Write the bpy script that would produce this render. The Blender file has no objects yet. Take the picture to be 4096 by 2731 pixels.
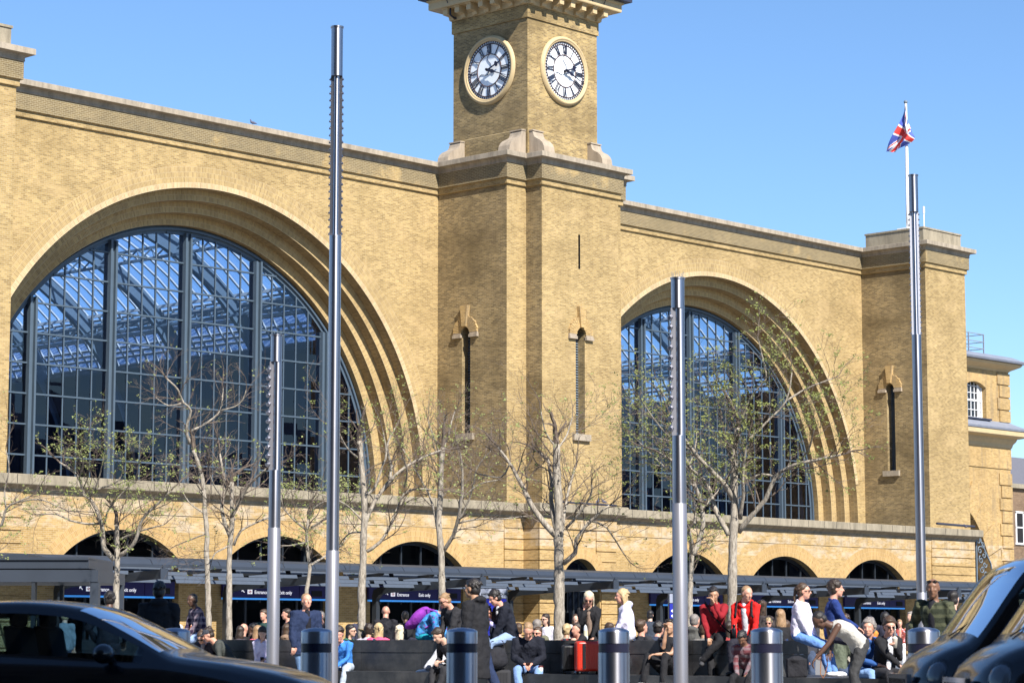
import bpy, bmesh, math, random
from mathutils import Vector, Matrix, noise
random.seed(7)
sc = bpy.context.scene
COL = sc.collection
PI = math.pi

# ------------------------------------------------------------------ camera
CX, CY, FP, HP = 2048., 1365.5, 9638., 1180.      # measured on the 4096 px wide photograph
PIT = math.atan2(HP, FP); YAW = math.radians(43.177)
F0 = Vector((math.cos(YAW), math.sin(YAW), 0)); RT = Vector((math.sin(YAW), -math.cos(YAW), 0))
FW = F0*math.cos(PIT)+Vector((0, 0, math.sin(PIT))); UPV = -F0*math.sin(PIT)+Vector((0, 0, math.cos(PIT)))
EYE = Vector((0, 0, 1.05))
def ray(x, y): return FW+RT*((x-CX)/FP)+UPV*((CY-y)/FP)
def at(x, y, D):
    d = ray(x, y); return EYE+d*(D/d.dot(F0))
def atX(x, y, X):
    d = ray(x, y); return EYE+d*(X/d.x)
def atY(x, y, Y):
    d = ray(x, y); return EYE+d*(Y/d.y)
def ground(x, D, z=0.):
    p = at(x, 2545, D); return Vector((p.x, p.y, z))

# ------------------------------------------------------------------ object helpers
def tag(o, label=None, cat=None, group=None, kind=None):
    if label: o['label'] = label
    if cat: o['category'] = cat
    if group: o['group'] = group
    if kind: o['kind'] = kind
    return o
def empty(name, loc=(0, 0, 0), label=None, cat=None, group=None, rz=0.):
    o = bpy.data.objects.new(name, None); COL.objects.link(o)
    o.location = loc; o.rotation_euler = (0, 0, rz); o.empty_display_size = .2
    return tag(o, label, cat, group)

class MB:
    def __init__(s): s.v = []; s.f = []; s.uv = {}; s.mi = {}
    def add(s, vs, fs, mi=0):
        b = len(s.v); s.v += [tuple(p) for p in vs]
        for f in fs:
            if mi: s.mi[len(s.f)] = mi
            s.f.append(tuple(b+i for i in f))
    def quad(s, a, b, c, d, uv=None, mi=0):
        if uv: s.uv[len(s.f)] = uv
        s.add((a, b, c, d), ((0, 1, 2, 3),), mi)
    def box(s, x0, x1, y0, y1, z0, z1, mi=0):
        s.add([(x, y, z) for z in (z0, z1) for y in (y0, y1) for x in (x0, x1)],
              [(0, 2, 3, 1), (4, 5, 7, 6), (0, 1, 5, 4), (2, 6, 7, 3), (0, 4, 6, 2), (1, 3, 7, 5)], mi)
    def obox(s, c, ax, ay, az, mi=0):
        c = Vector(c); ax = Vector(ax); ay = Vector(ay); az = Vector(az)
        s.add([c+ax*i+ay*j+az*k for k in (-1, 1) for j in (-1, 1) for i in (-1, 1)],
              [(0, 2, 3, 1), (4, 5, 7, 6), (0, 1, 5, 4), (2, 6, 7, 3), (0, 4, 6, 2), (1, 3, 7, 5)], mi)
    def bar(s, a, b, w, h=None, up=(0, 0, 1), mi=0):
        a = Vector(a); b = Vector(b); h = h or w; d = (b-a); L = d.length
        if L < 1e-6: return
        d /= L; u = Vector(up); sd = d.cross(u)
        if sd.length < 1e-4: sd = d.cross(Vector((1, 0, 0)))
        sd.normalize(); u = sd.cross(d)
        s.obox((a+b)/2, d*L/2, sd*w/2, u*h/2, mi)
    def tube(s, pts, rad, n=8, cap=True, flat=1., ref=None, dome=False, mi=0):
        pts = [Vector(p) for p in pts]
        if not hasattr(rad, '__len__'): rad = [rad]*len(pts)
        rad = list(rad)
        if dome:   # rounded ends
            d0 = (pts[0]-pts[1]).normalized(); d1 = (pts[-1]-pts[-2]).normalized()
            a = []; ra = []
            for k in (1., .9, .62): a.append(pts[0]+d0*rad[0]*k); ra.append(rad[0]*math.sqrt(max(0.004, 1-k*k)))
            b = []; rb = []
            for k in (.62, .9, 1.): b.append(pts[-1]+d1*rad[-1]*k); rb.append(rad[-1]*math.sqrt(max(0.004, 1-k*k)))
            pts = a+pts+b; rad = ra+rad+rb
        m = len(pts); base = len(s.v); prev = None
        for i, p in enumerate(pts):
            t = (pts[min(i+1, m-1)]-pts[max(i-1, 0)])
            if t.length < 1e-9: t = Vector((0, 0, 1))
            t.normalize()
            if prev is None:
                r = Vector(ref) if ref is not None else Vector((0, 0, 1))
                if abs(t.dot(r.normalized())) > .95: r = Vector((1, 0, 0)) if abs(t.x) < .9 else Vector((0, 1, 0))
                u = (r-t*r.dot(t)).normalized()
            else:
                u = prev-t*prev.dot(t)
                u = u.normalized() if u.length > 1e-6 else t.orthogonal().normalized()
            prev = u; w = t.cross(u)
            for k in range(n):
                a = 2*PI*k/n
                s.v.append(tuple(p+u*math.cos(a)*rad[i]+w*math.sin(a)*rad[i]*flat))
        for i in range(m-1):
            for k in range(n):
                if mi: s.mi[len(s.f)] = mi
                s.f.append((base+i*n+k, base+i*n+(k+1) % n, base+(i+1)*n+(k+1) % n, base+(i+1)*n+k))
        if cap:
            if mi: s.mi[len(s.f)] = mi
            s.f.append(tuple(base+k for k in reversed(range(n))))
            if mi: s.mi[len(s.f)] = mi
            s.f.append(tuple(base+(m-1)*n+k for k in range(n)))
    def ell(s, c, r, rot=None, nu=14, nv=9, mi=0):
        c = Vector(c); vs = []; fs = []
        for j in range(nv+1):
            ph = PI*j/nv
            for i in range(nu):
                th = 2*PI*i/nu
                p = Vector((r[0]*math.sin(ph)*math.cos(th), r[1]*math.sin(ph)*math.sin(th), r[2]*math.cos(ph)))
                if rot: p = rot @ p
                vs.append(c+p)
        for j in range(nv):
            for i in range(nu):
                a = j*nu+i; b = j*nu+(i+1) % nu
                if j == 0: fs.append((a, a+nu, b+nu))
                elif j == nv-1: fs.append((a, a+nu, b))
                else: fs.append((a, a+nu, b+nu, b))
        s.add(vs, fs, mi)
    def lathe(s, c, prof, n=24, axis=(0, 0, 1), ref=(1, 0, 0), mi=0):
        c = Vector(c); ax = Vector(axis).normalized(); u = Vector(ref); u = (u-ax*u.dot(ax)).normalized(); w = ax.cross(u)
        vs = []; fs = []
        for r, h in prof:
            for k in range(n):
                a = 2*PI*k/n; vs.append(c+ax*h+(u*math.cos(a)+w*math.sin(a))*r)
        for i in range(len(prof)-1):
            for k in range(n): fs.append((i*n+k, i*n+(k+1) % n, (i+1)*n+(k+1) % n, (i+1)*n+k))
        if prof[0][0] > 1e-5: fs.append(tuple(reversed(range(n))))
        if prof[-1][0] > 1e-5: fs.append(tuple((len(prof)-1)*n+k for k in range(n)))
        s.add(vs, fs, mi)
    def prism(s, poly, fn0, fn1, mi=0):
        n = len(poly); a = [fn0(*p) for p in poly]; b = [fn1(*p) for p in poly]
        s.add(a+b, [tuple(range(n)), tuple(reversed(range(n, 2*n)))]+[(i, n+i, n+(i+1) % n, (i+1) % n) for i in range(n)], mi)
    def sweep(s, path, prof, close=False, mi=0):
        """path: plan polyline (x,y); prof: (outward, z) list; outward = right hand side of travel"""
        P = [Vector(p) for p in path]; n = len(P); offs = []
        for i in range(n):
            ds = []
            if i > 0 or close: ds.append((P[i]-P[i-1]).normalized())
            if i < n-1 or close: ds.append((P[(i+1) % n]-P[i]).normalized())
            ns = [Vector((d.y, -d.x)) for d in ds]
            if len(ns) == 1: o = ns[0]
            else:
                o = ns[0]+ns[1]; o = o/(o.length_squared/2)
            offs.append(o)
        m = len(prof); vs = []
        for i in range(n):
            for (o, z) in prof:
                q = P[i]+offs[i]*o; vs.append((q.x, q.y, z))
        fs = []
        for i in range(n if close else n-1):
            j = (i+1) % n
            for k in range(m-1): fs.append((i*m+k, j*m+k, j*m+k+1, i*m+k+1))
        if not close:
            fs.append(tuple(range(m))); fs.append(tuple(reversed(range((n-1)*m, n*m))))
        s.add(vs, fs, mi)
    def build(s, name, mat=None, parent=None, smooth=False, **kw):
        me = bpy.data.meshes.new(name); me.from_pydata(s.v, [], s.f)
        if s.uv:
            L = me.uv_layers.new(name='UVMap')
            for fi, uv in s.uv.items():
                st = me.polygons[fi].loop_start
                for k, c in enumerate(uv): L.data[st+k].uv = c
        mats = mat if isinstance(mat, (list, tuple)) else [mat]
        for m in mats:
            if m: me.materials.append(m)
        for fi, k in s.mi.items(): me.polygons[fi].material_index = k
        if smooth:
            me.polygons.foreach_set('use_smooth', [True]*len(me.polygons))
        me.validate(); me.update()
        o = bpy.data.objects.new(name, me); COL.objects.link(o)
        if parent:
            o.parent = parent
            if kw.pop('world', True):
                o.matrix_parent_inverse = pm(parent).inverted()
        tag(o, kw.get('label'), kw.get('cat'), kw.get('group'), kw.get('kind'))
        return o
def pm(o):
    m = Matrix.LocRotScale(o.location, o.rotation_euler, o.scale)
    return pm(o.parent) @ o.matrix_parent_inverse @ m if o.parent else m
def smooth_angle(o, deg=35):
    me = o.data
    me.polygons.foreach_set('use_smooth', [True]*len(me.polygons))
    me.set_sharp_from_angle(angle=math.radians(deg))
def copy_tree(o, parent=None):
    c = o.copy(); COL.objects.link(c)
    if parent: c.parent = parent
    for ch in list(o.children): copy_tree(ch, c)
    return c

# ------------------------------------------------------------------ materials
class NT:
    def __init__(s, name):
        s.m = bpy.data.materials.new(name); s.m.use_nodes = True; s.t = s.m.node_tree
        s.t.nodes.clear(); s.out = s.n('ShaderNodeOutputMaterial'); s.b = s.n('ShaderNodeBsdfPrincipled')
        s.l(s.b.outputs[0], s.out.inputs[0])
    def n(s, t, **k):
        nd = s.t.nodes.new(t)
        for a, v in k.items():
            if hasattr(nd, a): setattr(nd, a, v)
            else: nd.inputs[a].default_value = v
        return nd
    def l(s, a, b): s.t.links.new(a, b)
    def val(s, sock, v):
        if hasattr(v, 'is_output'): s.l(v, sock)
        else: sock.default_value = v
    def math(s, op, a, b=0., clamp=False):
        nd = s.n('ShaderNodeMath', operation=op, use_clamp=clamp); s.val(nd.inputs[0], a); s.val(nd.inputs[1], b); return nd.outputs[0]
    def mix(s, f, a, b, mode='MIX'):
        nd = s.n('ShaderNodeMix', data_type='RGBA', blend_type=mode)
        s.val(nd.inputs[0], f); s.val(nd.inputs[6], c4(a)); s.val(nd.inputs[7], c4(b)); return nd.outputs[2]
    def noise(s, vec, scale, detail=3., rough=.55, out=0):
        nd = s.n('ShaderNodeTexNoise'); nd.inputs['Scale'].default_value = scale; nd.inputs['Detail'].default_value = detail
        nd.inputs['Roughness'].default_value = rough
        if vec is not None: s.l(vec, nd.inputs['Vector'])
        return nd.outputs[out]
    def ramp(s, fac, stops):
        nd = s.n('ShaderNodeValToRGB'); e = nd.color_ramp.elements
        while len(e) < len(stops): e.new(.5)
        for i, (p, c) in enumerate(stops): e[i].position = p; e[i].color = c4(c)
        s.l(fac, nd.inputs[0]); return nd.outputs[0]
    def pos(s): return s.n('ShaderNodeNewGeometry').outputs['Position']
    def obj(s): return s.n('ShaderNodeTexCoord').outputs['Object']
    def bump(s, h, strength=.3, dist=.02):
        nd = s.n('ShaderNodeBump'); nd.inputs['Strength'].default_value = strength; nd.inputs['Distance'].default_value = dist
        s.l(h, nd.inputs['Height']); s.l(nd.outputs[0], s.b.inputs['Normal'])
    def set(s, **k):
        for a, v in k.items(): s.val(s.b.inputs[a.replace('_', ' ')], v)
        return s.m
def c4(c):
    if hasattr(c, 'is_output'): return c
    if isinstance(c, (int, float)): return (c, c, c, 1)
    return tuple(c) if len(c) == 4 else (c[0], c[1], c[2], 1)

def plain(name, col, rough=.7, metal=0., var=.12, scale=6., bump=0., spec=.4, coat=0.):
    n = NT(name); p = n.obj()
    f = n.noise(p, scale, 4.)
    c = n.mix(n.math('MULTIPLY', f, 1.), [x*(1-var*1.4) for x in col], [min(1, x*(1+var*1.2)) for x in col])
    n.set(Base_Color=c, Roughness=rough, Metallic=metal)
    n.b.inputs['Specular IOR Level'].default_value = spec
    if coat: n.b.inputs['Coat Weight'].default_value = coat; n.b.inputs['Coat Roughness'].default_value = .03
    if bump: n.bump(n.noise(p, scale*5, 3.), bump, .01)
    return n.m

def brick_mat(name, c1, c2, mortar, dirt=.3, uv=False, patch=.35, bw=.235, bh=.078, soot=0., low=False):
    n = NT(name); g = n.n('ShaderNodeNewGeometry')
    if uv:
        vec = n.n('ShaderNodeUVMap').outputs[0]
    else:
        sp = n.n('ShaderNodeSeparateXYZ'); n.l(g.outputs['Position'], sp.inputs[0])
        sn = n.n('ShaderNodeSeparateXYZ'); n.l(g.outputs['True Normal'], sn.inputs[0])
        k = n.math('GREATER_THAN', n.math('ABSOLUTE', sn.outputs[0]), .7)
        u = n.math('ADD', n.math('MULTIPLY', sp.outputs[1], k), n.math('MULTIPLY', sp.outputs[0], n.math('SUBTRACT', 1., k)))
        cb = n.n('ShaderNodeCombineXYZ'); n.l(u, cb.inputs[0]); n.l(sp.outputs[2], cb.inputs[1]); vec = cb.outputs[0]
    br = n.n('ShaderNodeTexBrick'); n.l(vec, br.inputs['Vector'])
    br.offset = .5; br.inputs['Scale'].default_value = 1.; br.inputs['Mortar Size'].default_value = .008
    br.inputs['Brick Width'].default_value = bw; br.inputs['Row Height'].default_value = bh
    br.inputs['Color1'].default_value = (0, 0, 0, 1); br.inputs['Color2'].default_value = (1, 1, 1, 1); br.inputs['Mortar'].default_value = (.5, .5, .5, 1)
    br.inputs['Mortar Smooth'].default_value = .2
    P = g.outputs['Position']
    mapv = n.n('ShaderNodeMapping'); n.l(P, mapv.inputs[0]); mapv.inputs['Scale'].default_value = (1., 1., 2.2)
    big = n.noise(mapv.outputs[0], .22, 6., .65)
    med = n.noise(mapv.outputs[0], 1.3, 5., .7)
    fin = n.noise(mapv.outputs[0], 7., 4., .7)
    base = n.mix(br.outputs['Color'], c1, c2)
    # odd dark, red and pale bricks
    wn = n.n('ShaderNodeTexWhiteNoise', noise_dimensions='2D')
    q = n.n('ShaderNodeVectorMath', operation='SNAP'); n.l(vec, q.inputs[0]); q.inputs[1].default_value = (bw, bh, 1.)
    n.l(q.outputs[0], wn.inputs[0])
    dark = n.math('LESS_THAN', wn.outputs[0], dirt*.26)
    base = n.mix(n.math('MULTIPLY', dark, .24), base, [c*.42 for c in c1])
    pale = n.math('GREATER_THAN', wn.outputs[0], .93)
    base = n.mix(n.math('MULTIPLY', pale, .2), base, [min(.8, c*1.35) for c in c2])
    col = n.mix(n.math('MULTIPLY', br.outputs['Fac'], .8), base, mortar)
    d1 = n.ramp(big, [(.42, (0, 0, 0)), (.68, (1, 1, 1))])
    d2 = n.ramp(med, [(.48, (0, 0, 0)), (.75, (1, 1, 1))])
    col = n.mix(n.math('MULTIPLY', d1, dirt), col, [c*.55 for c in c1])
    col = n.mix(n.math('MULTIPLY', d2, dirt*.8), col, [c1[0]*.6, c1[1]*.62, c1[2]*.75])
    pt = n.ramp(n.noise(mapv.outputs[0], .45, 2., .5), [(.56, (0, 0, 0)), (.66, (1, 1, 1))])
    col = n.mix(n.math('MULTIPLY', pt, patch), col, [min(.8, c2[0]*1.15), min(.8, c2[1]*1.18), c2[2]*1.45])
    col = n.mix(n.math('MULTIPLY', fin, .35), col, (.55, .5, .45), 'MULTIPLY')
    st = n.n('ShaderNodeMapping'); n.l(P, st.inputs[0]); st.inputs['Scale'].default_value = (1.1, 1.1, .10)
    sk_ = n.ramp(n.noise(st.outputs[0], 1., 5., .65), [(.45, (0, 0, 0)), (.72, (1, 1, 1))])
    col = n.mix(n.math('MULTIPLY', sk_, .30), col, (.52, .50, .47), 'MULTIPLY')
    if low:
        sz = n.n('ShaderNodeSeparateXYZ'); n.l(P, sz.inputs[0])
        w_ = n.math('MULTIPLY', n.math('MULTIPLY', n.math('GREATER_THAN', sz.outputs[2], 5.3), n.math('LESS_THAN', sz.outputs[2], 6.9)), n.ramp(n.noise(mapv.outputs[0], 1.1, 5., .7), [(.44, (0, 0, 0)), (.6, (1, 1, 1))]))
        col = n.mix(n.math('MULTIPLY', w_, .45), col, (.56, .50, .42))
        g_ = n.math('MULTIPLY', n.math('GREATER_THAN', sz.outputs[2], 6.05), n.ramp(n.noise(st.outputs[0], 2.3, 4., .7), [(.48, (0, 0, 0)), (.6, (1, 1, 1))]))
        col = n.mix(n.math('MULTIPLY', g_, .45), col, (.20, .16, .11))
    if soot:
        # blackened courses under the parapet, in patches
        sz = n.n('ShaderNodeSeparateXYZ'); n.l(P, sz.inputs[0])
        k1 = n.math('MULTIPLY', n.math('GREATER_THAN', sz.outputs[2], 22.88), n.ramp(n.noise(P, .5, 4.), [(.32, (0, 0, 0)), (.42, (1, 1, 1))]))
        br2 = n.mix(br.outputs['Fac'], (.085, .074, .05), (.34, .30, .21))
        col = n.mix(n.math('MULTIPLY', k1, soot), col, br2)
    n.set(Base_Color=col, Roughness=.9)
    n.b.inputs['Specular IOR Level'].default_value = .2
    n.bump(n.math('ADD', n.math('MULTIPLY', br.outputs['Fac'], -1.), fin), .3, .012)
    return n.m

def stone_mat(name, col, stain=.5, scale=1.):
    n = NT(name); P = n.pos()
    mp = n.n('ShaderNodeMapping'); n.l(P, mp.inputs[0]); mp.inputs['Scale'].default_value = (2.5, 2.5, .5)
    streak = n.ramp(n.noise(mp.outputs[0], 1.2*scale, 6., .7), [(.4, (0, 0, 0)), (.7, (1, 1, 1))])
    sp = n.noise(P, 9*scale, 5., .7)
    c = n.mix(n.math('MULTIPLY', streak, stain), col, [x*.42 for x in col])
    c = n.mix(n.math('MULTIPLY', sp, .5), c, (.6, .6, .62), 'MULTIPLY')
    n.set(Base_Color=c, Roughness=.88); n.b.inputs['Specular IOR Level'].default_value = .25
    n.bump(sp, .35, .02); return n.m

def glass_mat(name, tint=(.7, .8, .9), f=1., rough=.01, pane=0):
    n = NT(name); n.t.nodes.remove(n.b)
    tr = n.n('ShaderNodeBsdfTransparent'); tr.inputs[0].default_value = c4(tint)
    gl = n.n('ShaderNodeBsdfGlossy'); gl.inputs['Roughness'].default_value = rough; gl.inputs[0].default_value = (.9, .93, 1, 1)
    lw = n.n('ShaderNodeFresnel'); lw.inputs[0].default_value = 1.5
    if pane:   # every pane sits a little out of true
        g = n.n('ShaderNodeNewGeometry'); sn = n.n('ShaderNodeVectorMath', operation='SNAP'); n.l(g.outputs['Position'], sn.inputs[0]); sn.inputs[1].default_value = (.84, 50., 1.306)
        wn = n.n('ShaderNodeTexWhiteNoise', noise_dimensions='3D'); n.l(sn.outputs[0], wn.inputs[0])
        v1 = n.n('ShaderNodeVectorMath', operation='SUBTRACT'); n.l(wn.outputs['Color'], v1.inputs[0]); v1.inputs[1].default_value = (.5, .5, .5)
        v2 = n.n('ShaderNodeVectorMath', operation='SCALE'); n.l(v1.outputs[0], v2.inputs[0]); v2.inputs['Scale'].default_value = pane
        v3 = n.n('ShaderNodeVectorMath', operation='ADD'); n.l(g.outputs['Normal'], v3.inputs[0]); n.l(v2.outputs[0], v3.inputs[1])
        v4 = n.n('ShaderNodeVectorMath', operation='NORMALIZE'); n.l(v3.outputs[0], v4.inputs[0]); n.l(v4.outputs[0], gl.inputs['Normal'])
    mx = n.n('ShaderNodeMixShader'); n.l(n.math('MULTIPLY', lw.outputs[0], f, True), mx.inputs[0])
    n.l(tr.outputs[0], mx.inputs[1]); n.l(gl.outputs[0], mx.inputs[2]); n.l(mx.outputs[0], n.out.inputs[0])
    return n.m

BR1, BR2, MOR = (.30, .203, .082), (.50, .355, .152), (.49, .42, .28)
M = {}
M['brick'] = brick_mat('yellow_stock_brick', BR1, BR2, MOR, .34, soot=.62, patch=.22)
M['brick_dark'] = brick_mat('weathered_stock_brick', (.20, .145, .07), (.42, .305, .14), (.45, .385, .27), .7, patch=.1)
M['brick_low'] = brick_mat('cleaned_stock_brick', (.36, .235, .088), (.55, .37, .15), (.54, .435, .285), .2, patch=.2, low=True)
M['brick_ring'] = brick_mat('arch_brick', (.34, .235, .105), (.50, .36, .155), (.56, .46, .30), .3, uv=True, patch=.12, bw=.078, bh=.235)
M['rowlock'] = brick_mat('pale_jointed_arch_brick', (.42, .30, .15), (.58, .44, .24), (.70, .60, .46), .15, uv=True, patch=.1, bw=.078, bh=.235)
M['brick_soffit_shade'] = brick_mat('shaded_reveal_brick', (.22, .155, .075), (.37, .265, .12), (.40, .33, .21), .45, uv=True, patch=.2, bw=.078, bh=.235)  # darker copy of the arch brick; soffit shade is put into its colour
M['brick_far'] = brick_mat('brown_brick', (.16, .10, .06), (.26, .17, .10), (.3, .25, .2), .5, patch=.1)
M['stone'] = stone_mat('weathered_stone', (.42, .355, .27), .75)
M['stone_pale'] = stone_mat('pale_stone', (.42, .345, .26), .6)
M['stone_dark'] = stone_mat('lichen_stone', (.36, .31, .225), .75)
M['cream'] = plain('tan_painted_stone', (.50, .38, .21), .6, var=.14, scale=2.5)
M['blue_steel'] = plain('blue_grey_painted_steel', (.065, .095, .13), .45, var=.12, scale=2.)
M['blue_dark'] = plain('dark_blue_painted_steel', (.03, .055, .12), .4, var=.1)
M['shed_steel'] = plain('shed_rib_paint', (.16, .22, .28), .5, var=.1)
M['white_bar'] = plain('white_glazing_bar', (.75, .78, .8), .5, var=.05)
M['canopy'] = plain('slate_grey_aluminium', (.040, .050, .068), .42, .1, var=.15, scale=1.2)
M['canopy_dark'] = plain('dark_grey_aluminium', (.035, .042, .052), .4, .3, var=.2, scale=2.)
M['lead'] = plain('lead_flashing', (.20, .22, .27), .6, var=.2, scale=3.)
M['gutter'] = plain('dark_gutter', (.03, .035, .06), .5)
M['dial'] = plain('opal_dial_glass', (.80, .84, .88), .3, var=.02)
M['navy_paint'] = plain('black_blue_paint', (.012, .012, .03), .4, var=.05)
M['ring_brown'] = plain('dial_ring_paint', (.10, .05, .04), .5)
M['void'] = plain('dark_interior', (.012, .012, .014), .9, var=.1)
M['inner_dark'] = plain('shed_interior_lining', (.016, .024, .045), .9, var=.4, scale=.4)
M['glass'] = glass_mat('arch_window_glass', (.42, .52, .70), 1.2, pane=.035)
M['glass_dark'] = glass_mat('shopfront_glass', (.35, .42, .5), 1.6)
M['shed_glass'] = glass_mat('shed_roof_glass', (.86, .92, .97), .8, .1)
M['sign_navy'] = plain('navy_sign_panel', (.016, .012, .10), .35, var=.04)
M['white'] = plain('white_paint', (.8, .8, .8), .5, var=.03)
M['wall_red'] = plain('red_sign_paint', (.6, .05, .04), .5)
M['iron'] = plain('grey_ironwork', (.14, .18, .22), .5)
def emis(name, col, s):
    n = NT(name); n.set(Base_Color=c4(col)); n.b.inputs['Emission Color'].default_value = c4(col); n.b.inputs['Emission Strength'].default_value = s; return n.m
M['sign_strip'] = emis('light_blue_light_strip', (.05, .28, .75), .38)
M['sign_text'] = emis('white_sign_lettering', (.75, .75, .8), .5)  # glow added to the lettering so it reads white
M['asphalt'] = plain('asphalt', (.05, .05, .052), .9, var=.3, scale=3., bump=.3)
M['paving'] = plain('granite_paving', (.20, .195, .19), .8, var=.2, scale=2.)
M['kerb'] = plain('granite_kerb', (.33, .32, .31), .8, var=.25, scale=4.)
def granite():
    n = NT('black_granite'); P = n.pos(); sp = n.noise(P, 90, 3., .8)
    st = n.ramp(n.noise(P, 1.6, 6., .7), [(.45, (0, 0, 0)), (.8, (1, 1, 1))])
    sn = n.n('ShaderNodeVectorMath', operation='SNAP'); n.l(P, sn.inputs[0]); sn.inputs[1].default_value = (40., 1.52, .33)
    wn = n.n('ShaderNodeTexWhiteNoise', noise_dimensions='3D'); n.l(sn.outputs[0], wn.inputs[0])
    c = n.mix(st, (.016, .016, .017), (.06, .058, .055)); c = n.mix(wn.outputs[0], c, (1.9, 1.9, 1.95), 'MULTIPLY'); c = n.mix(n.ramp(sp, [(.62, (0, 0, 0)), (.72, (1, 1, 1))]), c, (.10, .10, .10))
    n.set(Base_Color=c, Roughness=.45); return n.m
M['granite'] = granite()
def steel(name='brushed_stainless_steel', rough=.34, col=(.50, .50, .55), an=.75):
    n = NT(name); P = n.obj(); mp = n.n('ShaderNodeMapping'); n.l(P, mp.inputs[0]); mp.inputs['Scale'].default_value = (2, 2, 90)
    s = n.noise(mp.outputs[0], 3., 3.); g = n.noise(P, 2.2, 4.); c = n.mix(s, [x*.8 for x in col], col); c = n.mix(n.math('MULTIPLY', g, .35), c, (.4, .4, .42), 'MULTIPLY')
    n.set(Base_Color=c, Metallic=1., Roughness=rough)
    if an:
        tg = n.n('ShaderNodeTangent', direction_type='RADIAL', axis='Z'); n.l(tg.outputs[0], n.b.inputs['Tangent'])
        n.b.inputs['Anisotropic'].default_value = an; n.b.inputs['Anisotropic Rotation'].default_value = .25
    return n.m
M['steel'] = steel()
M['steel_matte'] = plain('satin_grey_mast', (.25, .25, .28), .42, .55, var=.08, scale=1.5)
M['flagwhite'] = plain('flag_white', (.8, .8, .8), .8); M['flagred'] = plain('flag_red', (.75, .06, .05), .8); M['flagblue'] = plain('flag_blue', (.07, .11, .46), .8)
M['bark'] = None
def bark():
    n = NT('grey_brown_bark'); P = n.obj(); mp = n.n('ShaderNodeMapping'); n.l(P, mp.inputs[0]); mp.inputs['Scale'].default_value = (1, 1, .25)
    a = n.noise(mp.outputs[0], 28, 5., .75); b = n.noise(P, 3, 3.)
    c = n.mix(n.ramp(a, [(.35, (0, 0, 0)), (.65, (1, 1, 1))]), (.16, .135, .11), (.50, .45, .38)); c = n.mix(n.math('MULTIPLY', b, .4), c, (.55, .5, .4), 'MULTIPLY')
    n.set(Base_Color=c, Roughness=.9); n.bump(a, .8, .02); return n.m
M['bark'] = bark()
M['twig'] = plain('dark_twig_bark', (.13, .10, .08), .85, var=.4, scale=3.)
def leaf(name, a, b):
    n = NT(name); P = n.pos(); f = n.noise(P, 3.5, 2.); g = n.noise(P, 30., 1.)
    c = n.mix(n.ramp(f, [(.35, (0, 0, 0)), (.65, (1, 1, 1))]), a, b); c = n.mix(n.math('MULTIPLY', g, .5), c, (.5, .5, .4), 'MULTIPLY')
    n.set(Base_Color=c, Roughness=.6)
    tl = n.n('ShaderNodeBsdfTranslucent'); n.l(c, tl.inputs[0]); mx = n.n('ShaderNodeMixShader'); mx.inputs[0].default_value = .35
    n.l(n.b.outputs[0], mx.inputs[1]); n.l(tl.outputs[0], mx.inputs[2]); n.l(mx.outputs[0], n.out.inputs[0]); return n.m
M['leaf_pale'] = leaf('pale_spring_leaves', (.22, .27, .06), (.42, .46, .17))
M['leaf_green'] = leaf('fresh_spring_leaves', (.17, .20, .045), (.36, .39, .12))
# ================================================================== STATION
YW = 82.67; YG = 84.8; R0 = 13.05; ZC = 7.9
BAYS = [(54.63, 82.79, 68.75), (91.15, 118.75, 104.9)]
station = empty('station_building', (87, 82, 0), 'long yellow brick station front with two great arched windows and a central clock tower', 'railway station')
def S(mb, name, mat, **k):
    p = k.pop('parent', station); return mb.build(name, mat, p, **k)

def arch_strip(mb, P, u0, u1, z0, z1, arches):
    """flat wall in (u,z) with arch openings (cu, cz, R, zbottom, zspring)"""
    br = [u0]
    arches = sorted(arches)
    for (cu, cz, R, zb, hw) in arches:
        if cu-hw > br[-1]+1e-4: mb.quad(P(br[-1], z0), P(cu-hw, z0), P(cu-hw, z1), P(br[-1], z1))
        n = 56; a0 = math.asin(min(1, hw/R))
        us = [cu+R*math.sin(-a0+2*a0*i/n) for i in range(n+1)]; us[0] = cu-hw; us[-1] = cu+hw
        zs = [cz+math.sqrt(max(0, R*R-(u-cu)**2)) for u in us]
        for i in range(n):
            a, b = max(us[i], u0), min(us[i+1], u1)
            if b <= a: continue
            mb.quad(P(a, zs[i]), P(b, zs[i+1]), P(b, z1), P(a, z1))
            if zb > z0: mb.quad(P(a, z0), P(b, z0), P(b, zb), P(a, zb))
        br.append(min(cu+hw, u1))
    if u1 > br[-1]+1e-4: mb.quad(P(br[-1], z0), P(u1, z0), P(u1, z1), P(br[-1], z1))

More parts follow.
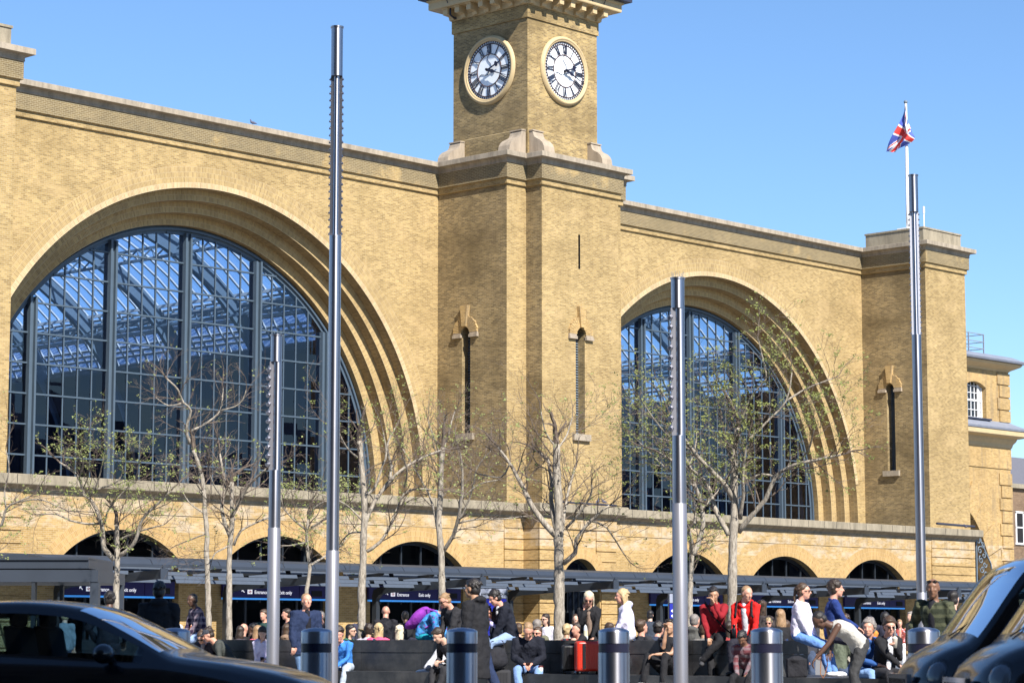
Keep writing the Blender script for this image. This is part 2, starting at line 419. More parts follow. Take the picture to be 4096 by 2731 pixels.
def arc_band(mb, cx, cz, Ra, Ya, Rb, Yb, a0=0., a1=PI, n=80, zdown=None, axis='Y', fx=None):
    """surface between arc (Ra at depth Ya) and arc (Rb at Yb); uv in metres"""
    P = (lambda r, a, y: (cx+r*math.cos(a), y, cz+r*math.sin(a))) if fx is None else (lambda r, a, y: fx(cx+r*math.cos(a), y, cz+r*math.sin(a)))
    w = math.hypot(Ra-Rb, Ya-Yb); Rm = (Ra+Rb)/2
    for i in range(n):
        t0 = a0+(a1-a0)*i/n; t1 = a0+(a1-a0)*(i+1)/n
        mb.quad(P(Ra, t0, Ya), P(Ra, t1, Ya), P(Rb, t1, Yb), P(Rb, t0, Yb), uv=((t0*Rm, 0), (t1*Rm, 0), (t1*Rm, w), (t0*Rm, w)))
    if zdown is not None:
        for sgn in (1, -1):
            x = lambda r: cx+sgn*r
            Q = (lambda r, z, y: (x(r), y, z)) if fx is None else (lambda r, z, y: fx(x(r), y, z))
            h = cz-zdown
            mb.quad(Q(Ra, zdown, Ya), Q(Ra, cz, Ya), Q(Rb, cz, Yb), Q(Rb, zdown, Yb), uv=((-h, 0), (0, 0), (0, w), (-h, w)))

# upper walls with the two arches
wall = MB()
for (xa, xb, cx) in BAYS:
    arch_strip(wall, lambda u, z: (u, YW, z), xa, xb, 7.2, 22.62, [(cx, ZC, R0, 7.2, R0)])
# walls of tower arms and buttresses: plain sheets with slit openings
def slit_sheet(mb, P, u0, u1, z0, z1, slits):
    """slits (uc, halfwidth, zbottom, zspring)"""
    if not slits: mb.quad(P(u0, z0), P(u1, z0), P(u1, z1), P(u0, z1)); return
    uc, hw, zb, zs = slits
    mb.quad(P(u0, z0), P(uc-hw, z0), P(uc-hw, z1), P(u0, z1)); mb.quad(P(uc+hw, z0), P(u1, z0), P(u1, z1), P(uc+hw, z1))
    mb.quad(P(uc-hw, z0), P(uc+hw, z0), P(uc+hw, zb), P(uc-hw, zb))
    n = 12
    for i in range(n):
        a = uc-hw*math.cos(PI*i/n); b = uc-hw*math.cos(PI*(i+1)/n)
        mb.quad(P(a, zs+hw*math.sin(PI*i/n)), P(b, zs+hw*math.sin(PI*(i+1)/n)), P(b, z1), P(a, z1))
WD = MB()   # darker west faces
ZT = 23.7
fY = lambda Y: (lambda u, z: (u, Y, z))
fX = lambda X: (lambda u, z: (X, u, z))
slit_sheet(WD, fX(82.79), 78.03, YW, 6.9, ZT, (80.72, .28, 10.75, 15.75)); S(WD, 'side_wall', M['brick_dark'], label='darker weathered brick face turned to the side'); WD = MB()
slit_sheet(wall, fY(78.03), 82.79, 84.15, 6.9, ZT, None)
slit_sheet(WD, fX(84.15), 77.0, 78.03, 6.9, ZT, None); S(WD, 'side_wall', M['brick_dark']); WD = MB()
# front of the tower pier with long slit and the narrow upper slot
slit_sheet(wall, fY(77.0), 84.15, 89.78, 6.9, 18.5, (86.9, .33, 10.75, 15.7))
for a, b, c, d in ((84.15, 86.8, 18.5, ZT), (86.9, 89.78, 18.5, ZT), (86.8, 86.9, 18.5, 18.8), (86.8, 86.9, 20.5, ZT)):
    wall.quad((a, 77., c), (b, 77., c), (b, 77., d), (a, 77., d))
slit_sheet(wall, fX(89.78), 77.0, 78.03, 6.9, ZT, None)
slit_sheet(wall, fY(78.03), 89.78, 91.15, 6.9, ZT, None); slit_sheet(wall, fX(91.15), 78.03, YW, 6.9, ZT, None)
slit_sheet(WD, fX(118.75), 78.13, YW, 6.9, ZT, (80.72, .28, 10.75, 15.75))
slit_sheet(wall, fY(78.13), 118.75, 123.0, 6.9, ZT, None); slit_sheet(wall, fX(123.0), 78.13, 86, 6.9, ZT, None)
slit_sheet(wall, fY(78.13), 50.3, 54.63, 6.9, ZT, None); slit_sheet(wall, fX(54.63), 78.13, YW, 6.9, ZT, None)
PATH = [(50.3, 86), (50.3, 78.13), (54.63, 78.13), (54.63, YW), (82.79, YW), (82.79, 78.03), (84.15, 78.03), (84.15, 77.), (89.78, 77.), (89.78, 78.03),
        (91.15, 78.03), (91.15, YW), (118.75, YW), (118.75, 78.13), (123., 78.13), (123., 86)]
wall.sweep(PATH, [(0, 22.59), (.10, 22.62), (.10, 22.86), (.20, 22.89), (.20, 23.62), (-.2, 23.62)])
S(wall, 'front_wall', M['brick'])
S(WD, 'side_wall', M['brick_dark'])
cor = MB(); cor.sweep(PATH, [(.18, 23.60), (.23, 23.62), (.23, 23.66), (.22, 23.70), (.24, 23.80), (.29, 23.87), (.50, 23.875), (.53, 23.89), (.53, 24.12), (.48, 24.14), (-.5, 24.20)])
S(cor, 'cornice', M['stone'])
# coping joints
jt = MB()
for (xa, xb, cx) in BAYS:
    x = xa+1.3
    while x < xb-.6:
        jt.box(x, x+.03, YW-.535, YW-.5, 23.90, 24.12); x += 2.05+.3*math.sin(x*3)
S(jt, 'coping_joints', M['stone_pale'])
# buttress blocks
for (x0, x1) in ((50.3, 54.63), (118.75, 123.)):
    blk = MB()
    blk.box(x0+.0, x1-.25, 78.2, 82.3, 24.16, 25.0)
    blk.box(x0-.05, x1-.2, 78.15, 82.35, 24.93, 25.03)
    S(blk, 'parapet_block', M['stone_dark'])
# roof slab behind the parapet
rf = MB(); rf.box(50.6, 122.6, 83.1, 84.2, 22.5, 23.9); S(rf, 'parapet_back', M['brick_far'])

# arch rings, reveals, windows
for bi, (xa, xb, cx) in enumerate(BAYS):
    ring = MB(); clip = (lambda a: 1)
    arc_band(ring, cx, ZC, R0, YW-.03, R0+.95, YW-.03, n=110); arc_band(ring, cx, ZC, R0+.95, YW-.03, R0+.95, YW, n=110)
    # keep only the part of the ring that stands on the wall
    keep = [i for i, f in enumerate(ring.f) if all(xa+.02 < ring.v[k][0] < xb-.02 for k in f)]
    ring.f = [ring.f[i] for i in keep]; ring.uv = {j: ring.uv[i] for j, i in enumerate(keep)}
    S(ring, 'arch_ring', M['brick_ring'])
    ring = MB(); arc_band(ring, cx, ZC, R0, YW-.036, R0+.235, YW-.036, .16, PI-.16, 110)
    keep = [i for i, f in enumerate(ring.f) if all(xa+.02 < ring.v[k][0] < xb-.02 for k in f)]
    ring.f = [ring.f[i] for i in keep]; ring.uv = {j: ring.uv[i] for j, i in enumerate(keep)}
    S(ring, 'rowlock_ring', M['rowlock'])
    rev = MB(); frn = MB(); R = R0; Y = YW-.03
    for k in range(3):
        arc_band(rev, cx, ZC, R, Y, R, Y+.60, zdown=7.2); Y += .60
        frn = MB(); arc_band(frn, cx, ZC, R, Y, R-.48, Y, zdown=7.2); R -= .48; S(frn, 'stepped_reveal', M['brick_ring'])
    arc_band(rev, cx, ZC, R, Y, R, YG+.5, zdown=7.2)
    S(rev, 'arch_soffit', M['brick_soffit_shade'])
    win = empty('arched_window', (cx, YG, ZC)); win.parent = station; win.matrix_parent_inverse = pm(station).inverted()
    Rw = R
    fr = MB()
    arc_band(fr, cx, ZC, Rw, YG, Rw-.34, YG, zdown=7.2); arc_band(fr, cx, ZC, Rw-.34, YG, Rw-.34, YG+.3, zdown=7.2)
    arc_band(fr, cx, ZC, Rw-.1, YG-.12, Rw-.2, YG-.12, zdown=7.2); arc_band(fr, cx, ZC, Rw-.1, YG-.12, Rw-.1, YG, zdown=7.2); arc_band(fr, cx, ZC, Rw-.2, YG-.12, Rw-.2, YG, zdown=7.2)
    S(fr, 'window_frame', M['blue_dark'] if 0 else M['blue_steel'], parent=win)
    Ri = Rw-.3
    for k in range(-2, 3):
        x = cx+4.2*k; zt = ZC+math.sqrt(max(0, Ri*Ri-(4.2*k)**2)); m = MB()
        for dx in (-.14, .14): m.box(x+dx-.05, x+dx+.05, YG-.22, YG+.3, 7.2, zt)
        m.box(x-.08, x+.08, YG-.08, YG+.25, 7.2, zt)
        S(m, 'mullion', M['blue_steel'], parent=win)
    bars = MB()
    for k in range(-3, 3):
        for j in range(1, 5):
            x = cx+4.2*k+.42+ (4.2-.42)/5*j-.0-.21+.0
            if abs(x-cx) < Ri-.1:
                bars.box(x-.03, x+.03, YG-.03, YG+.05, 7.2, ZC+math.sqrt(Ri*Ri-(x-cx)**2))
    z = 8.70
    for j in range(9):
        hw = math.sqrt(Ri*Ri-(max(0, z-ZC))**2) if z-ZC < Ri else 0
        if hw > .5: bars.box(cx-hw, cx+hw, YG-.06, YG+.08, z-.035, z+.035)
        z += 1.306
    S(bars, 'glazing_bars', M['blue_steel'], parent=win)
    # protective mesh in the top lights
    g = MB(); n = 60
    for i in range(n):
        a = cx-Ri*math.cos(PI*i/n); b = cx-Ri*math.cos(PI*(i+1)/n)
        g.quad((a, YG+.01, 7.2), (b, YG+.01, 7.2), (b, YG+.01, ZC+Ri*math.sin(PI*(i+1)/n)), (a, YG+.01, ZC+Ri*math.sin(PI*i/n)))
    S(g, 'glass', M['glass'], parent=win)
    sill = MB(); sill.box(cx-12, cx+12, 78.2, YG+.6, 7.0, 7.22); S(sill, 'window_sill', M['stone'], parent=win)

# slits
def slit(P, n_, uc, hw, zb, zs, sgn):
    """P(u, out, z): out is metres in front of the face"""
    s = empty('louvred_slit_window', P(uc, 0, zb)); s.parent = station; s.matrix_parent_inverse = pm(station).inverted()
    r = MB(); n = 14; d = -.75
    for k in range(n):
        a, b = PI*k/n, PI*(k+1)/n
        pa = (uc+hw*math.cos(a), zs+hw*math.sin(a)); pb = (uc+hw*math.cos(b), zs+hw*math.sin(b))
        r.quad(P(pa[0], 0, pa[1]), P(pb[0], 0, pb[1]), P(pb[0], d, pb[1]), P(pa[0], d, pa[1]))
    for q in (-1, 1): r.quad(P(uc+q*hw, 0, zb), P(uc+q*hw, 0, zs), P(uc+q*hw, d, zs), P(uc+q*hw, d, zb))
    r.quad(P(uc-hw, 0, zb), P(uc+hw, 0, zb), P(uc+hw, d, zb), P(uc-hw, d, zb))
    S(r, 'jamb', M['brick_dark'], parent=s)
    bk = MB(); bk.quad(P(uc-hw, d-.01, zb), P(uc+hw, d-.01, zb), P(uc+hw, d-.01, zs+hw), P(uc-hw, d-.01, zs+hw)); S(bk, 'recess', M['void'], parent=s)
    lv = MB(); z = zb+.1
    while z < zs+.05:
        lv.quad(P(uc-hw, -.42, z), P(uc+hw, -.42, z), P(uc+hw, -.62, z+.12), P(uc-hw, -.62, z+.12)); lv.quad(P(uc-hw, -.42, z), P(uc+hw, -.42, z), P(uc+hw, -.42, z-.03), P(uc-hw, -.42, z-.03)); z += .125
    S(lv, 'louvres', M['iron'], parent=s)
    sl = MB()
    def pb(u0, u1, o0, o1, z0, z1):
        v = [P(u, o, z) for z in (z0, z1) for o in (o0, o1) for u in (u0, u1)]
        sl.add(v, [(0, 2, 3, 1), (4, 5, 7, 6), (0, 1, 5, 4), (2, 6, 7, 3), (0, 4, 6, 2), (1, 3, 7, 5)])
    pb(uc-hw-.28, uc+hw+.28, -.1, .16, zb-.32, zb); S(sl, 'sill', M['stone'], parent=s)
    for q in (-1, 1):
        sl = MB(); a, b = uc+q*hw, uc+q*(hw+.55); pb(min(a, b), max(a, b), -.05, .14, zs-.36, zs-.22); pb(min(a, b)+.02, max(a, b)-.02, -.05, .09, zs-.22, zs-.12)
        S(sl, 'impost', M['stone_pale'], parent=s)
    vo = MB(); n = 17
    for k in range(n):
        a, b = PI*k/n+.01, PI*(k+1)/n-.01; Ro = hw+.52+(.03 if k % 2 else 0)
        if abs(k-8) < 1: continue
        pts = [(uc+hw*math.cos(a), zs-.12+hw*math.sin(a)), (uc+Ro*math.cos(a), zs-.12+Ro*math.sin(a)), (uc+Ro*math.cos(b), zs-.12+Ro*math.sin(b)), (uc+hw*math.cos(b), zs-.12+hw*math.sin(b))]
        vo.prism(pts, lambda u, z: P(u, .10, z), lambda u, z: P(u, -.02, z))
    S(vo, 'voussoirs', M['brick_low'], parent=s)
    ks = MB(); ks.prism([(uc-.13, zs+hw-.1), (uc+.13, zs+hw-.1), (uc+.25, zs+hw+.92), (uc-.25, zs+hw+.92)], lambda u, z: P(u, .2, z), lambda u, z: P(u, -.02, z))
    S(ks, 'keystone', M['brick_low'], parent=s)
slit(lambda u, o, z: (82.79-o, u, z), 'w', 80.72, .28, 10.75, 15.75, -1)
slit(lambda u, o, z: (u, 77.-o, z), 'f', 86.9, .33, 10.75, 15.7, 1)
slit(lambda u, o, z: (118.75-o, u, z), 'b', 80.72, .28, 10.75, 15.75, -1)
b = MB(); b.box(86.7, 87.0, 77.4, 77.45, 18.7, 20.6); b.box(86.78, 86.8, 77., 77.4, 18.8, 20.5); b.box(86.9, 86.92, 77., 77.4, 18.8, 20.5); S(b, 'vent_slot', M['void'])

# ---- clock tower
TX0, TX1, TY0, TY1 = 84.38, 89.52, 78.14, 83.2
tow = empty('clock_tower', (86.95, 80.67, 24)); tow.parent = station; tow.matrix_parent_inverse = pm(station).inverted()
tb = MB()
for P, a, b_, out in ((fY(TY0), TX0, TX1, 0), (fX(TX1), TY0, TY1, 0), (fY(TY1), TX0, TX1, 0)): tb.quad(P(a, 24.1), P(b_, 24.1), P(b_, 33), P(a, 33))
TP = [(TX0, TY1), (TX0, TY0), (TX1, TY0), (TX1, TY1)]
tb.sweep(TP, [(0, 31.08), (.07, 31.09), (.07, 32.5), (0, 32.5)], close=True)
tb.sweep(TP, [(.0, 25.58), (.05, 25.54), (.05, 24.05), (0, 24.05)], close=True)
S(tb, 'tower_wall', brick_mat('tower_stock_brick', (.25, .175, .078), (.50, .36, .15), (.48, .41, .28), .72, patch=.08), parent=tow)
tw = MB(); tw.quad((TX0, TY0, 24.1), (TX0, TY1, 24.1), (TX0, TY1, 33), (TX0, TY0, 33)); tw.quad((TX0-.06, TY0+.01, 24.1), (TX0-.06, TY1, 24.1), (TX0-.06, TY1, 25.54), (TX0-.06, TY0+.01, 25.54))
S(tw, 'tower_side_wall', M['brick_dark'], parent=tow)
TCX, TCY = (TX0+TX1)/2, (TY0+TY1)/2
ev = MB()
ev.sweep(TP, [(.07, 31.75), (.13, 31.76), (.13, 31.98), (.16, 32.0), (.16, 32.28), (.88, 32.30), (.90, 32.34), (.90, 32.66), (.98, 32.70), (.98, 32.8), (0, 32.8)], close=True)
S(ev, 'eaves_cornice', M['cream'], parent=tow)
def bracket(c, out, along):
    b = MB(); c = Vector(c); out = Vector(out); al = Vector(along); up = Vector((0, 0, 1))
    b.obox(c+out*.36-up*.16, out*.22, al*.13, up*.17)      # hanging block
    b.obox(c+out*.55-up*.02, out*.22, al*.20, up*.03); b.obox(c+out*.40+up*.01, out*.38, al*.17, up*.04)
    b.prism([(0., -.52), (.14, -.52), (.18, -.36), (.58, -.33), (.58, -.05), (0, -.05)], lambda u, z: c+out*(u+.13)-al*.15+up*z, lambda u, z: c+out*(u+.13)+al*.15+up*z)
    b.build('bracket', M['cream'], tow)
for k in range(7):
    t = k/6
    x = TX0+.1+(TX1-TX0-.2)*t; y = TY0+.1+(TY1-TY0-.2)*t
    bracket((x, TY0, 32.28), (0, -1, 0), (1, 0, 0)); bracket((TX0, y, 32.28), (-1, 0, 0), (0, 1, 0))
gt = MB(); gt.sweep(TP, [(.95, 32.79), (1.28, 32.82), (1.28, 33.05), (1.2, 33.07), (0, 33.2)], close=True)
for k in range(6):
    t = (k+.4)/6; x = TX0+(TX1-TX0)*t; y = TY0+(TY1-TY0)*t
    gt.bar((x, TY0-1.15, 32.84), (x+.04, TY0-.9, 32.45), .03); gt.bar((TX0-1.15, y, 32.84), (TX0-.9, y+.04, 32.45), .03)
S(gt, 'gutter', M['gutter'], parent=tow)
tr = MB(); v = [(TX0-1.1, TY0-1.1, 33.1), (TX1+1.1, TY0-1.1, 33.1), (TX1+1.1, TY1+1.1, 33.1), (TX0-1.1, TY1+1.1, 33.1), (TCX, TCY, 36.2)]
tr.add(v, [(0, 1, 4), (1, 2, 4), (2, 3, 4), (3, 0, 4)]); tr.box(TCX-.9, TCX+.9, TCY-.9, TCY+.9, 34, 36.6); S(tr, 'tower_roof', M['lead'], parent=tow)
dp = MB(); dp.tube([(TX0-.55, TY1-.3, 32.3), (TX0-.55, TY1-.3, 31.95), (TX0-.3, TY1-.3, 31.85), (TX0-.1, TY1-.3, 31.85)], .05, 6); S(dp, 'drain_pipe', M['gutter'], parent=tow)
# consoles round the foot of the tower
OG = [(0, 1.28), (.28, 1.27), (.33, 1.18), (.36, 1.06), (.43, .95), (.58, .86), (.78, .76), (.94, .62), (1.04, .44), (1.08, .22), (1.09, 0), (0, 0)]
def console(o, out, al, w, L):
    c = MB(); o = Vector(o); out = Vector(out); al = Vector(al)
    c.prism(OG, lambda u, z: o+out*(u*L)+Vector((0, 0, z)), lambda u, z: o+out*(u*L)+al*w+Vector((0, 0, z)))
    c.prism([(0.05, 1.34), (.34, 1.34), (.34, 1.28), (.05, 1.28)], lambda u, z: o+out*(u*L)-al*.03+Vector((0, 0, z)), lambda u, z: o+out*(u*L)+al*(w+.03)+Vector((0, 0, z)))
    S(c, 'stone_console', M['stone_pale'], parent=tow)
console((TX0-.02, 78.2, 24.14), (-1, 0, 0), (0, 1, 0), .75, 1.12); console((TX0-.02, 82.35, 24.14), (-1, 0, 0), (0, 1, 0), .75, 1.12)
console((84.45, TY0+.02, 24.14), (0, -1, 0), (1, 0, 0), .75, .98); console((88.72, TY0+.02, 24.14), (0, -1, 0), (1, 0, 0), .75, .98)
# clocks
NUM = ['XII', 'I', 'II', 'III', 'IIII', 'V', 'VI', 'VII', 'VIII', 'IX', 'X', 'XI']
def clock(C, rt, out):
    C = Vector(C); rt = Vector(rt); out = Vector(out); up = Vector((0, 0, 1))
    ck = empty('clock_face', C); ck.parent = tow; ck.matrix_parent_inverse = pm(tow).inverted()
    R = 1.47
    P = lambda x, z, o: C+rt*x+up*z+out*o
    s = MB(); s.lathe(C, [(R-.02, .02), (R+.0, .10), (R+.05, .13), (R+.08, .11), (R+.10, .16), (R+.17, .17), (R+.20, .12), (R+.25, .10), (R+.27, 0)], 72, out, rt)
    s.f = [f for f in s.f if len(f) == 4]
    S(s, 'surround', M['cream'], parent=ck, smooth=True)
    d = MB(); d.lathe(C, [(R, .0), (R, .03)], 72, out, rt); S(d, 'dial', M['dial'], parent=ck)
    w = MB()
    def ringf(r0, r1, o):
        w.lathe(C, [(r0, o-.02), (r0, o), (r1, o), (r1, o-.02)], 72, out, rt)
        w.f = [f for f in w.f if len(f) == 4]
    ringf(R*.535, R*.565, .06); ringf(R*.885, R*.91, .06); ringf(R*.985, R*1.0, .065)
    S(w, 'dial_rings', M['ring_brown'], parent=ck)
    t = MB()
    def stroke(a, p, q, wd):   # p,q in the numeral frame: x tangential, y radial fraction
        er = rt*math.sin(a)+up*math.cos(a); et = rt*math.cos(a)-up*math.sin(a)
        A = C+out*.07+er*(p[1]*R)+et*p[0]; B = C+out*.07+er*(q[1]*R)+et*q[0]
        dd = B-A; L = dd.length; dd /= L; sd = out.cross(dd).normalized()
        t.obox((A+B)/2, dd*L/2, sd*wd/2, out*.012)
    for k in range(60):
        a = 2*PI*k/60; stroke(a, (0, .905), (0, .985), .045)
    for h, nm in enumerate(NUM):
        a = 2*PI*h/12; ws = {'I': .075, 'V': .17, 'X': .17}; tot = sum(ws[c] for c in nm); x = -tot/2
        seq = nm
        for c in seq:
            xc = x+ws[c]/2; x += ws[c]
            if c == 'I': stroke(a, (xc, .57), (xc, .885), .038)
            if c == 'V': stroke(a, (xc-.06, .885), (xc, .57), .040); stroke(a, (xc+.06, .885), (xc, .57), .018)
            if c == 'X': stroke(a, (xc-.07, .885), (xc+.07, .57), .040); stroke(a, (xc+.07, .885), (xc-.07, .57), .018)
    S(t, 'numerals', M['navy_paint'], parent=ck)
    cs = MB()
    for a0 in (0., math.radians(242)):
        pts = []
        for k in range(13):
            r = R*.55*k/12; a = a0; off = .13*math.sin(2*PI*k/12)*(1 if a0 == 0 else -1)
            er = rt*math.sin(a)+up*math.cos(a); et = rt*math.cos(a)-up*math.sin(a)
            pts.append(C+out*.05+er*r+et*off)
        cs.tube(pts, .014, 5)
    S(cs, 'curved_glazing_bar', M['navy_paint'], parent=ck)
    def hand(a, L, wd, minute):
        h = MB(); er = rt*math.sin(a)+up*math.cos(a); et = rt*math.cos(a)-up*math.sin(a); o = .2 if minute else .15
        f = lambda x, y, q: C+out*q+et*x+er*y
        if minute: poly = [(-.05, -.12), (-.075, .1), (-.05, .2), (-.10, .35), (-.06, .46), (-.03, .55), (-.012, L), (.012, L), (.03, .55), (.06, .46), (.10, .35), (.05, .2), (.075, .1), (.05, -.12)]
        else: poly = [(-.04, -.1), (-.035, .42), (-.03, .5), (-.13, .55), (-.14, .64), (-.07, .68), (-.04, .72), (0, L), (.04, .72), (.07, .68), (.14, .64), (.13, .55), (.03, .5), (.035, .42), (.04, -.1)]
        h.prism(poly, lambda x, y: f(x, y, o), lambda x, y: f(x, y, o+.03))
        h.lathe(C+out*.05, [(.07, 0), (.07, .2), (.0, .22)], 12, out, rt)
        h.build('minute_hand' if minute else 'hour_hand', M['navy_paint'], ck)
    hand(math.radians(69), .92, .05, False); hand(math.radians(110), 1.36, .05, True)
clock((87.02, TY0-.02, 28.84), (1, 0, 0), (0, -1, 0))
clock((TX0-.02, 80.66, 28.84), (0, -1, 0), (-1, 0, 0))

# ---- lower storey
YL = 77.9
LUN = [60.1, 68.45, 76.8, 96.15, 104.45, 112.75]
lw = MB()
A = [(c, 1.0, 4.33, 0., 2.95) for c in LUN]
arch_strip(lw, fY(YL), 50.5, 83.8, 0, 5.97, [a for a in A if a[0] < 80]); arch_strip(lw, fY(YL), 89.3, 123.0, 0, 5.97, [a for a in A if a[0] > 90])
for x0, x1 in ((50.5, 83.8), (89.3, 123.0)): lw.box(x0, x1, YL-.03, YL+.3, 5.99, 6.75)
arch_strip(lw, fY(76.85), 83.8, 89.3, 0, 6.75, [(86.65, 3.4, 1.36, 0., 1.36)])
lw.quad((83.8, 76.85, 0), (83.8, YL, 0), (83.8, YL, 6.75), (83.8, 76.85, 6.75)); lw.quad((89.3, 76.85, 0), (89.3, YL, 0), (89.3, YL, 6.75), (89.3, 76.85, 6.75))
lw.quad((123., YL, 0), (123., 86, 0), (123., 86, 6.75), (123., YL, 6.75))
S(lw, 'ground_floor_wall', M['brick_low'])
def courses(x0, x1, Y, side=None, cut=None):
    ru = MB(); z = .15
    while z < 6.4:
        z1 = min(z+.45, 6.62)
        if cut and z1 < cut[1]:
            ru.box(x0, cut[0]-1.5, Y-.07, Y+.02, z, z1)
            ru.box(cut[0]+1.5, x1, Y-.07, Y+.02, z, z1)
        elif cut and z < cut[1]+1.0:
            w = 1.15
            ru.box(x0, cut[0]-w, Y-.07, Y+.02, z, z1); ru.box(cut[0]+w, x1, Y-.07, Y+.02, z, z1)
        else: ru.box(x0, x1, Y-.07, Y+.02, z, z1)
        if side: ru.box(x0-.0, x0+.07, Y, Y+side, z, z1)
        z += .5
    S(ru, 'rusticated_courses', M['brick_low'])
courses(82.45, 83.8, YL); courses(83.74, 89.3, 76.85, .98, (86.65, 4.9)); courses(118.4, 122.95, YL); courses(50.5, 55.2, YL)
for c in LUN:
    lr = MB(); a0 = math.acos(2.95/4.33)
    arc_band(lr, c, 1.0, 4.33, YL, 4.33, YL+.55, a0, PI-a0, 40)
    for q in (-1, 1): lr.quad((c+q*2.95, YL, 0), (c+q*2.95, YL, 4.17), (c+q*2.95, YL+.55, 4.17), (c+q*2.95, YL+.55, 0), uv=((0, 0), (4, 0), (4, .5), (0, .5)))
    S(lr, 'archway_reveal', M['brick_soffit_shade'])
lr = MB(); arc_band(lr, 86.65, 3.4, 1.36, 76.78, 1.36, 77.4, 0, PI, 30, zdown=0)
S(lr, 'archway_reveal', M['brick_soffit_shade'])
M['rubbed'] = (brick_mat('orange_rubbed_brick', (.42, .265, .10), (.57, .375, .155), (.55, .42, .26), .15, uv=True, patch=0, bw=.078, bh=.235))
for c in LUN:
    vr = MB(); a0 = math.acos(min(1, 2.95/4.33))-.05; arc_band(vr, c, 1.0, 4.33, YL-.012, 5.05, YL-.012, a0, PI-a0, 50); S(vr, 'voussoir_band', M['rubbed'])
vr = MB(); arc_band(vr, 86.65, 3.4, 1.36, 76.77, 1.95, 76.77, 0, PI, 30); S(vr, 'voussoir_band', M['rubbed'])
for c in LUN+[86.65]:
    sm = c == 86.65; yy = 77.35 if sm else YL+.5; cz, R, hw = (3.4, 1.36, 1.36) if sm else (1.0, 4.33, 2.95)
    lu = empty('arched_doorway', (c, yy, 0)); lu.parent = station; lu.matrix_parent_inverse = pm(station).inverted()
    g = MB(); n = 30
    for i in range(n):
        a = c-hw+2*hw*i/n; b2 = c-hw+2*hw*(i+1)/n; zf = lambda x: cz+math.sqrt(max(0, R*R-(x-c)**2))
        g.quad((a, yy, 0), (b2, yy, 0), (b2, yy, zf(b2)), (a, yy, zf(a)))
    S(g, 'glass', M['glass_dark'], parent=lu)
    v = MB(); v.box(c-hw-.2, c+hw+.2, yy+1.6, yy+1.7, 0, 5.6); v.box(c-hw-.2, c+hw+.2, yy+.05, yy+1.6, 0, .02); S(v, 'dark_hall', M['void'], parent=lu)
    f = MB(); a0 = math.acos(hw/R)
    arc_band(f, c, cz, R, yy-.08, R-.16, yy-.08, a0, PI-a0, 30); arc_band(f, c, cz, R-.16, yy-.08, R-.16, yy, a0, PI-a0, 30)
    for q in ((-1.9, -.62, .62, 1.9) if not sm else (-.4, .4)):
        f.box(c+q-.03, c+q+.03, yy-.08, yy-.01, 2.2 if sm else 2.5, cz+math.sqrt(R*R-q*q)-.1)
    f.box(c-hw, c+hw, yy-.1, yy-.012, 3.32, 3.42)
    for q in (-2.9, -1.45, 0, 1.45, 2.9) if not sm else (-1.3, 0, 1.3): f.box(c+q-.05, c+q+.05, yy-.1, yy-.015, 0, 3.3)
    S(f, 'door_frame', M['canopy_dark'], parent=lu)
LP = [(50.3, YL), (83.8, YL), (83.8, 76.85), (89.4, 76.85), (89.4, YL), (123.0, YL), (123., 84)]
lg = MB(); lg.sweep(LP, [(.03, 6.62), (.08, 6.66), (.08, 6.72), (.16, 6.78), (.3, 6.86), (.38, 6.9), (.40, 6.93), (.40, 7.29), (.36, 7.31), (-.3, 7.36)])
S(lg, 'stone_ledge', M['stone_dark'])
jt = MB(); x = 51.
while x < 122.5:
    yy = 76.85 if 83.9 < x < 89.2 else YL
    jt.box(x, x+.025, yy-.405, yy-.38, 6.94, 7.29); x += 1.35+.25*math.sin(x*7)
S(jt, 'ledge_joints', M['void'])
flr = MB(); flr.box(50.4, 122.9, 78.1, 84.5, 6.7, 7.1); S(flr, 'ledge_roof', M['lead'])
pp = MB(); pp.tube([(84.6, 76.6, 7.40), (89.1, 76.62, 7.38)], .05, 6); S(pp, 'ledge_pipe', M['gutter']); pp = MB(); pp.tube([(118.6, 77.6, 7.55), (122.6, 77.6, 7.5)], .07, 6); S(pp, 'ledge_pipe', M['gutter'])

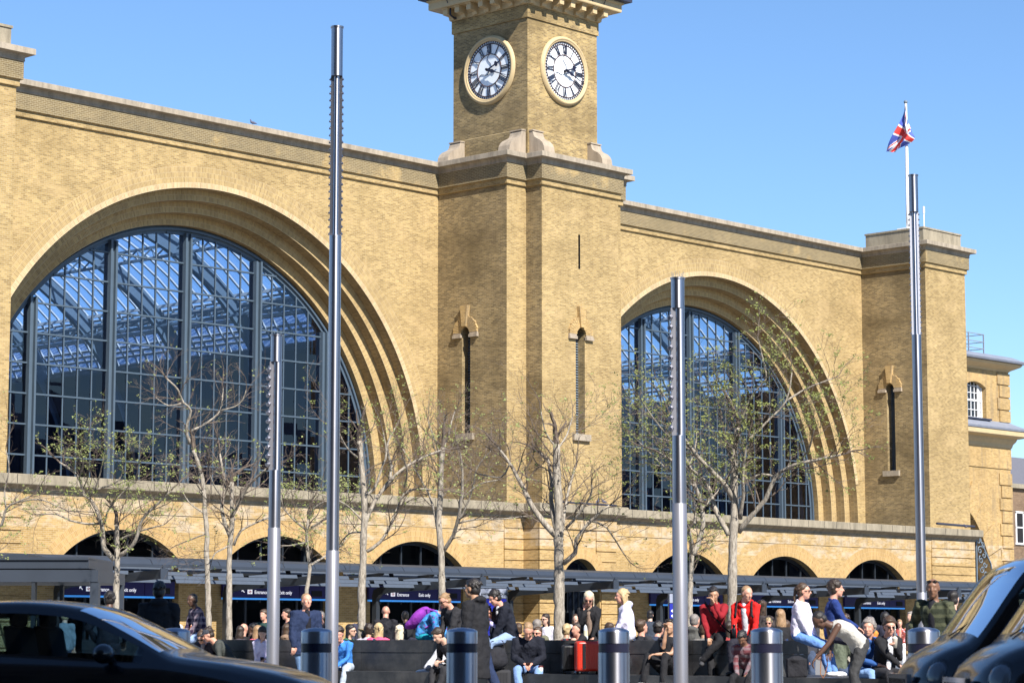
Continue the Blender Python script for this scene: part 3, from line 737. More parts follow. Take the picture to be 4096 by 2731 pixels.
# ---- train shed behind the arches
for (xa, xb, cx) in BAYS:
    sh = empty('train_shed', (cx, 110, 0)); sh.parent = station; sh.matrix_parent_inverse = pm(station).inverted()
    Rs, zc, y0, y1 = 14.6, 7.6, 85.6, 175
    rb = MB()
    y = y0+1.5
    while y < y1:
        for k in range(30):
            a, b2 = PI*k/30, PI*(k+1)/30
            for (r, w) in ((Rs-.55, .28),):
                pa = [(cx+(r+d)*math.cos(a), (r+d)*math.sin(a)+zc) for d in (-.42, .42)]; pb_ = [(cx+(r+d)*math.cos(b2), (r+d)*math.sin(b2)+zc) for d in (-.42, .42)]
                for yy in (y-w/2, y+w/2): rb.quad((pa[0][0], yy, pa[0][1]), (pb_[0][0], yy, pb_[0][1]), (pb_[1][0], yy, pb_[1][1]), (pa[1][0], yy, pa[1][1]))
                rb.quad((pa[0][0], y-w/2, pa[0][1]), (pb_[0][0], y-w/2, pb_[0][1]), (pb_[0][0], y+w/2, pb_[0][1]), (pa[0][0], y+w/2, pa[0][1]))
        y += 6.1
    rb.build('roof_ribs', M['shed_steel'], sh)
    wb = MB(); y = y0
    while y < y1:
        for k in range(5, 25):
            a, b2 = PI*k/30, PI*(k+1)/30
            wb.bar((cx+Rs*math.cos(a), y, zc+Rs*math.sin(a)), (cx+Rs*math.cos(b2), y, zc+Rs*math.sin(b2)), .09, .12, up=(0, 1, 0))
        y += .86
    for k, a in enumerate([.72, .76, .82, .74, .78, 1.05, 1.3, 1.57, 1.84, 2.1, 2.32, 2.36, 2.40, 2.42]):
        for q in (0,):
            wb.bar((cx+(Rs-.1)*math.cos(a), y0, zc+(Rs-.1)*math.sin(a)), (cx+(Rs-.1)*math.cos(a), y1, zc+(Rs-.1)*math.sin(a)), .10, .16)
    for k in range(10):
        a = .625+.021*k
        if k % 4 == 3: continue
        wb.bar((cx+(Rs+.02)*math.cos(a), y0, zc+(Rs+.02)*math.sin(a)), (cx+(Rs+.02)*math.cos(a), y1, zc+(Rs+.02)*math.sin(a)), .05, .15, up=(-math.sin(a), 0, math.cos(a)))
    wb.build('roof_glazing_bars', M['white_bar'], sh)
    tz = MB()
    for a in (.78, 1.12, 2.02, 2.36):   # lattice purlins
        for q in (0, 1):
            r = Rs-.3-q*.7
            tz.bar((cx+r*math.cos(a), y0, zc+r*math.sin(a)), (cx+r*math.cos(a), y1, zc+r*math.sin(a)), .12)
        y = y0
        while y < y1-1.2:
            tz.bar((cx+(Rs-.3)*math.cos(a), y, zc+(Rs-.3)*math.sin(a)), (cx+(Rs-1.)*math.cos(a), y+.6, zc+(Rs-1.)*math.sin(a)), .07)
            tz.bar((cx+(Rs-1.)*math.cos(a), y+.6, zc+(Rs-1.)*math.sin(a)), (cx+(Rs-.3)*math.cos(a), y+1.2, zc+(Rs-.3)*math.sin(a)), .07); y += 1.2
    tz.build('lattice_purlin', M['shed_steel'], sh)
    gs = MB()
    for k in range(15, 75):
        a, b2 = PI*k/90, PI*(k+1)/90
        gs.quad((cx+(Rs+.1)*math.cos(a), y0, zc+(Rs+.1)*math.sin(a)), (cx+(Rs+.1)*math.cos(b2), y0, zc+(Rs+.1)*math.sin(b2)), (cx+(Rs+.1)*math.cos(b2), y1, zc+(Rs+.1)*math.sin(b2)), (cx+(Rs+.1)*math.cos(a), y1, zc+(Rs+.1)*math.sin(a)))
    gs.build('roof_glass', M['shed_glass'], sh)
    lo = MB()
    for q in (-1, 1):
        for k in range(17):
            a, b2 = PI*k/90, PI*(k+1)/90; r = Rs-.75
            lo.quad((cx+q*r*math.cos(a), y0, zc+r*math.sin(a)), (cx+q*r*math.cos(b2), y0, zc+r*math.sin(b2)), (cx+q*r*math.cos(b2), y1, zc+r*math.sin(b2)), (cx+q*r*math.cos(a), y1, zc+r*math.sin(a)))
        lo.quad((cx+q*(Rs-.75), y0, 0), (cx+q*(Rs-.75), y1, 0), (cx+q*(Rs-.75), y1, zc), (cx+q*(Rs-.75), y0, zc)); a = PI*17/90
        lo.quad((cx+q*(Rs-.75)*math.cos(a), y0, zc+(Rs-.75)*math.sin(a)), (cx+q*(Rs+.15)*math.cos(a), y0, zc+(Rs+.15)*math.sin(a)), (cx+q*(Rs+.15)*math.cos(a), y1, zc+(Rs+.15)*math.sin(a)), (cx+q*(Rs-.75)*math.cos(a), y1, zc+(Rs-.75)*math.sin(a)))
    lo.box(cx-Rs, cx+Rs, y1, y1+.2, 0, zc+Rs*.55); lo.box(cx-Rs, cx+Rs, y0, y1, 0, .05)
    lo.build('shed_wall', M['inner_dark'], sh)
    if cx < 80:
        bl = MB(); bl.lathe((cx-.9, 90, 19.0), [(.001, .35), (.2, .3), (.3, .1), (.32, 0), (.28, -.1), (.001, -.12)], 14); bl.bar((cx-.9, 90, 19.2), (cx-.9, 90, 21.5), .04)
        bl.build('hanging_lamp', M['canopy'], sh)

# ================================================================== CANOPY
M['slat'] = plain('blue_grey_louvre', (.072, .09, .12), .5, .1, var=.12)
can = empty('entrance_canopy', (87, 74, 0), 'long slate grey louvred metal canopy running under the brick arches', 'canopy')
YF, YB = 70.7, 77.2
X0, X1 = 49.5, 122.0
f = MB()
seg = 1.62; x = X0
while x < X1:
    b2 = min(x+seg-.03, X1)
    f.prism([(YF-.02, 3.69), (YF+.12, 3.88), (YF+.5, 3.98), (YF+.5, 3.94), (YF+.14, 3.83), (YF+.02, 3.66)], lambda y, z: (x, y, z), lambda y, z: (b2, y, z)); x += seg
f.build('fascia_panels', M['canopy'], can)
r = MB(); r.box(X0, X1, YF-.06, YF+.06, 3.60, 3.655); r.box(X0, X1, YF-.02, YF+.02, 3.655, 3.70); r.build('front_rail', M['canopy'], can)
top = MB(); top.quad((X0, 75.6, 3.97), (X1, 75.6, 3.97), (X1, YL, 4.16), (X0, YL, 4.16)); top.quad((X0, 75.6, 3.95), (X1, 75.6, 3.95), (X1, YL, 4.14), (X0, YL, 4.14))
top.build('roof_sheet', M['canopy_dark'], can)
for k in range(4):
    lou = MB(); y = YF+.9+k*1.0; z = 3.62-.115*k; x = X0+(k % 2)*1.1+k*.4
    while x < X1:
        lou.prism([(y, z-.13), (y+.02, z-.135), (y+.075, z), (y+.06, z+.005)], lambda a, b: (x, a, b), lambda a, b: (min(x+2.55, X1), a, b)); x += 2.82
    lou.build('louvre_blades', M['slat'], can)
tips = [56.45-8.5, 56.45, 64.95, 73.46, 82.03, 92.91, 101.4, 109.9, 118.3]
for i, tx in enumerate(tips):
    b = MB()
    w = .11
    b.prism([(YF-.06, 3.53), (YB-.4, 3.22), (YB-.05, 3.1), (YB+.05, 2.85), (YB+.05, 0), (YB-.22, 0), (YB-.22, 2.72), (YB-.4, 2.88), (YB-.8, 2.95), (YF-.06, 3.19)],
            lambda y, z: (tx-w, y, z), lambda y, z: (tx+w, y, z))
    b.build('cantilever_beam', M['canopy_dark'], can)
    e = MB(); e.box(tx-.17, tx+.17, YF-.12, YF-.065, 3.17, 3.56); e.box(tx-.05, tx+.05, YF-.1, YF, 3.56, 3.68); e.build('beam_end_plate', M['canopy'], can)
    for q in (-2.82, 2.82):
        c = MB(); c.bar((tx+q, YF, 3.55), (tx+q, YB+.4, 3.3), .06, .12); c.build('cross_rib', M['canopy_dark'], can)

# signs over the entrances
def text(s, size, loc, rt, up, mat, parent, name='lettering', depth=.004, align='LEFT'):
    cu = bpy.data.curves.new(name, 'FONT'); cu.body = s; cu.size = size; cu.extrude = depth; cu.align_x = align; cu.offset = size*.004
    ob = bpy.data.objects.new(name, cu); COL.objects.link(ob)
    rt = Vector(rt).normalized(); up = Vector(up).normalized(); nz = rt.cross(up)
    dg = bpy.context.evaluated_depsgraph_get(); me = bpy.data.meshes.new_from_object(ob.evaluated_get(dg))
    bpy.data.objects.remove(ob)
    mt = Matrix((rt, up, nz)).transposed().to_4x4(); mt.translation = Vector(loc); me.transform(mt)
    me.materials.clear(); me.materials.append(mat)
    o = bpy.data.objects.new(name, me); COL.objects.link(o)
    if parent: o.parent = parent; o.matrix_parent_inverse = pm(parent).inverted()
    return o
WHERE = ['the far left archway', 'the second archway from the left, behind the man in a navy coat', 'the archway behind the bald man in a black top', 'the archway behind the man in the maroon sweatshirt',
         'the archway behind the woman in the white jacket', 'the rightmost archway, behind the seated man with an iced drink']
for i, c in enumerate(LUN):
    sx0, sx1 = c-3.2, c+2.6
    s = empty('entrance_sign', (c, 77.7, 2.9), 'navy sign over '+WHERE[i], 'sign', 'navy signs over the station entrances')
    p = MB(); p.box(sx0, c+1.05, 77.72, 77.84, 2.69, 3.3); p.box(c+1.08, sx1, 77.72, 77.84, 2.69, 3.3); p.build('sign_panel', M['sign_navy'], s)
    l = MB()
    for k in range(4):
        a = sx0+(sx1-sx0)*k/4; l.box(a, a+(sx1-sx0)/4-.03, 77.70, 77.80, 2.60, 2.675)
    l.build('light_strip', M['sign_strip'], s)
    text('Entrance', .21, (c-1.48, 77.71, 2.85), (1, 0, 0), (0, 0, 1), M['sign_text'], s)
    text('Exit only', .21, (c-.12, 77.71, 2.85), (1, 0, 0), (0, 0, 1), M['sign_text'], s)
    lb = MB(); lb.box(c-1.86, c-1.60, 77.705, 77.715, 2.84, 3.02); lb.build('rail_logo_plate', M['sign_text'], s)
    la = MB(); zc_ = 2.93; xc_ = c-1.73
    for q in (-1, 1): la.box(xc_-.1, xc_+.1, 77.70, 77.704, zc_+q*.022-.009, zc_+q*.022+.009)
    la.bar((xc_-.04, 77.702, zc_+.07), (xc_+.05, 77.702, zc_+.02), .016, .002, up=(0, 1, 0)); la.bar((xc_-.05, 77.702, zc_-.02), (xc_+.04, 77.702, zc_-.07), .016, .002, up=(0, 1, 0)); la.bar((xc_-.05, 77.702, zc_-.02), (xc_+.05, 77.702, zc_+.02), .014, .002, up=(0, 1, 0))
    la.build('rail_logo', M['wall_red'], s)
    ar = MB(); ar.bar((c-2.16, 77.705, 3.02), (c-2.04, 77.705, 2.90), .03, .01, up=(0, 1, 0)); ar.bar((c-2.17, 77.705, 3.02), (c-2.17, 77.705, 2.93), .03, .01, up=(0, 1, 0)); ar.bar((c-2.17, 77.705, 3.02), (c-2.09, 77.705, 3.03), .03, .01, up=(0, 1, 0)); ar.build('arrow', M['sign_text'], s)
    dpn = MB(); dpn.box(c+1.75, c+2.35, 77.70, 77.715, 2.78, 3.02); dpn.build('information_screen', M['void'], s)

# small doorway panels: posts of glass draught lobby and yellow bin colours stay out; brick building to the right
rb = empty('brick_office_building', (130, 86, 0), 'yellow brick corner building with rusticated corners, a white sash window and a rooftop railing', 'building')
b = MB(); YR = 84.
WX = (131.9, 134.45, 15.05, 17.05)
arch_strip(b, fY(YR), 122.9, 137.2, 0, 13.2, [(128., 3.75, 6.62, 0., 6.6)])
for (a, bb, c, d) in ((122.9, WX[0], 14.4, 18.3), (WX[1], 137.2, 14.4, 18.3), (WX[0], WX[1], 14.4, WX[2])): b.quad((a, YR, c), (bb, YR, c), (bb, YR, d), (a, YR, d))
n = 12
for i in range(n):
    xa_ = WX[0]+(WX[1]-WX[0])*i/n; xb_ = WX[0]+(WX[1]-WX[0])*(i+1)/n; zf = lambda x: WX[3]+.35*(1-((x-133.175)/1.275)**2)
    b.quad((xa_, YR, zf(xa_)), (xb_, YR, zf(xb_)), (xb_, YR, 18.3), (xa_, YR, 18.3))
    b.quad((xa_, YR, zf(xa_)), (xb_, YR, zf(xb_)), (xb_, YR+.35, zf(xb_)), (xa_, YR+.35, zf(xa_)))
for q in WX[:2]: b.quad((q, YR, WX[2]), (q, YR+.35, WX[2]), (q, YR+.35, WX[3]), (q, YR, WX[3]))
b.quad((137.2, YR, 0), (137.2, YR+14, 0), (137.2, YR+14, 18.3), (137.2, YR, 18.3)); b.box(122.9, 137.25, YR-.06, YR+.3, 11.9, 13.2)
b.build('wall', M['brick_low'], rb)
b = MB(); z = .2
while z < 18.0:
    if abs(z-11.68) < .5 and b.v: b.build('quoins', M['brick_low'], rb); b = MB()
    if not 11.5 < z < 14.6:
        w = 1.5 if int(z/.82) % 2 else 1.28
        b.box(137.26-w, 137.26, YR-.08, YR+1., z, z+.74)
    z += .82
b.build('quoins', M['brick_low'], rb)
b = MB(); n = 13
for k in range(n):
    a, bb = PI*.05+PI*.9*k/n, PI*.05+PI*.9*(k+1)/n-.012
    Rk = 8.1+(.35 if k % 2 else 0)
    pts = [(128+6.62*math.cos(a), 3.75+6.62*math.sin(a)), (128+Rk*math.cos(a), 3.75+Rk*math.sin(a)), (128+Rk*math.cos(bb), 3.75+Rk*math.sin(bb)), (128+6.62*math.cos(bb), 3.75+6.62*math.sin(bb))]
    b.prism(pts, lambda u, z: (u, YR-.09, z), lambda u, z: (u, YR+.9, z))
b.build('arch_voussoirs', M['brick_low'], rb)
b = MB(); b.box(122.9, 134.5, YR+3.5, YR+3.6, 0, 11); b.quad((122.95, YR+.1, 0), (122.95, YR+3.5, 0), (122.95, YR+3.5, 11), (122.95, YR+.1, 11)); b.build('arch_recess', M['brick_far'], rb)
b = MB(); CP = [(122.9, YR), (137.2, YR), (137.2, YR+14)]
b.sweep(CP, [(.02, 13.2), (.1, 13.3), (.15, 13.5), (.3, 13.7), (.35, 13.85), (.85, 13.95), (.9, 14.0), (.9, 14.3), (0, 14.3)]); b.build('cornice', M['cream'], rb)
b = MB(); b.sweep(CP, [(.0, 14.31), (.95, 14.32), (.98, 14.45), (.4, 14.72), (.0, 14.95)])
b.sweep(CP, [(.0, 18.75), (.85, 18.78), (.9, 18.9), (.2, 19.25), (0, 19.3)]); b.build('lead_roof_edge', M['lead'], rb)
b = MB(); b.sweep(CP, [(.02, 18.25), (.1, 18.35), (.3, 18.45), (.6, 18.6), (.7, 18.74), (0, 18.74)]); b.build('eaves', M['cream'], rb)
b = MB(); b.box(123., 137., YR+.2, YR+13, 18.9, 19.28); b.box(123, 137, YR+.2, YR+13, 14.4, 14.6); b.build('roof', M['lead'], rb)
w = MB(); cxw = 133.175; yw = YR+.33
w.box(WX[0], WX[1], yw, yw+.06, WX[2], WX[2]+.1); w.box(WX[0], WX[1], yw-.03, yw+.03, 16.15, 16.27)
for q in (WX[0]+.06, WX[0]+.45, WX[1]-.45, WX[1]-.06): w.box(q-.06, q+.06, yw-.02, yw+.06, WX[2], 17.4)
for q in (WX[0]+.25, cxw-.42, cxw, cxw+.42, WX[1]-.25): w.box(q-.02, q+.02, yw, yw+.05, WX[2], 17.4)
for z in (15.6, 16.7, 17.15): w.box(WX[0], WX[1], yw, yw+.05, z-.02, z+.02)
ww = w.build('window', M['white'], rb)
g = MB(); g.quad((WX[0], yw+.08, WX[2]), (WX[1], yw+.08, WX[2]), (WX[1], yw+.08, 17.45), (WX[0], yw+.08, 17.45)); g.build('pane', M['glass_dark'], ww)
g = MB(); g.box(WX[0], WX[1], yw+1.2, yw+1.3, 14.8, 17.6); g.build('dark_room', M['void'], rb)
s = MB(); s.box(WX[0]-.1, WX[1]+.3, YR-.22, YR+.3, 14.93, 15.04); s.build('window_sill', M['gutter'], rb)
r_ = MB()
for z in (19.8, 20.25, 20.75): r_.bar((124, YR+1, z), (135.9, YR+1, z), .05); r_.bar((135.9, YR+1, z), (135.9, YR+5, z), .05)
for x in (125.5, 127.2, 128.9, 130.6, 132.3, 134.1, 135.9): r_.bar((x, YR+1, 19.2), (x, YR+1, 20.78), .07)
r_.build('railing', M['lead'], rb)
# curled iron bracket in the archway
ir = MB()
def spiral(c, r, turns, sg, ph):
    pts = [(c[0]+sg*r*(1-t/18)*math.cos(ph+turns*2*PI*t/18), 78.05, c[1]+r*(1-t/18)*math.sin(ph+turns*2*PI*t/18)) for t in range(17)]
    ir.tube(pts, .035, 5)
for k in range(5):
    z = 6.7-.55*k; spiral((123.75+.1*k, z), .26, 1.4, 1, k); spiral((124.15+.1*k, z-.28), .22, 1.3, -1, k+1)
ir.bar((123.45, 78.05, 7.3), (123.45, 78.05, 4.2), .08); ir.bar((123.5, 78.05, 7.2), (125., 78.05, 5.4), .07); ir.bar((125., 78.05, 5.4), (125.3, 78.05, 4.2), .07); ir.bar((123.4, 78.05, 4.2), (125.4, 78.05, 4.2), .1)
io = ir.build('iron_grille', M['iron']); tag(io, 'curly grey wrought iron bracket at the right-hand corner of the station under the ledge', 'ironwork')

# far street buildings to the right
fb = empty('terrace_house', (168, 104, 0), 'distant brown brick terrace with slate roof and red chimney pots at the right edge', 'building')
fx, fy = 160., 104.
b = MB(); b.box(fx, fx+22, fy, fy+10, 0, 13.2); b.build('wall', M['brick_far'], fb)
b = MB(); b.box(fx-.2, fx+22.3, fy-.3, fy+.1, 13.0, 13.35); b.build('cornice', M['stone_dark'], fb)
b = MB(); b.add([(fx, fy, 13.3), (fx+22, fy, 13.3), (fx+22, fy+10, 13.3), (fx, fy+10, 13.3), (fx+1.5, fy+3.5, 16.0), (fx+20, fy+3.5, 16.)], [(0, 1, 5, 4), (1, 2, 5), (2, 3, 4, 5), (3, 0, 4)]); b.build('roof', M['gutter'] if 0 else plain('slate_roof', (.12, .12, .14), .7, var=.2), fb)
for k in range(9):
    for zf in (8.6, 4.4):
        x = fx+1.0+k*2.35
        b = MB(); b.box(x, x+.14, fy-.06, fy+.05, zf, zf+2.5); b.box(x+1.1, x+1.24, fy-.06, fy+.05, zf, zf+2.5); b.box(x, x+1.24, fy-.06, fy+.05, zf+2.4, zf+2.55); b.box(x-.1, x+1.34, fy-.12, fy+.05, zf-.15, zf); b.box(x, x+1.24, fy-.05, fy+.05, zf+1.2, zf+1.3)
        wi = b.build('window', M['white'], fb)
        b = MB(); b.box(x+.1, x+1.15, fy-.03, fy+.05, zf, zf+2.45); b.build('pane', M['void'], wi)
b = MB()
for q in (3.2, 11.5): b.box(fx+q, fx+q+2.6, fy+3, fy+4.4, 13, 17.2); b.box(fx+q-.1, fx+q+2.7, fy+2.9, fy+4.5, 16.9, 17.1)
ch = b.build('chimney', M['stone_dark'], fb)
b = MB()
for q in (3.2, 11.5):
    for k in range(4): b.lathe((fx+q+.4+.6*k, fy+3.7, 17.2), [(.2, 0), (.15, .15), (.15, .6), (.2, .7)], 8)
b.build('chimney_pots', plain('terracotta', (.42, .13, .07), .8), ch)
b = MB(); b.box(fx-1.9, fx-.7, fy-1, fy, 9, 13.4); 

# flagpole and flag on the right-hand buttress
fp = empty('flagpole', (121, 80.75, 25.0), 'white flagpole standing on the right-hand buttress', 'flagpole')
b = MB(); b.lathe((121, 80.75, 25.0), [(.13, 0), (.12, 2), (.075, 8.1), (.07, 8.15)], 14); b.build('pole', M['white'], fp, smooth=True)
b = MB(); b.ell((121, 80.75, 33.25), (.12, .12, .12)); b.build('finial', M['iron'], fp, smooth=True)
b = MB(); b.box(120.7, 121.3, 80.6, 81.35, 25.0, 25.5); b.build('base_box', M['white'], fp)
def jack(u, v):   # u along the fly (2:1), v from bottom to top
    x = (u-.5)*2; y = (v-.5)
    if abs(x) < .1 or abs(y) < .1: return 1
    if abs(x) < .17 or abs(y) < .17: return 0
    for s_ in (1, -1):
        d = (y-s_*x*.5)/math.hypot(1, .5)
        dd = d*s_*(1 if x > 0 else -1)
        if abs(d) < .095: return 1 if 0 < (d if (x > 0) == (s_ > 0) else -d) < .065 else 0
    return 2
fm = MB(); NU, NV = 72, 44
def zf_(x, y): return (3300+x/2.24, 300+y/2.24)
TOPE = [(722, 262), (700, 340), (668, 430), (618, 545), (575, 640), (545, 690)]      # upper edge of the cloth, hoist to fly
BOTE = [(734, 430), (765, 500), (792, 560), (752, 612), (690, 655), (640, 690)]      # lower edge
def pl_(pts, t):
    t = t*(len(pts)-1); i = min(int(t), len(pts)-2); f = t-i; p0 = pts[max(0, i-1)]; p1 = pts[i]; p2 = pts[i+1]; p3 = pts[min(len(pts)-1, i+2)]
    return tuple(.5*(2*p1[k]+(p2[k]-p0[k])*f+(2*p0[k]-5*p1[k]+4*p2[k]-p3[k])*f*f+(3*p1[k]-p0[k]-3*p2[k]+p3[k])*f**3) for k in (0, 1))
def flagP(u, v):
    a = pl_(TOPE, u); b_ = pl_(BOTE, u)
    x = b_[0]+(a[0]-b_[0])*v; y = b_[1]+(a[1]-b_[1])*v
    q = atX(*zf_(x, y), 120.85)
    q.x += (.16*math.sin(v*8+u*5)+.07*math.sin(v*17-u*8))*min(1, u*4)
    return q
for i in range(NU):
    for j in range(NV):
        u0, u1, v0, v1 = i/NU, (i+1)/NU, j/NV, (j+1)/NV
        fm.quad(flagP(u0, v0), flagP(u1, v0), flagP(u1, v1), flagP(u0, v1), mi=jack((u0+u1)/2, (v0+v1)/2))
fo = fm.build('flag', [M['flagwhite'], M['flagred'], M['flagblue']]); tag(fo, 'red, white and blue Union flag hanging limp from the rooftop pole', 'flag')
an = MB(); an.lathe((119.3, 78.5, 25.02), [(.04, 0), (.04, .9), (.07, .9), (.07, 1.3), (.0, 1.32)], 8); tag(an.build('antenna', M['white']), 'short white antenna on the corner of the right-hand buttress', 'antenna')
# ================================================================== SETTING
def struct(mb, name, mat, kind='structure'): return mb.build(name, mat, None, kind=kind)
SC_ = 1.7415
b = MB(); b.quad((-600, -600, -.084), (900, -600, -.084), (900, 900, -.084), (-600, 900, -.084)); struct(b, 'ground', M['asphalt'])
# plaza: everything beyond the kerb line (which runs square to the view, 24.5 m out)
KD = 24.6
def RD(lat, D, z): p = F0*D+RT*lat; return (p.x, p.y, z)
b = MB(); b.quad(RD(-60, KD+.3, 0), RD(60, KD+.3, 0), RD(190, 260, 0), RD(-190, 260, 0)); struct(b, 'plaza_paving', M['paving'])
b = MB(); c = Vector(RD(0, KD+.15, -.04)); b.obox(c, RT*60, F0*.148, Vector((0, 0, .046))); struct(b, 'kerb', M['kerb'])
b = MB()
for k in range(-12, 13):
    c = Vector(RD(k*3., 15.2, -.08)); b.obox(c, RT*1., F0*.05, Vector((0, 0, .0006)))
b.build('road_markings', M['white'], None, kind='structure')
b = MB(); c = Vector(RD(0, -6.5, -.02)); b.obox(c, RT*80, F0*3.5, Vector((0, 0, .06))); struct(b, 'pavement', M['paving'])

# unseen tower added behind the camera to shade the kerb; terraces show in reflections
ST = plain('brown_shade_tower_stone', (.20, .16, .11), .8, var=.15, scale=.3)
def block(lat0, lat1, D0, D1, h, name, label, step=3.2, mat=None):
    e = empty(name, Vector(RD((lat0+lat1)/2, (D0+D1)/2, 0)), label, 'building')
    m = MB(); c = Vector(RD((lat0+lat1)/2, (D0+D1)/2, h/2)); m.obox(c, RT*((lat1-lat0)/2), F0*((D1-D0)/2), Vector((0, 0, h/2))); m.build('wall', mat or ST, e)
    w = MB(); z = 1.2
    while z < h-2:
        x = lat0+.8
        while x < lat1-1.6:
            c = Vector(RD(x+.7, D1+.0, z+.9)); w.obox(c, RT*.6, F0*.04, Vector((0, 0, .95))); x += 2.4
        z += step
    w.build('window', M['void'], e)
    return e
block(-70, 19.0, -26, -8, 47, 'unseen_shade_tower', 'tall unseen brown stone block added behind the camera to shade the left foreground')
def blk2(x0, x1, y0, y1, h, label, mat):
    e = empty('street_building', ((x0+x1)/2, (y0+y1)/2, 0), label, 'building', 'buildings along the far side of the road')
    m = MB(); m.box(x0, x1, y0, y1, 0, h); m.build('wall', mat, e)
    m = MB(); z = 1.5
    while z < h-2:
        x = x0+1
        while x < x1-1.5: m.box(x, x+1.2, y1, y1+.05, z, z+1.9); m.box(x0-.05, x0, 0+y0+(x-x0)*.3, y0+(x-x0)*.3+.5, z, z+1.9); x += 2.6
        z += 3.4
    m.build('window', M['void'], e)
    m = MB(); m.prism([(y0, h), (y1, h), ((y0+y1)/2, h+3)], lambda y, z: (x0, y, z), lambda y, z: (x1, y, z)); m.build('roof', M['gutter'], e)
dkb = plain('dark_street_brick', (.09, .07, .05), .9)
xs = 78
for i, (w, h) in enumerate([(16, 15), (22, 12.5), (14, 17), (26, 13), (18, 16), (24, 12), (30, 15.5), (26, 13), (30, 18)]):
    blk2(xs, xs+w-.3, -14-i*2, 4-i*2, h*1.05, ['three storey dark brick terrace across the road', 'dark corner block across the road', 'taller gabled brick house across the road'][i % 3]+', out of view to the right', dkb); xs += w

# black granite tiered seat
XB = 29.3
bench = empty('granite_tiered_bench', (30.4, 29, 0), 'long black polished granite bench in two tiers where people sit', 'bench')
b = MB()
Y = 19.6; sl = 1.52
while Y < 40:
    Y2 = min(Y+sl-.006, 40)
    if Y > 21.4: b.box(29.9+.003*math.sin(Y*7), 30.9, Y, Y2, .78, .995); b.box(29.905, 30.895, Y+.0, Y2, .452, .774)
    Y += sl
b.build('upper_tier', M['granite'], bench)
b = MB(); Y = 19.6; sl = 2.1
while Y < 40:
    Y2 = min(Y+sl-.006, 40); b.box(29.3, 31.6, Y, Y2, .22, .45); b.box(29.32, 31.58, Y, Y2, 0, .215); Y += sl
b.build('lower_tier', M['granite'], bench)
b = MB(); Y = 22.3
while Y < 38:
    b.box(29.885, 29.93, Y, Y+.03, .99, 1.02); Y += 1.52
b.build('skate_stop', M['steel'], bench)

# ------------------------------------------------------------------ light masts
def mast(px, D, ytop, ycap, ylamp, ymat, both, label, rad=.11):
    base = ground(px, D)
    zt = lambda y: atD_z(px, y, D)
    e = empty('light_mast', base, label, 'light mast', 'stainless light masts on the square')
    z0, z1, z2, z3, z4 = 0, zt(ymat), zt(ylamp), zt(ycap), zt(ytop)
    x, y = base.x, base.y
    b = MB(); b.lathe((x, y, 0), [(rad*1.35, 0), (rad*1.35, .03), (rad*1.04, .04), (rad*1.04, z1), (rad*.98, z1+.01)], 28); smooth_angle(b.build('lower_shaft', M['steel_matte'], e))
    b = MB(); b.lathe((x, y, 0), [(rad*.98, z1+.012), (rad*.98, z1+.03), (rad, z1+.04), (rad*.95, z2)], 28); smooth_angle(b.build('shaft', M['steel'], e))
    b = MB(); b.lathe((x, y, 0), [(rad*.95, z3), (rad*.95, z4-.03), (rad*1.05, z4-.028), (rad*1.08, z4)], 28); smooth_angle(b.build('head_cap', M['steel'], e))
    L = RT
    b = MB()
    if both:
        b.lathe((x, y, 0), [(rad*.5, z2), (rad*.5, z3)], 16)
        for q in (-1, 1): b.obox(Vector((x, y, (z2+z3)/2))+L*q*rad*.70, L*rad*.22, F0*.012, Vector((0, 0, (z3-z2)/2)))
        b.lathe((x, y, 0), [(rad*.97, z2-.01), (rad*.97, z2+.03)], 28)
    else:
        cc = L*rad*.22; b.lathe((x+cc.x, y+cc.y, 0), [(rad*.74, z2-.02), (rad*.74, z3+.02)], 28)
        pl = MB(); pl.obox(Vector((x, y, (z2+z3)/2))-L*rad*.68-F0*.02, L*rad*.34, F0*.03, Vector((0, 0, (z3-z2)/2))); pl.build('lamp_plate', M['steel_matte'], e)
    smooth_angle(b.build('lamp_section', M['steel'], e))
    n = 46 if both else 12
    proto = None
    for k in range(n):
        if both: q = -1 if k % 2 else 1; z = z2+.06+(z3-z2-.12)*(k//2)/(n/2-1)
        else: q = -1; z = z2+.1+(z3-z2-.25)*k/(n-1)
        s = .019 if both else .038
        if proto is None:
            m = MB(); m.lathe((0, 0, 0), [(s*.5, -s), (s, -s*.6), (s, s*.9), (s*.8, s)], 10, axis=-F0*.8-RT*.5+Vector((0, 0, -.35)))
            m.obox((0, 0, s*1.3), (s*.2, 0, 0), (0, s*.2, 0), (0, 0, s*.5))
            me = m.build('spotlight', M['steel'], None, smooth=False); proto = me.data; bpy.data.objects.remove(me)
        o = bpy.data.objects.new('spotlight', proto); COL.objects.link(o); o.parent = e
        p = Vector((x, y, z))-F0*(0 if both else .07)+L*q*(rad*.98 if both else rad*1.12); o.location = p-e.location
    if not both:
        b = MB()
        for k in range(9): a = 2*PI*k/9; b.bar((x+.08*math.cos(a), y+.08*math.sin(a), z4), (x+.10*math.cos(a), y+.10*math.sin(a), z4+.09), .004)
        b.build('bird_spikes', M['iron'], e)
    return e
def atD_z(px, y, D): return at(px, y, D).z
mast(1327, 41.8, 108, 306, 950, 2203, True, 'tallest stainless light mast beside the standing man in the navy coat')
mast(1092, 43.5, 1338, 1447, 1880, 2112, False, 'short stainless light mast rising behind the black saloon car')
mast(2722, 36.7, 1111, 1233, 1742, 2015, False, 'short stainless light mast between the lying man in black and the man in maroon', .108)
mast(3690, 53.3, 700, 848, 1344, 2370, True, 'tall slim light mast in front of the right-hand buttress')

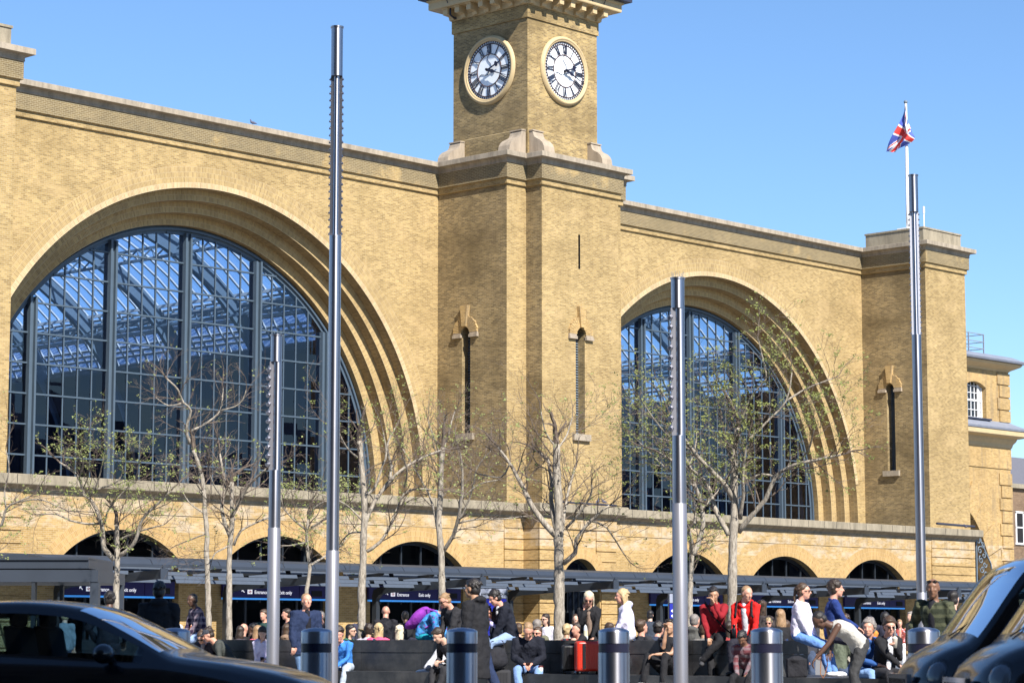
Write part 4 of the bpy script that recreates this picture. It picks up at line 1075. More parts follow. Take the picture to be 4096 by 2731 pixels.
# ------------------------------------------------------------------ bollards
def mk_bollard(base, label):
    e = empty('bollard', base, label, 'bollard', 'stainless bollards along the kerb')
    r = .176; x, y, _ = base
    b = MB(); b.lathe((x, y, 0), [(r*1.0, 0), (r*1.0, .875), (r*.95, .88)], 40); smooth_angle(b.build('sleeve', M['steel'], e))
    b = MB(); b.lathe((x, y, 0), [(r*.975, .88), (r*.975, .975)], 40); smooth_angle(b.build('reflective_band', M['navy_paint'], e))
    b = MB(); b.lathe((x, y, 0), [(r*.96, .974), (r*1.0, .978), (r*1.0, 1.10), (r*.985, 1.115), (r*.8, 1.135), (r*.4, 1.15), (.001, 1.155)], 40); smooth_angle(b.build('cap', M['steel'], e), 50)
for px, D, lb in ((700, 28.0, 'steel bollard just beyond the black saloon, leftmost of the row'), (1266, 27.4, 'steel bollard in front of the standing man in the navy coat'),
                  (1848, 27.2, 'steel bollard in front of the man in the long black coat'), (2455, 27.1, 'bright steel bollard beside the red suitcase'),
                  (3066, 26.6, 'bright steel bollard in front of the man in the red jacket'), (3694, 26.3, 'bright steel bollard beside the black cab at the right')):
    mk_bollard(ground(px, D), lb)

# ------------------------------------------------------------------ kiosk at the left, signs on the square
k = empty('glazed_kiosk', ground(150, 60), 'dark grey metal framed kiosk with two stepped fascias at the left edge', 'kiosk')
def rb_(mb, px0, px1, D0, D1, z0, z1):
    a = (px0-2048)/9710*60; c = (px1-2048)/9710*60
    mb.obox(Vector(RD((a+c)/2, (D0+D1)/2, (z0+z1)/2)), RT*abs(c-a)/2, F0*(D1-D0)/2, Vector((0, 0, (z1-z0)/2)))
b = MB(); rb_(b, -260, 340, 60.3, 64, 2.74, 2.98); rb_(b, -260, 95, 60.31, 64, 2.98, 3.1); rb_(b, -300, 340, 60.25, 64, 2.95, 3.02); b.build('roof', M['canopy'], k)
b = MB(); rb_(b, -320, 387, 60., 64.2, 2.40, 2.70); b.build('fascia', M['canopy'], k)
for a, c in ((355, 390), (120, 134), (-300, -270)):
    b = MB(); rb_(b, a, c, 60.02, 60.3, 0, 2.40); rb_(b, a, c, 63.8, 64., 0, 2.4); b.build('post', M['canopy'] if a > 200 else M['canopy_dark'], k)
b = MB(); rb_(b, -290, 350, 60.1, 60.12, .1, 2.4); b.build('glass', glass_mat('kiosk_glass', (.85, .88, .9), .8), k)
def totem(px, D, w, top, label, txt):
    g = ground(px, D); e = empty('wayfinding_totem', g, label, 'sign')
    R = RT; nrm = -F0
    def bx(z0, z1, off, name, mat, wd=w, th=.05):
        m = MB(); m.obox(g+Vector((0, 0, (z0+z1)/2))+nrm*off, R*wd/2, F0*th, Vector((0, 0, (z1-z0)/2))); m.build(name, mat, e)
    bx(0, top, 0, 'post', M['canopy'], w+.05, .08); bx(top-.2, top-.02, .05, 'title_panel', M['canopy_pale'] if 'canopy_pale' in M else M['steel_matte']); bx(.8, top-.215, .051, 'map_panel', M['sign_blue'])
    if txt:
        text(txt, .052, g+Vector((0, 0, top-.135))+nrm*.104-R*(w/2-.03), R, (0, 0, 1), M['canopy_dark'], e)
    for i, z in enumerate((top-.36, top-.46)):
        m = MB(); c = g+Vector((0, 0, z))+nrm*.105-R*(w/2-.06)
        m.bar(c-R*.03, c+R*.03, .01, .01); m.bar(c-R*.03, c-R*.0+Vector((0, 0, .025)), .01); m.bar(c-R*.03, c-R*.0-Vector((0, 0, .025)), .01); m.build('arrow', M['sign_text'], e)
M['canopy_pale'] = plain('pale_grey_panel', (.30, .33, .42), .5, var=.03); M['sign_blue'] = plain('royal_blue_panel', (.02, .03, .34), .4, var=.03)
totem(1972, 47.5, .52, 2.0, "wayfinding totem reading KING'S CROSS SQUARE behind the man in the long black coat", "KING'S CROSS SQUARE")
totem(2712, 49, .34, 1.93, 'narrow grey and blue wayfinding totem partly behind the short mast', '')

# ------------------------------------------------------------------ pigeons
def pigeon(p, hd, label, s=1., col=None):
    e = MB(); p = Vector(p); h = Vector((math.cos(hd), math.sin(hd), 0))
    e.tube([p+h*-.20+Vector((0, 0, .06)), p+h*-.1+Vector((0, 0, .09)), p+h*.0+Vector((0, 0, .12)), p+h*.07+Vector((0, 0, .15)), p+h*.09+Vector((0, 0, .21)), p+h*.10+Vector((0, 0, .25))], [.012, .045, .065, .055, .03, .028], 10, dome=True)
    e.tube([p+h*.12+Vector((0, 0, .255)), p+h*.155+Vector((0, 0, .245))], [.01, .003], 5)
    for q in (-.025, .025):
        sd = Vector((-h.y, h.x, 0))*q; e.tube([p+sd+Vector((0, 0, .08)), p+sd+h*.01, p+sd+h*.04], [.006, .005, .004], 4)
    o = e.build('pigeon', plain('slate_feathers', (.10, .10, .14), .7) if 'feather' not in M else M['feather'], None, smooth=True); tag(o, label, 'pigeon')
M['feather'] = plain('slate_feathers', (.10, .10, .15), .7, var=.4, scale=20)
pigeon((70.5, 82.35, 24.16), 2.2, 'pigeon perched on the parapet above the left arch')
pigeon((87.7, 76.62, 7.42), .3, 'left pigeon of the pair on the ledge under the tower'); pigeon((88.15, 76.62, 7.42), 2.8, 'right pigeon of the pair on the ledge under the tower')
pigeon((121.6, 77.6, 7.36), 1.2, 'pigeon on the ledge of the right-hand buttress')

# ================================================================== TREES
def zA(x, y): return x/1.68, 1800+y/1.68
def zB(x, y): return 1200+x/1.68, 1800+y/1.68
def zC(x, y): return 2400+x/1.68, 1800+y/1.68
def z2(x, y): return x/1.568, 800+y/1.568
def z5(x, y): return 2400+x/1.742, 800+y/1.742
def grow(tw, lv, p, d, L, r, lvl, rnd, leafy, mx):
    """one wandering shoot with side shoots; leaves gather near the tips"""
    n = max(3, int(L/.085)); pts = [p.copy()]; rad = [r]; dd = d.normalized(); side = []
    for i in range(n):
        dd = (dd+Vector((rnd.uniform(-1, 1), rnd.uniform(-1, 1), rnd.uniform(-.8, .95)))*.27).normalized()
        p = p+dd*(L/n); pts.append(p.copy()); rad.append(max(.0022, r*(1-.7*(i+1)/n))); side.append((p.copy(), dd.copy(), (i+1)/n))
    tw.tube(pts, rad, 3 if r < .007 else 5, cap=False)
    if lvl < mx:
        for (q, dv, t) in side:
            if rnd.random() < (.72, .62, .4)[lvl] and t > .10:
                a = rnd.uniform(0, 2*PI); o = dv.orthogonal().normalized(); o = Matrix.Rotation(a, 3, dv) @ o
                grow(tw, lv, q, (dv*.75+o*rnd.uniform(.5, 1.)+Vector((0, 0, .12))), L*rnd.uniform(.35, .65)*(1.1-.5*t), max(.0028, r*(1-.7*t)*.6), lvl+1, rnd, leafy, mx)
    if lvl >= 1:
        for (q, dv, t) in side:
            if t > .35 and rnd.random() < leafy*(1.5 if t > .9 else 1):
                for _ in range(rnd.randint(3, 7)):
                    c = q+Vector((rnd.uniform(-1, 1), rnd.uniform(-1, 1), rnd.uniform(-.6, 1)))*.035
                    s = rnd.uniform(.020, .046); ax = Vector((rnd.uniform(-1, 1), rnd.uniform(-1, 1), rnd.uniform(-.3, 1))).normalized(); u = ax.orthogonal().normalized()*s*.5; w = ax*s
                    lv.quad(c, c+w*.5+u, c+w*1.1, c+w*.5-u)
def tree(px, D, trunk, limbs, leafy, label, tr, mx=2, dense=1., leafm='leaf_pale', seed=1, base=0.):
    rnd = random.Random(seed)
    g = ground(px, D, base); e = empty('young_plane_tree', g, label, 'tree', 'young trees on the square')
    tk = MB(); tw = MB(); lv = MB()
    def line(pts, dd0, rr0, rr1, wig=.0):
        """photo polyline -> 3D with a gentle drift in depth"""
        out = []; Dc = D
        for i, (x, y) in enumerate(pts):
            out.append(at(x, y, D+dd0*i/max(1, len(pts)-1)))
        # subdivide with catmull-rom
        res = []; R = []
        for i in range(len(out)-1):
            p0 = out[max(0, i-1)]; p1 = out[i]; p2 = out[i+1]; p3 = out[min(len(out)-1, i+2)]
            m = max(2, int((p2-p1).length/.12))
            for k in range(m):
                t = k/m
                q = .5*((2*p1)+(-p0+p2)*t+(2*p0-5*p1+4*p2-p3)*t*t+(-p0+3*p1-3*p2+p3)*t**3)
                res.append(q+Vector((rnd.uniform(-1, 1), rnd.uniform(-1, 1), 0))*wig)
        res.append(out[-1]); n = len(res)
        return res, [rr0+(rr1-rr0)*i/(n-1) for i in range(n)]
    tp = [(trunk[0][0]+0, 2545+(1.05-base)*9710/D)]+trunk
    pts, rad = line(tp, 0, tr*1.12, tr*.62, .006)
    rad = [r*(1+.08*math.sin(i*2.3)+.05*math.sin(i*.9)) for i, r in enumerate(rad)]; rad[0] *= 1.5
    tk.tube(pts, rad, 12)
    for (q0) in pts[len(pts)//3::5]:
        a = rnd.uniform(0, 6.28)
        if rnd.random() < .35: tk.ell(q0+Vector((math.cos(a), math.sin(a), 0))*tr*.75, (tr*.3, tr*.3, tr*.35), nu=8, nv=5)
    lp = []
    for L in limbs:
        rr0, rr1, pl = L[0], L[1], L[2:]
        dz = rnd.uniform(-.9, .9)
        p, r = line(pl, dz, rr0, rr1, .008); tk.tube(p, r, 8); lp.append((p, r))
    tk.build('trunk', M['bark'], e, smooth=True)
    for (p, r) in lp+[(pts, rad)]:
        n = len(p)
        for i in range(2, n):
            if (p is pts) and i < n*.72: continue
            t = i/n
            if rnd.random() < dense*(.62+.38*t):
                dv = (p[i]-p[i-1]).normalized(); o = Matrix.Rotation(rnd.uniform(0, 2*PI), 3, dv) @ dv.orthogonal().normalized()
                grow(tw, lv, p[i], dv*.55+o*rnd.uniform(.6, 1.)+Vector((0, 0, .3)), rnd.uniform(.5, 1.15), max(.006, min(.014, r[i]*.45)), 0, rnd, leafy, mx)
        grow(tw, lv, p[-1], (p[-1]-p[-2]), .7, max(.006, r[-1]), 0, rnd, leafy, mx)
    tw.build('twigs', M['twig'], e)
    if lv.f: lv.build('leaves', M[leafm], e)
    return e
A_, B_, C_ = zA, zB, zC
tree(461, 55, [A_(780, 1008), A_(788, 730), A_(785, 500)], [
    (.06, .02, A_(772, 735), A_(700, 660), A_(685, 500), A_(610, 330), A_(565, 300), A_(520, 170), A_(400, 80)),
    (.03, .012, A_(685, 490), A_(590, 495), A_(470, 470), A_(380, 430), A_(270, 430)),
    (.05, .02, A_(808, 705), A_(900, 625), A_(960, 460), A_(1040, 380), A_(1150, 270)),
    (.03, .012, A_(800, 600), A_(950, 540), A_(1100, 500)), (.03, .01, A_(570, 300), A_(660, 260), A_(800, 200), A_(830, 60)),
    (.025, .01, A_(700, 495), A_(740, 380), A_(900, 200), A_(930, 90)), (.025, .01, A_(600, 320), A_(660, 200), A_(700, 40)), (.02, .01, A_(530, 190), A_(560, 90), A_(540, 0))],
    .23, 'young tree with pale green buds at the left, over the kiosk end', .085, dense=1.0, seed=3)
tree(835, 55, [A_(1400, 1008), A_(1388, 700), A_(1392, 580), A_(1378, 430), A_(1372, 280), A_(1345, 130), A_(1300, 0)], [
    (.04, .02, z2(1190, 1530), z2(1170, 1430), z2(1195, 1320), z2(1150, 1270), z2(1115, 1190), z2(1045, 1120)),
    (.03, .012, z2(1190, 1450), z2(1290, 1400), z2(1380, 1320), z2(1400, 1180)), (.02, .01, z2(1380, 1320), z2(1500, 1280), z2(1545, 1190)),
    (.02, .01, z2(1150, 1270), z2(1060, 1290), z2(980, 1240)), (.02, .01, A_(1385, 560), A_(1280, 600), A_(1180, 640)), (.02, .01, A_(1380, 430), A_(1270, 350), A_(1210, 240))],
    .03, 'bare leaning tree with yellow lichen on its bark behind the man in the checked shirt', .07, dense=.9, seed=5)
tree(916, 48, [A_(1540, 1008), A_(1540, 760), A_(1545, 650), A_(1560, 500), A_(1558, 215)], [
    (.05, .02, A_(1545, 580), A_(1490, 400), A_(1510, 260), A_(1495, 130), A_(1478, 25)), (.04, .02, A_(1558, 450), A_(1650, 260), A_(1720, 190), A_(1790, 125)),
    (.03, .012, A_(1570, 640), A_(1620, 540), A_(1760, 470), A_(1830, 450)), (.02, .01, A_(1540, 640), A_(1450, 690), A_(1420, 740)), (.02, .01, A_(1500, 330), A_(1420, 200), A_(1400, 100))],
    .05, 'thin bare tree immediately left of the short mast', .066, dense=.95, seed=8)
tree(1228, 56, [A_(2060, 1008), A_(2065, 910), A_(2082, 800), A_(2068, 690), A_(2060, 560), A_(2075, 465)], [
    (.03, .012, A_(2075, 465), A_(2100, 400), A_(2170, 350), A_(2280, 330)), (.03, .012, A_(2055, 530), A_(1980, 470), A_(1900, 380), A_(1890, 300)),
    (.03, .012, A_(2090, 520), A_(2200, 450), A_(2320, 370)), (.03, .012, A_(2090, 770), A_(2190, 710), A_(2290, 640), A_(2340, 560)), (.02, .01, A_(2050, 620), A_(1950, 640), A_(1880, 640))],
    .22, 'crooked young tree with small leaves just left of the tallest mast', .056, dense=1.0, seed=12)
tree(1450, 47, [B_(415, 1008), B_(422, 760), B_(425, 620), B_(432, 480), B_(430, 300), B_(412, 80), B_(400, -60)], [
    (.045, .018, B_(432, 500), B_(500, 350), B_(600, 210), B_(700, 120), B_(820, 50), B_(950, 0)), (.03, .012, B_(605, 200), B_(612, 100), B_(585, -20), B_(640, -150)),
    (.035, .014, B_(450, 680), B_(540, 615), B_(605, 510), B_(660, 380), B_(700, 290), B_(790, 260), B_(920, 268)), (.03, .012, B_(430, 310), B_(500, 260), B_(540, 140), B_(580, 20), B_(560, -120)),
    (.02, .01, B_(415, 470), B_(340, 390), B_(240, 330), B_(120, 290)), (.02, .01, B_(405, 60), B_(330, 0), B_(260, -120), B_(250, -220)), (.02, .01, B_(700, 250), B_(720, 150), B_(690, 40)),
    (.02, .01, B_(430, 550), B_(330, 560), B_(260, 640))],
    .10, 'bare tree with a knotted trunk to the right of the tallest mast', .082, dense=1.1, seed=21)
tree(1767, 50, [B_(955, 1008), B_(950, 800), B_(945, 650), B_(932, 480), B_(945, 300), B_(950, 100), B_(962, -20)], [
    (.045, .015, B_(965, 675), B_(1030, 570), B_(1062, 470), B_(1085, 330), B_(1092, 120), B_(1070, 0)), (.03, .012, B_(920, 510), B_(885, 340), B_(840, 250), B_(765, 110), B_(690, -10)),
    (.025, .01, B_(1065, 480), B_(1150, 300), B_(1190, 120), B_(1285, 0)), (.022, .01, B_(1065, 490), B_(1170, 465), B_(1380, 460), B_(1530, 440)), (.02, .01, B_(955, 60), B_(900, -80), B_(860, -200)),
    (.02, .01, B_(962, 0), B_(1000, -120), B_(1040, -260)), (.018, .01, B_(1085, 330), B_(1200, 230), B_(1330, 200))],
    .07, 'slender tree behind the person in the turquoise hood', .08, dense=1.05, seed=27)
tree(2234, 44, [B_(1742, 1008), B_(1740, 760), B_(1738, 560), B_(1742, 420), B_(1730, 250), B_(1722, 60), B_(1722, -40)], [
    (.06, .02, B_(1715, 570), B_(1610, 450), B_(1540, 340), B_(1500, 250), B_(1410, 90), B_(1330, -20)), (.05, .02, B_(1722, 540), B_(1692, 380), B_(1690, 200), B_(1662, 60), B_(1590, 5)),
    (.04, .015, B_(1760, 540), B_(1790, 330), B_(1845, 120)), (.03, .012, B_(1790, 520), B_(1880, 420), B_(1955, 300), B_(1960, 230)), (.05, .015, B_(1765, 760), B_(1850, 690), B_(1858, 600), B_(1950, 475), B_(2080, 370)),
    (.02, .01, B_(1950, 475), B_(2060, 520), B_(2180, 700)), (.02, .01, B_(1725, 0), B_(1790, -100), B_(1830, -220)), (.02, .01, B_(1720, -20), B_(1650, -120), B_(1620, -260)), (.018, .01, B_(1410, 90), B_(1350, 180), B_(1200, 160))],
    .05, 'thick trunked bare tree beside the blonde woman in sunglasses', .108, dense=1.0, seed=33)
tree(2764, 52, [C_(605, 1008), C_(612, 850), C_(618, 690)], [
    (.06, .02, C_(618, 700), C_(655, 640), C_(690, 500), C_(680, 350), C_(640, 240), C_(600, 100), C_(500, -60)), (.05, .03, C_(615, 690), C_(612, 600), C_(600, 540)),
    (.03, .015, C_(650, 500), C_(632, 470), C_(650, 380), C_(600, 260)), (.03, .012, C_(685, 400), C_(740, 330), C_(800, 270), C_(840, 200)), (.02, .01, C_(640, 240), C_(560, 200), C_(440, 120), C_(330, 90)),
    (.02, .01, C_(600, 100), C_(640, 0), C_(650, -150)), (.02, .01, C_(500, -60), C_(400, -160), C_(280, -330)), (.02, .01, C_(500, -60), C_(480, -260), C_(400, -420)), (.02, .01, C_(440, 120), C_(300, -20), C_(200, -120))],
    .28, 'leafy tree with a pale trunk partly behind the short mast on the right', .075, dense=1.08, leafm='leaf_green', seed=41)
tree(2932, 42.5, [C_(888, 1008), C_(890, 800), C_(893, 600), C_(905, 450), C_(905, 300), C_(902, 120), C_(900, 0), C_(930, -150)], [
    (.05, .02, C_(865, 570), C_(795, 440), C_(755, 330), C_(720, 230), C_(640, 150), C_(520, 90), C_(400, 20)), (.05, .02, C_(892, 330), C_(835, 230), C_(730, 120), C_(620, 0), C_(520, -160)),
    (.05, .018, C_(930, 550), C_(1010, 450), C_(1110, 330), C_(1180, 180), C_(1300, 100), C_(1430, 70), C_(1620, 30)), (.04, .015, C_(940, 460), C_(962, 300), C_(962, 120), C_(990, -60)),
    (.025, .01, C_(1180, 180), C_(1080, 160), C_(960, 210)), (.025, .01, C_(905, 100), C_(850, -40), C_(820, -220)), (.025, .01, C_(930, -150), C_(1000, -330), C_(1120, -480)), (.025, .01, C_(930, -150), C_(880, -330), C_(800, -420)),
    (.025, .01, C_(990, -60), C_(1120, -190), C_(1250, -330), C_(1290, -520)), (.02, .01, C_(1300, 100), C_(1400, 0), C_(1440, -150)), (.02, .01, C_(1120, -480), C_(1090, -620), C_(1060, -760)),
    (.02, .01, C_(1250, -330), C_(1400, -420), C_(1560, -480)), (.02, .01, C_(620, 0), C_(480, -60), C_(330, -90))],
    .26, 'biggest leafing tree, in front of the right arch beside the man in maroon', .092, dense=1.08, leafm='leaf_green', seed=52)
tree(-60, 50, [(-60, 2400), (-55, 2200), (-40, 2120)], [
    (.035, .014, (-40, 2120), A_(10, 500), A_(40, 390), A_(110, 350), A_(200, 310)), (.02, .01, A_(40, 390), A_(30, 280), A_(60, 130), A_(40, 0)), (.02, .01, A_(110, 350), A_(260, 330), A_(400, 380))],
    .12, 'tree at the left edge of which only branches reach into view', .07, dense=.6, seed=61)
# ================================================================== PEOPLE
UP = Vector((0, 0, 1))
MC = {}
def cloth(name, col, kind='plain', col2=None):
    if name in MC: return MC[name]
    n = NT(name); P = n.obj(); f = n.noise(P, 7., 4., .6)
    c = n.mix(f, [x*.72 for x in col], [min(1, x*1.2) for x in col])
    if kind == 'plaid':
        s = n.n('ShaderNodeSeparateXYZ'); n.l(P, s.inputs[0])
        xy = n.math('ADD', s.outputs[0], s.outputs[1])
        a = n.math('GREATER_THAN', n.math('FRACT', n.math('MULTIPLY', xy, 8.)), .62); b_ = n.math('GREATER_THAN', n.math('FRACT', n.math('MULTIPLY', s.outputs[2], 9.)), .62)
        c = n.mix(n.math('MULTIPLY', n.math('ADD', a, b_), .5), c, col2)
    if kind == 'print':
        v = n.n('ShaderNodeTexVoronoi'); n.l(P, v.inputs['Vector']); v.inputs['Scale'].default_value = 14.
        c = n.mix(n.ramp(v.outputs['Distance'], [(.25, (0, 0, 0)), (.35, (1, 1, 1))]), col2, c)
        c = n.mix(n.ramp(n.noise(P, 9., 3.), [(.5, (0, 0, 0)), (.56, (1, 1, 1))]), c, [x*.35 for x in col])
    n.set(Base_Color=c, Roughness=.85 if kind != 'shiny' else .4); n.b.inputs['Specular IOR Level'].default_value = .25
    mp = n.n('ShaderNodeMapping'); n.l(P, mp.inputs[0]); mp.inputs['Scale'].default_value = (1, 1, .7)
    n.bump(n.noise(mp.outputs[0], 13., 4., .55), .8, .035); MC[name] = n.m; return n.m
def skin(name, col):
    if name in MC: return MC[name]
    n = NT(name); P = n.obj(); f = n.noise(P, 18., 3.); c = n.mix(f, [x*.85 for x in col], [min(1, x*1.1) for x in col])
    n.set(Base_Color=c, Roughness=.5); n.b.inputs['Subsurface Weight'].default_value = .08; n.b.inputs['Subsurface Radius'].default_value = (.02, .008, .004); MC[name] = n.m; return n.m
def hairm(name, col):
    if name in MC: return MC[name]
    n = NT(name); P = n.obj(); mp = n.n('ShaderNodeMapping'); n.l(P, mp.inputs[0]); mp.inputs['Scale'].default_value = (1, 1, .15)
    f = n.noise(mp.outputs[0], 90., 4., .8); c = n.mix(n.ramp(f, [(.3, (0, 0, 0)), (.7, (1, 1, 1))]), [x*.4 for x in col], [min(1, x*1.35) for x in col])
    n.set(Base_Color=c, Roughness=.45); n.bump(f, .7, .01); MC[name] = n.m; return n.m
SK = {'pale': skin('fair_skin', (.62, .38, .28)), 'pink': skin('pink_skin', (.62, .32, .23)), 'tan': skin('tan_skin', (.42, .24, .15)), 'brown': skin('brown_skin', (.20, .10, .06)), 'dark': skin('dark_brown_skin', (.10, .05, .032))}  # each complexion is the skin's own base colour
HC = {'black': hairm('black_hair', (.018, .014, .013)), 'brown': hairm('brown_hair', (.07, .04, .022)), 'dkbrown': hairm('dark_brown_hair', (.035, .022, .015)), 'blond': hairm('blond_hair', (.52, .38, .20)), 'plat': hairm('platinum_hair', (.68, .58, .42)),
      'grey': hairm('grey_hair', (.24, .21, .19)), 'ginger': hairm('sandy_hair', (.34, .21, .11)), 'red': hairm('dark_red_hair', (.09, .03, .035))}
EYE_M = plain('eye_dark', (.02, .015, .012), .3); LIP_M = plain('lip_skin', (.36, .13, .11), .5); LENS = plain('sunglass_lens', (.01, .008, .008), .1)
PHN = plain('phone_black', (.012, .012, .015), .2)
TMP = bpy.data.scenes.new('work'); TVL = TMP.view_layers[0]
def fuse(mb, voxel, smooth=4):
    me = bpy.data.meshes.new('t'); me.from_pydata(mb.v, [], mb.f); o = bpy.data.objects.new('t', me); TMP.collection.objects.link(o)
    r = o.modifiers.new('r', 'REMESH'); r.mode = 'VOXEL'; r.voxel_size = voxel
    if smooth: s = o.modifiers.new('s', 'SMOOTH'); s.factor = .5; s.iterations = smooth
    TVL.update(); dg = TVL.depsgraph; out = bpy.data.meshes.new_from_object(o.evaluated_get(dg))
    bpy.data.objects.remove(o); bpy.data.meshes.remove(me)
    return out
def mesh_obj(me, name, mats, parent, loc):
    me.name = name; me.transform(Matrix.Translation(-Vector(loc))); me.materials.clear()
    for m in mats: me.materials.append(m)
    me.polygons.foreach_set('use_smooth', [True]*len(me.polygons))
    o = bpy.data.objects.new(name, me); COL.objects.link(o); o.parent = parent; return o
def ik(a, b, l1, l2, pole):
    d = b-a; L = min(d.length, (l1+l2)*.995); d = d.normalized(); x = (l1*l1-l2*l2+L*L)/(2*L); h = math.sqrt(max(0, l1*l1-x*x))
    p = pole-d*pole.dot(d); p = p.normalized() if p.length > 1e-4 else d.orthogonal().normalized()
    return a+d*x+p*h, a+d*L
def wrinkle(me, amp, seed):
    n = len(me.vertices); co = [0.]*(3*n); no = [0.]*(3*n)
    me.vertices.foreach_get('co', co); me.vertex_normals.foreach_get('vector', no)
    for i in range(0, 3*n, 3):
        q = Vector((co[i]*6+seed, co[i+1]*6, co[i+2]*6)); k = noise.noise(q)*amp+noise.noise(q*2.7)*amp*.5
        co[i] += no[i]*k; co[i+1] += no[i+1]*k; co[i+2] += no[i+2]*k
    me.vertices.foreach_set('co', co)
NP = [0]
def person(label, pos, face=0, H=1.75, seat=None, foot=0., footf=.0, lean=4, twist=0, head=(0, 0), hands=None, feet=None, top=(.02, .02, .025), topk='plain', top2=None, bottom=(.05, .07, .12), shoes=(.7, .7, .7),
           hair=('short', 'brown'), sk='pale', sleeve='long', hood=False, coat=0., inner=None, puff=0., acc=(), fem=False, q=1, group=None, roll=0, holding=None, knees=None, curl=.6):
    NP[0] += 1; seed = NP[0]*3.7; rnd = random.Random(NP[0])
    s = H/1.75; a = math.radians(face); hv = (-F0*math.cos(a)+RT*math.sin(a)).normalized(); rt = Vector((hv.y, -hv.x, 0))
    base = Vector(pos); W = lambda r, f, u: base+rt*(r*s)+hv*(f*s)+UP*(u*s)
    ps = .92 if seat is None else (seat+.09)/s
    P = W(0, 0, ps)
    l = math.radians(lean); d1 = hv*math.sin(l*.8)+UP*math.cos(l*.8)+rt*math.sin(math.radians(roll)); l2 = l*1.25; d2 = (hv*math.sin(l2)+UP*math.cos(l2)+rt*math.sin(math.radians(roll))).normalized()
    d1.normalize(); C = P+d1*(.30*s); N = C+d2*(.22*s)
    hy, hp = math.radians(head[0]), math.radians(head[1]+lean*.35)   # yaw to own right, pitch down
    tw = math.radians(twist); rt2 = (rt*math.cos(tw)-hv*math.sin(tw)).normalized()
    hf = (hv*math.cos(hy)+rt*math.sin(hy)); hd = (hf*math.cos(hp)-UP*math.sin(hp)).normalized(); hr = Vector((hf.y, -hf.x, 0)); hu = hr.cross(hd).normalized()
    HB = N+d2*(.028*s)+hf*(.028*s); HC_ = HB+hu*(.115*s)+hd*(.015*s)
    HM = Matrix((hr, hd, hu)).transposed()
    h = lambda x, y, z: HC_+hr*(x*s)+hd*(y*s)+hu*(z*s)
    shw = .165 if fem else .185
    SH = [N+rt2*(k*shw*s)-d2*(.05*s) for k in (-1, 1)]; HP = [P+rt*(k*.088*s)-UP*.02*s for k in (-1, 1)]
    # targets: index 0 = own left, 1 = own right
    if hands is None: hands = ((-.24, .05, .80), (.24, .05, .80)) if seat is None else ((-.11, .36, ps+.10), (.11, .36, ps+.10))
    AR = []
    for k in (0, 1):
        t = hands[k]
        if t == 'chin': tgt = h((-.03, .03)[k], .08, -.19)
        elif t == 'cheek': tgt = h((-.08, .08)[k], .06, -.17)
        elif t == 'face': tgt = h((-.02, .02)[k], .16, -.09)
        elif t == 'phone': tgt = W((-.07, .07)[k], .30+.25*math.sin(l), ps+.20)
        else: tgt = W(*t)
        el, wr = ik(SH[k], tgt, .285*s, .25*s, (rt*(-1, 1)[k]*.55-UP*.8-hv*.35)); AR.append((SH[k], el, wr))
    if feet is None:
        if seat is None: feet = ((-.10, .04, foot/s), (.10, -.04, foot/s))
        else: feet = ((-.12, .52+footf, foot/s), (.12, .50+footf, foot/s))
    LG = []
    for k in (0, 1):
        kn, an = ik(HP[k], W(feet[k][0], feet[k][1], feet[k][2]+.085), .43*s, .42*s, (hv*.9+UP*.35+rt*(-1, 1)[k]*(.25 if seat else .05)) if knees is None else (hv*knees[0]+UP*knees[1]+rt*(-1, 1)[k]*knees[2])); LG.append((HP[k], kn, an))
    ob = empty('person', base, label, 'person', group); vx = .0115 if q else .018
    # ---- body
    b = MB()
    b.ell(h(0, -.008, .032), (.078*s, .096*s, .088*s), HM, 18, 12); b.ell(h(0, .026, -.042), (.061*s, .062*s, .066*s), HM, 14, 9); b.ell(h(0, .052, -.082), (.032*s, .034*s, .030*s), HM)
    b.ell(h(0, .06, .045), (.058*s, .032*s, .016*s), HM); b.tube([h(0, .082, .028), h(0, .100, .004), h(0, .108, -.016)], [.009*s, .012*s, .015*s], 8, dome=True)
    b.ell(h(0, .082, -.048), (.024*s, .014*s, .010*s), HM)
    for k in (-1, 1):
        b.ell(h(k*.076, -.004, .0), (.010*s, .020*s, .032*s), HM); b.ell(h(k*.036, .064, -.012), (.022*s, .022*s, .02*s), HM)
    nk = .050*s if fem else .058*s
    b.tube([N-d2*.06*s, N+d2*.02*s, h(0, -.02, -.05)], [nk*1.25, nk, nk*.95], 12)
    b.tube([P-UP*.06*s, P+d1*.05*s, P+d1*.15*s, C-d1*.02*s, C+d2*.10*s, N-d2*.045*s, N], [.12*s, .14*s, .12*s, .14*s, .14*s*(1 if sleeve == 'long' else 1.08), .10*s, .05*s], 16, flat=.62, ref=rt2)
    ka = .72 if sleeve == 'long' else 1.
    for (A, E_, Wr) in AR:
        b.tube([A-d2*(.02*s if ka < 1 else 0), A.lerp(E_, .4), E_, E_.lerp(Wr, .35), Wr], [.052*s*ka, .046*s*ka, .037*s*ka, .037*s*ka, .026*s], 10, dome=True)
    for (A, E_, Wr) in LG: b.tube([A, A.lerp(E_, .45), E_, E_.lerp(Wr, .3), Wr], [.085*s, .075*s, .052*s, .053*s, .034*s], 10, dome=True)
    hn = MB()
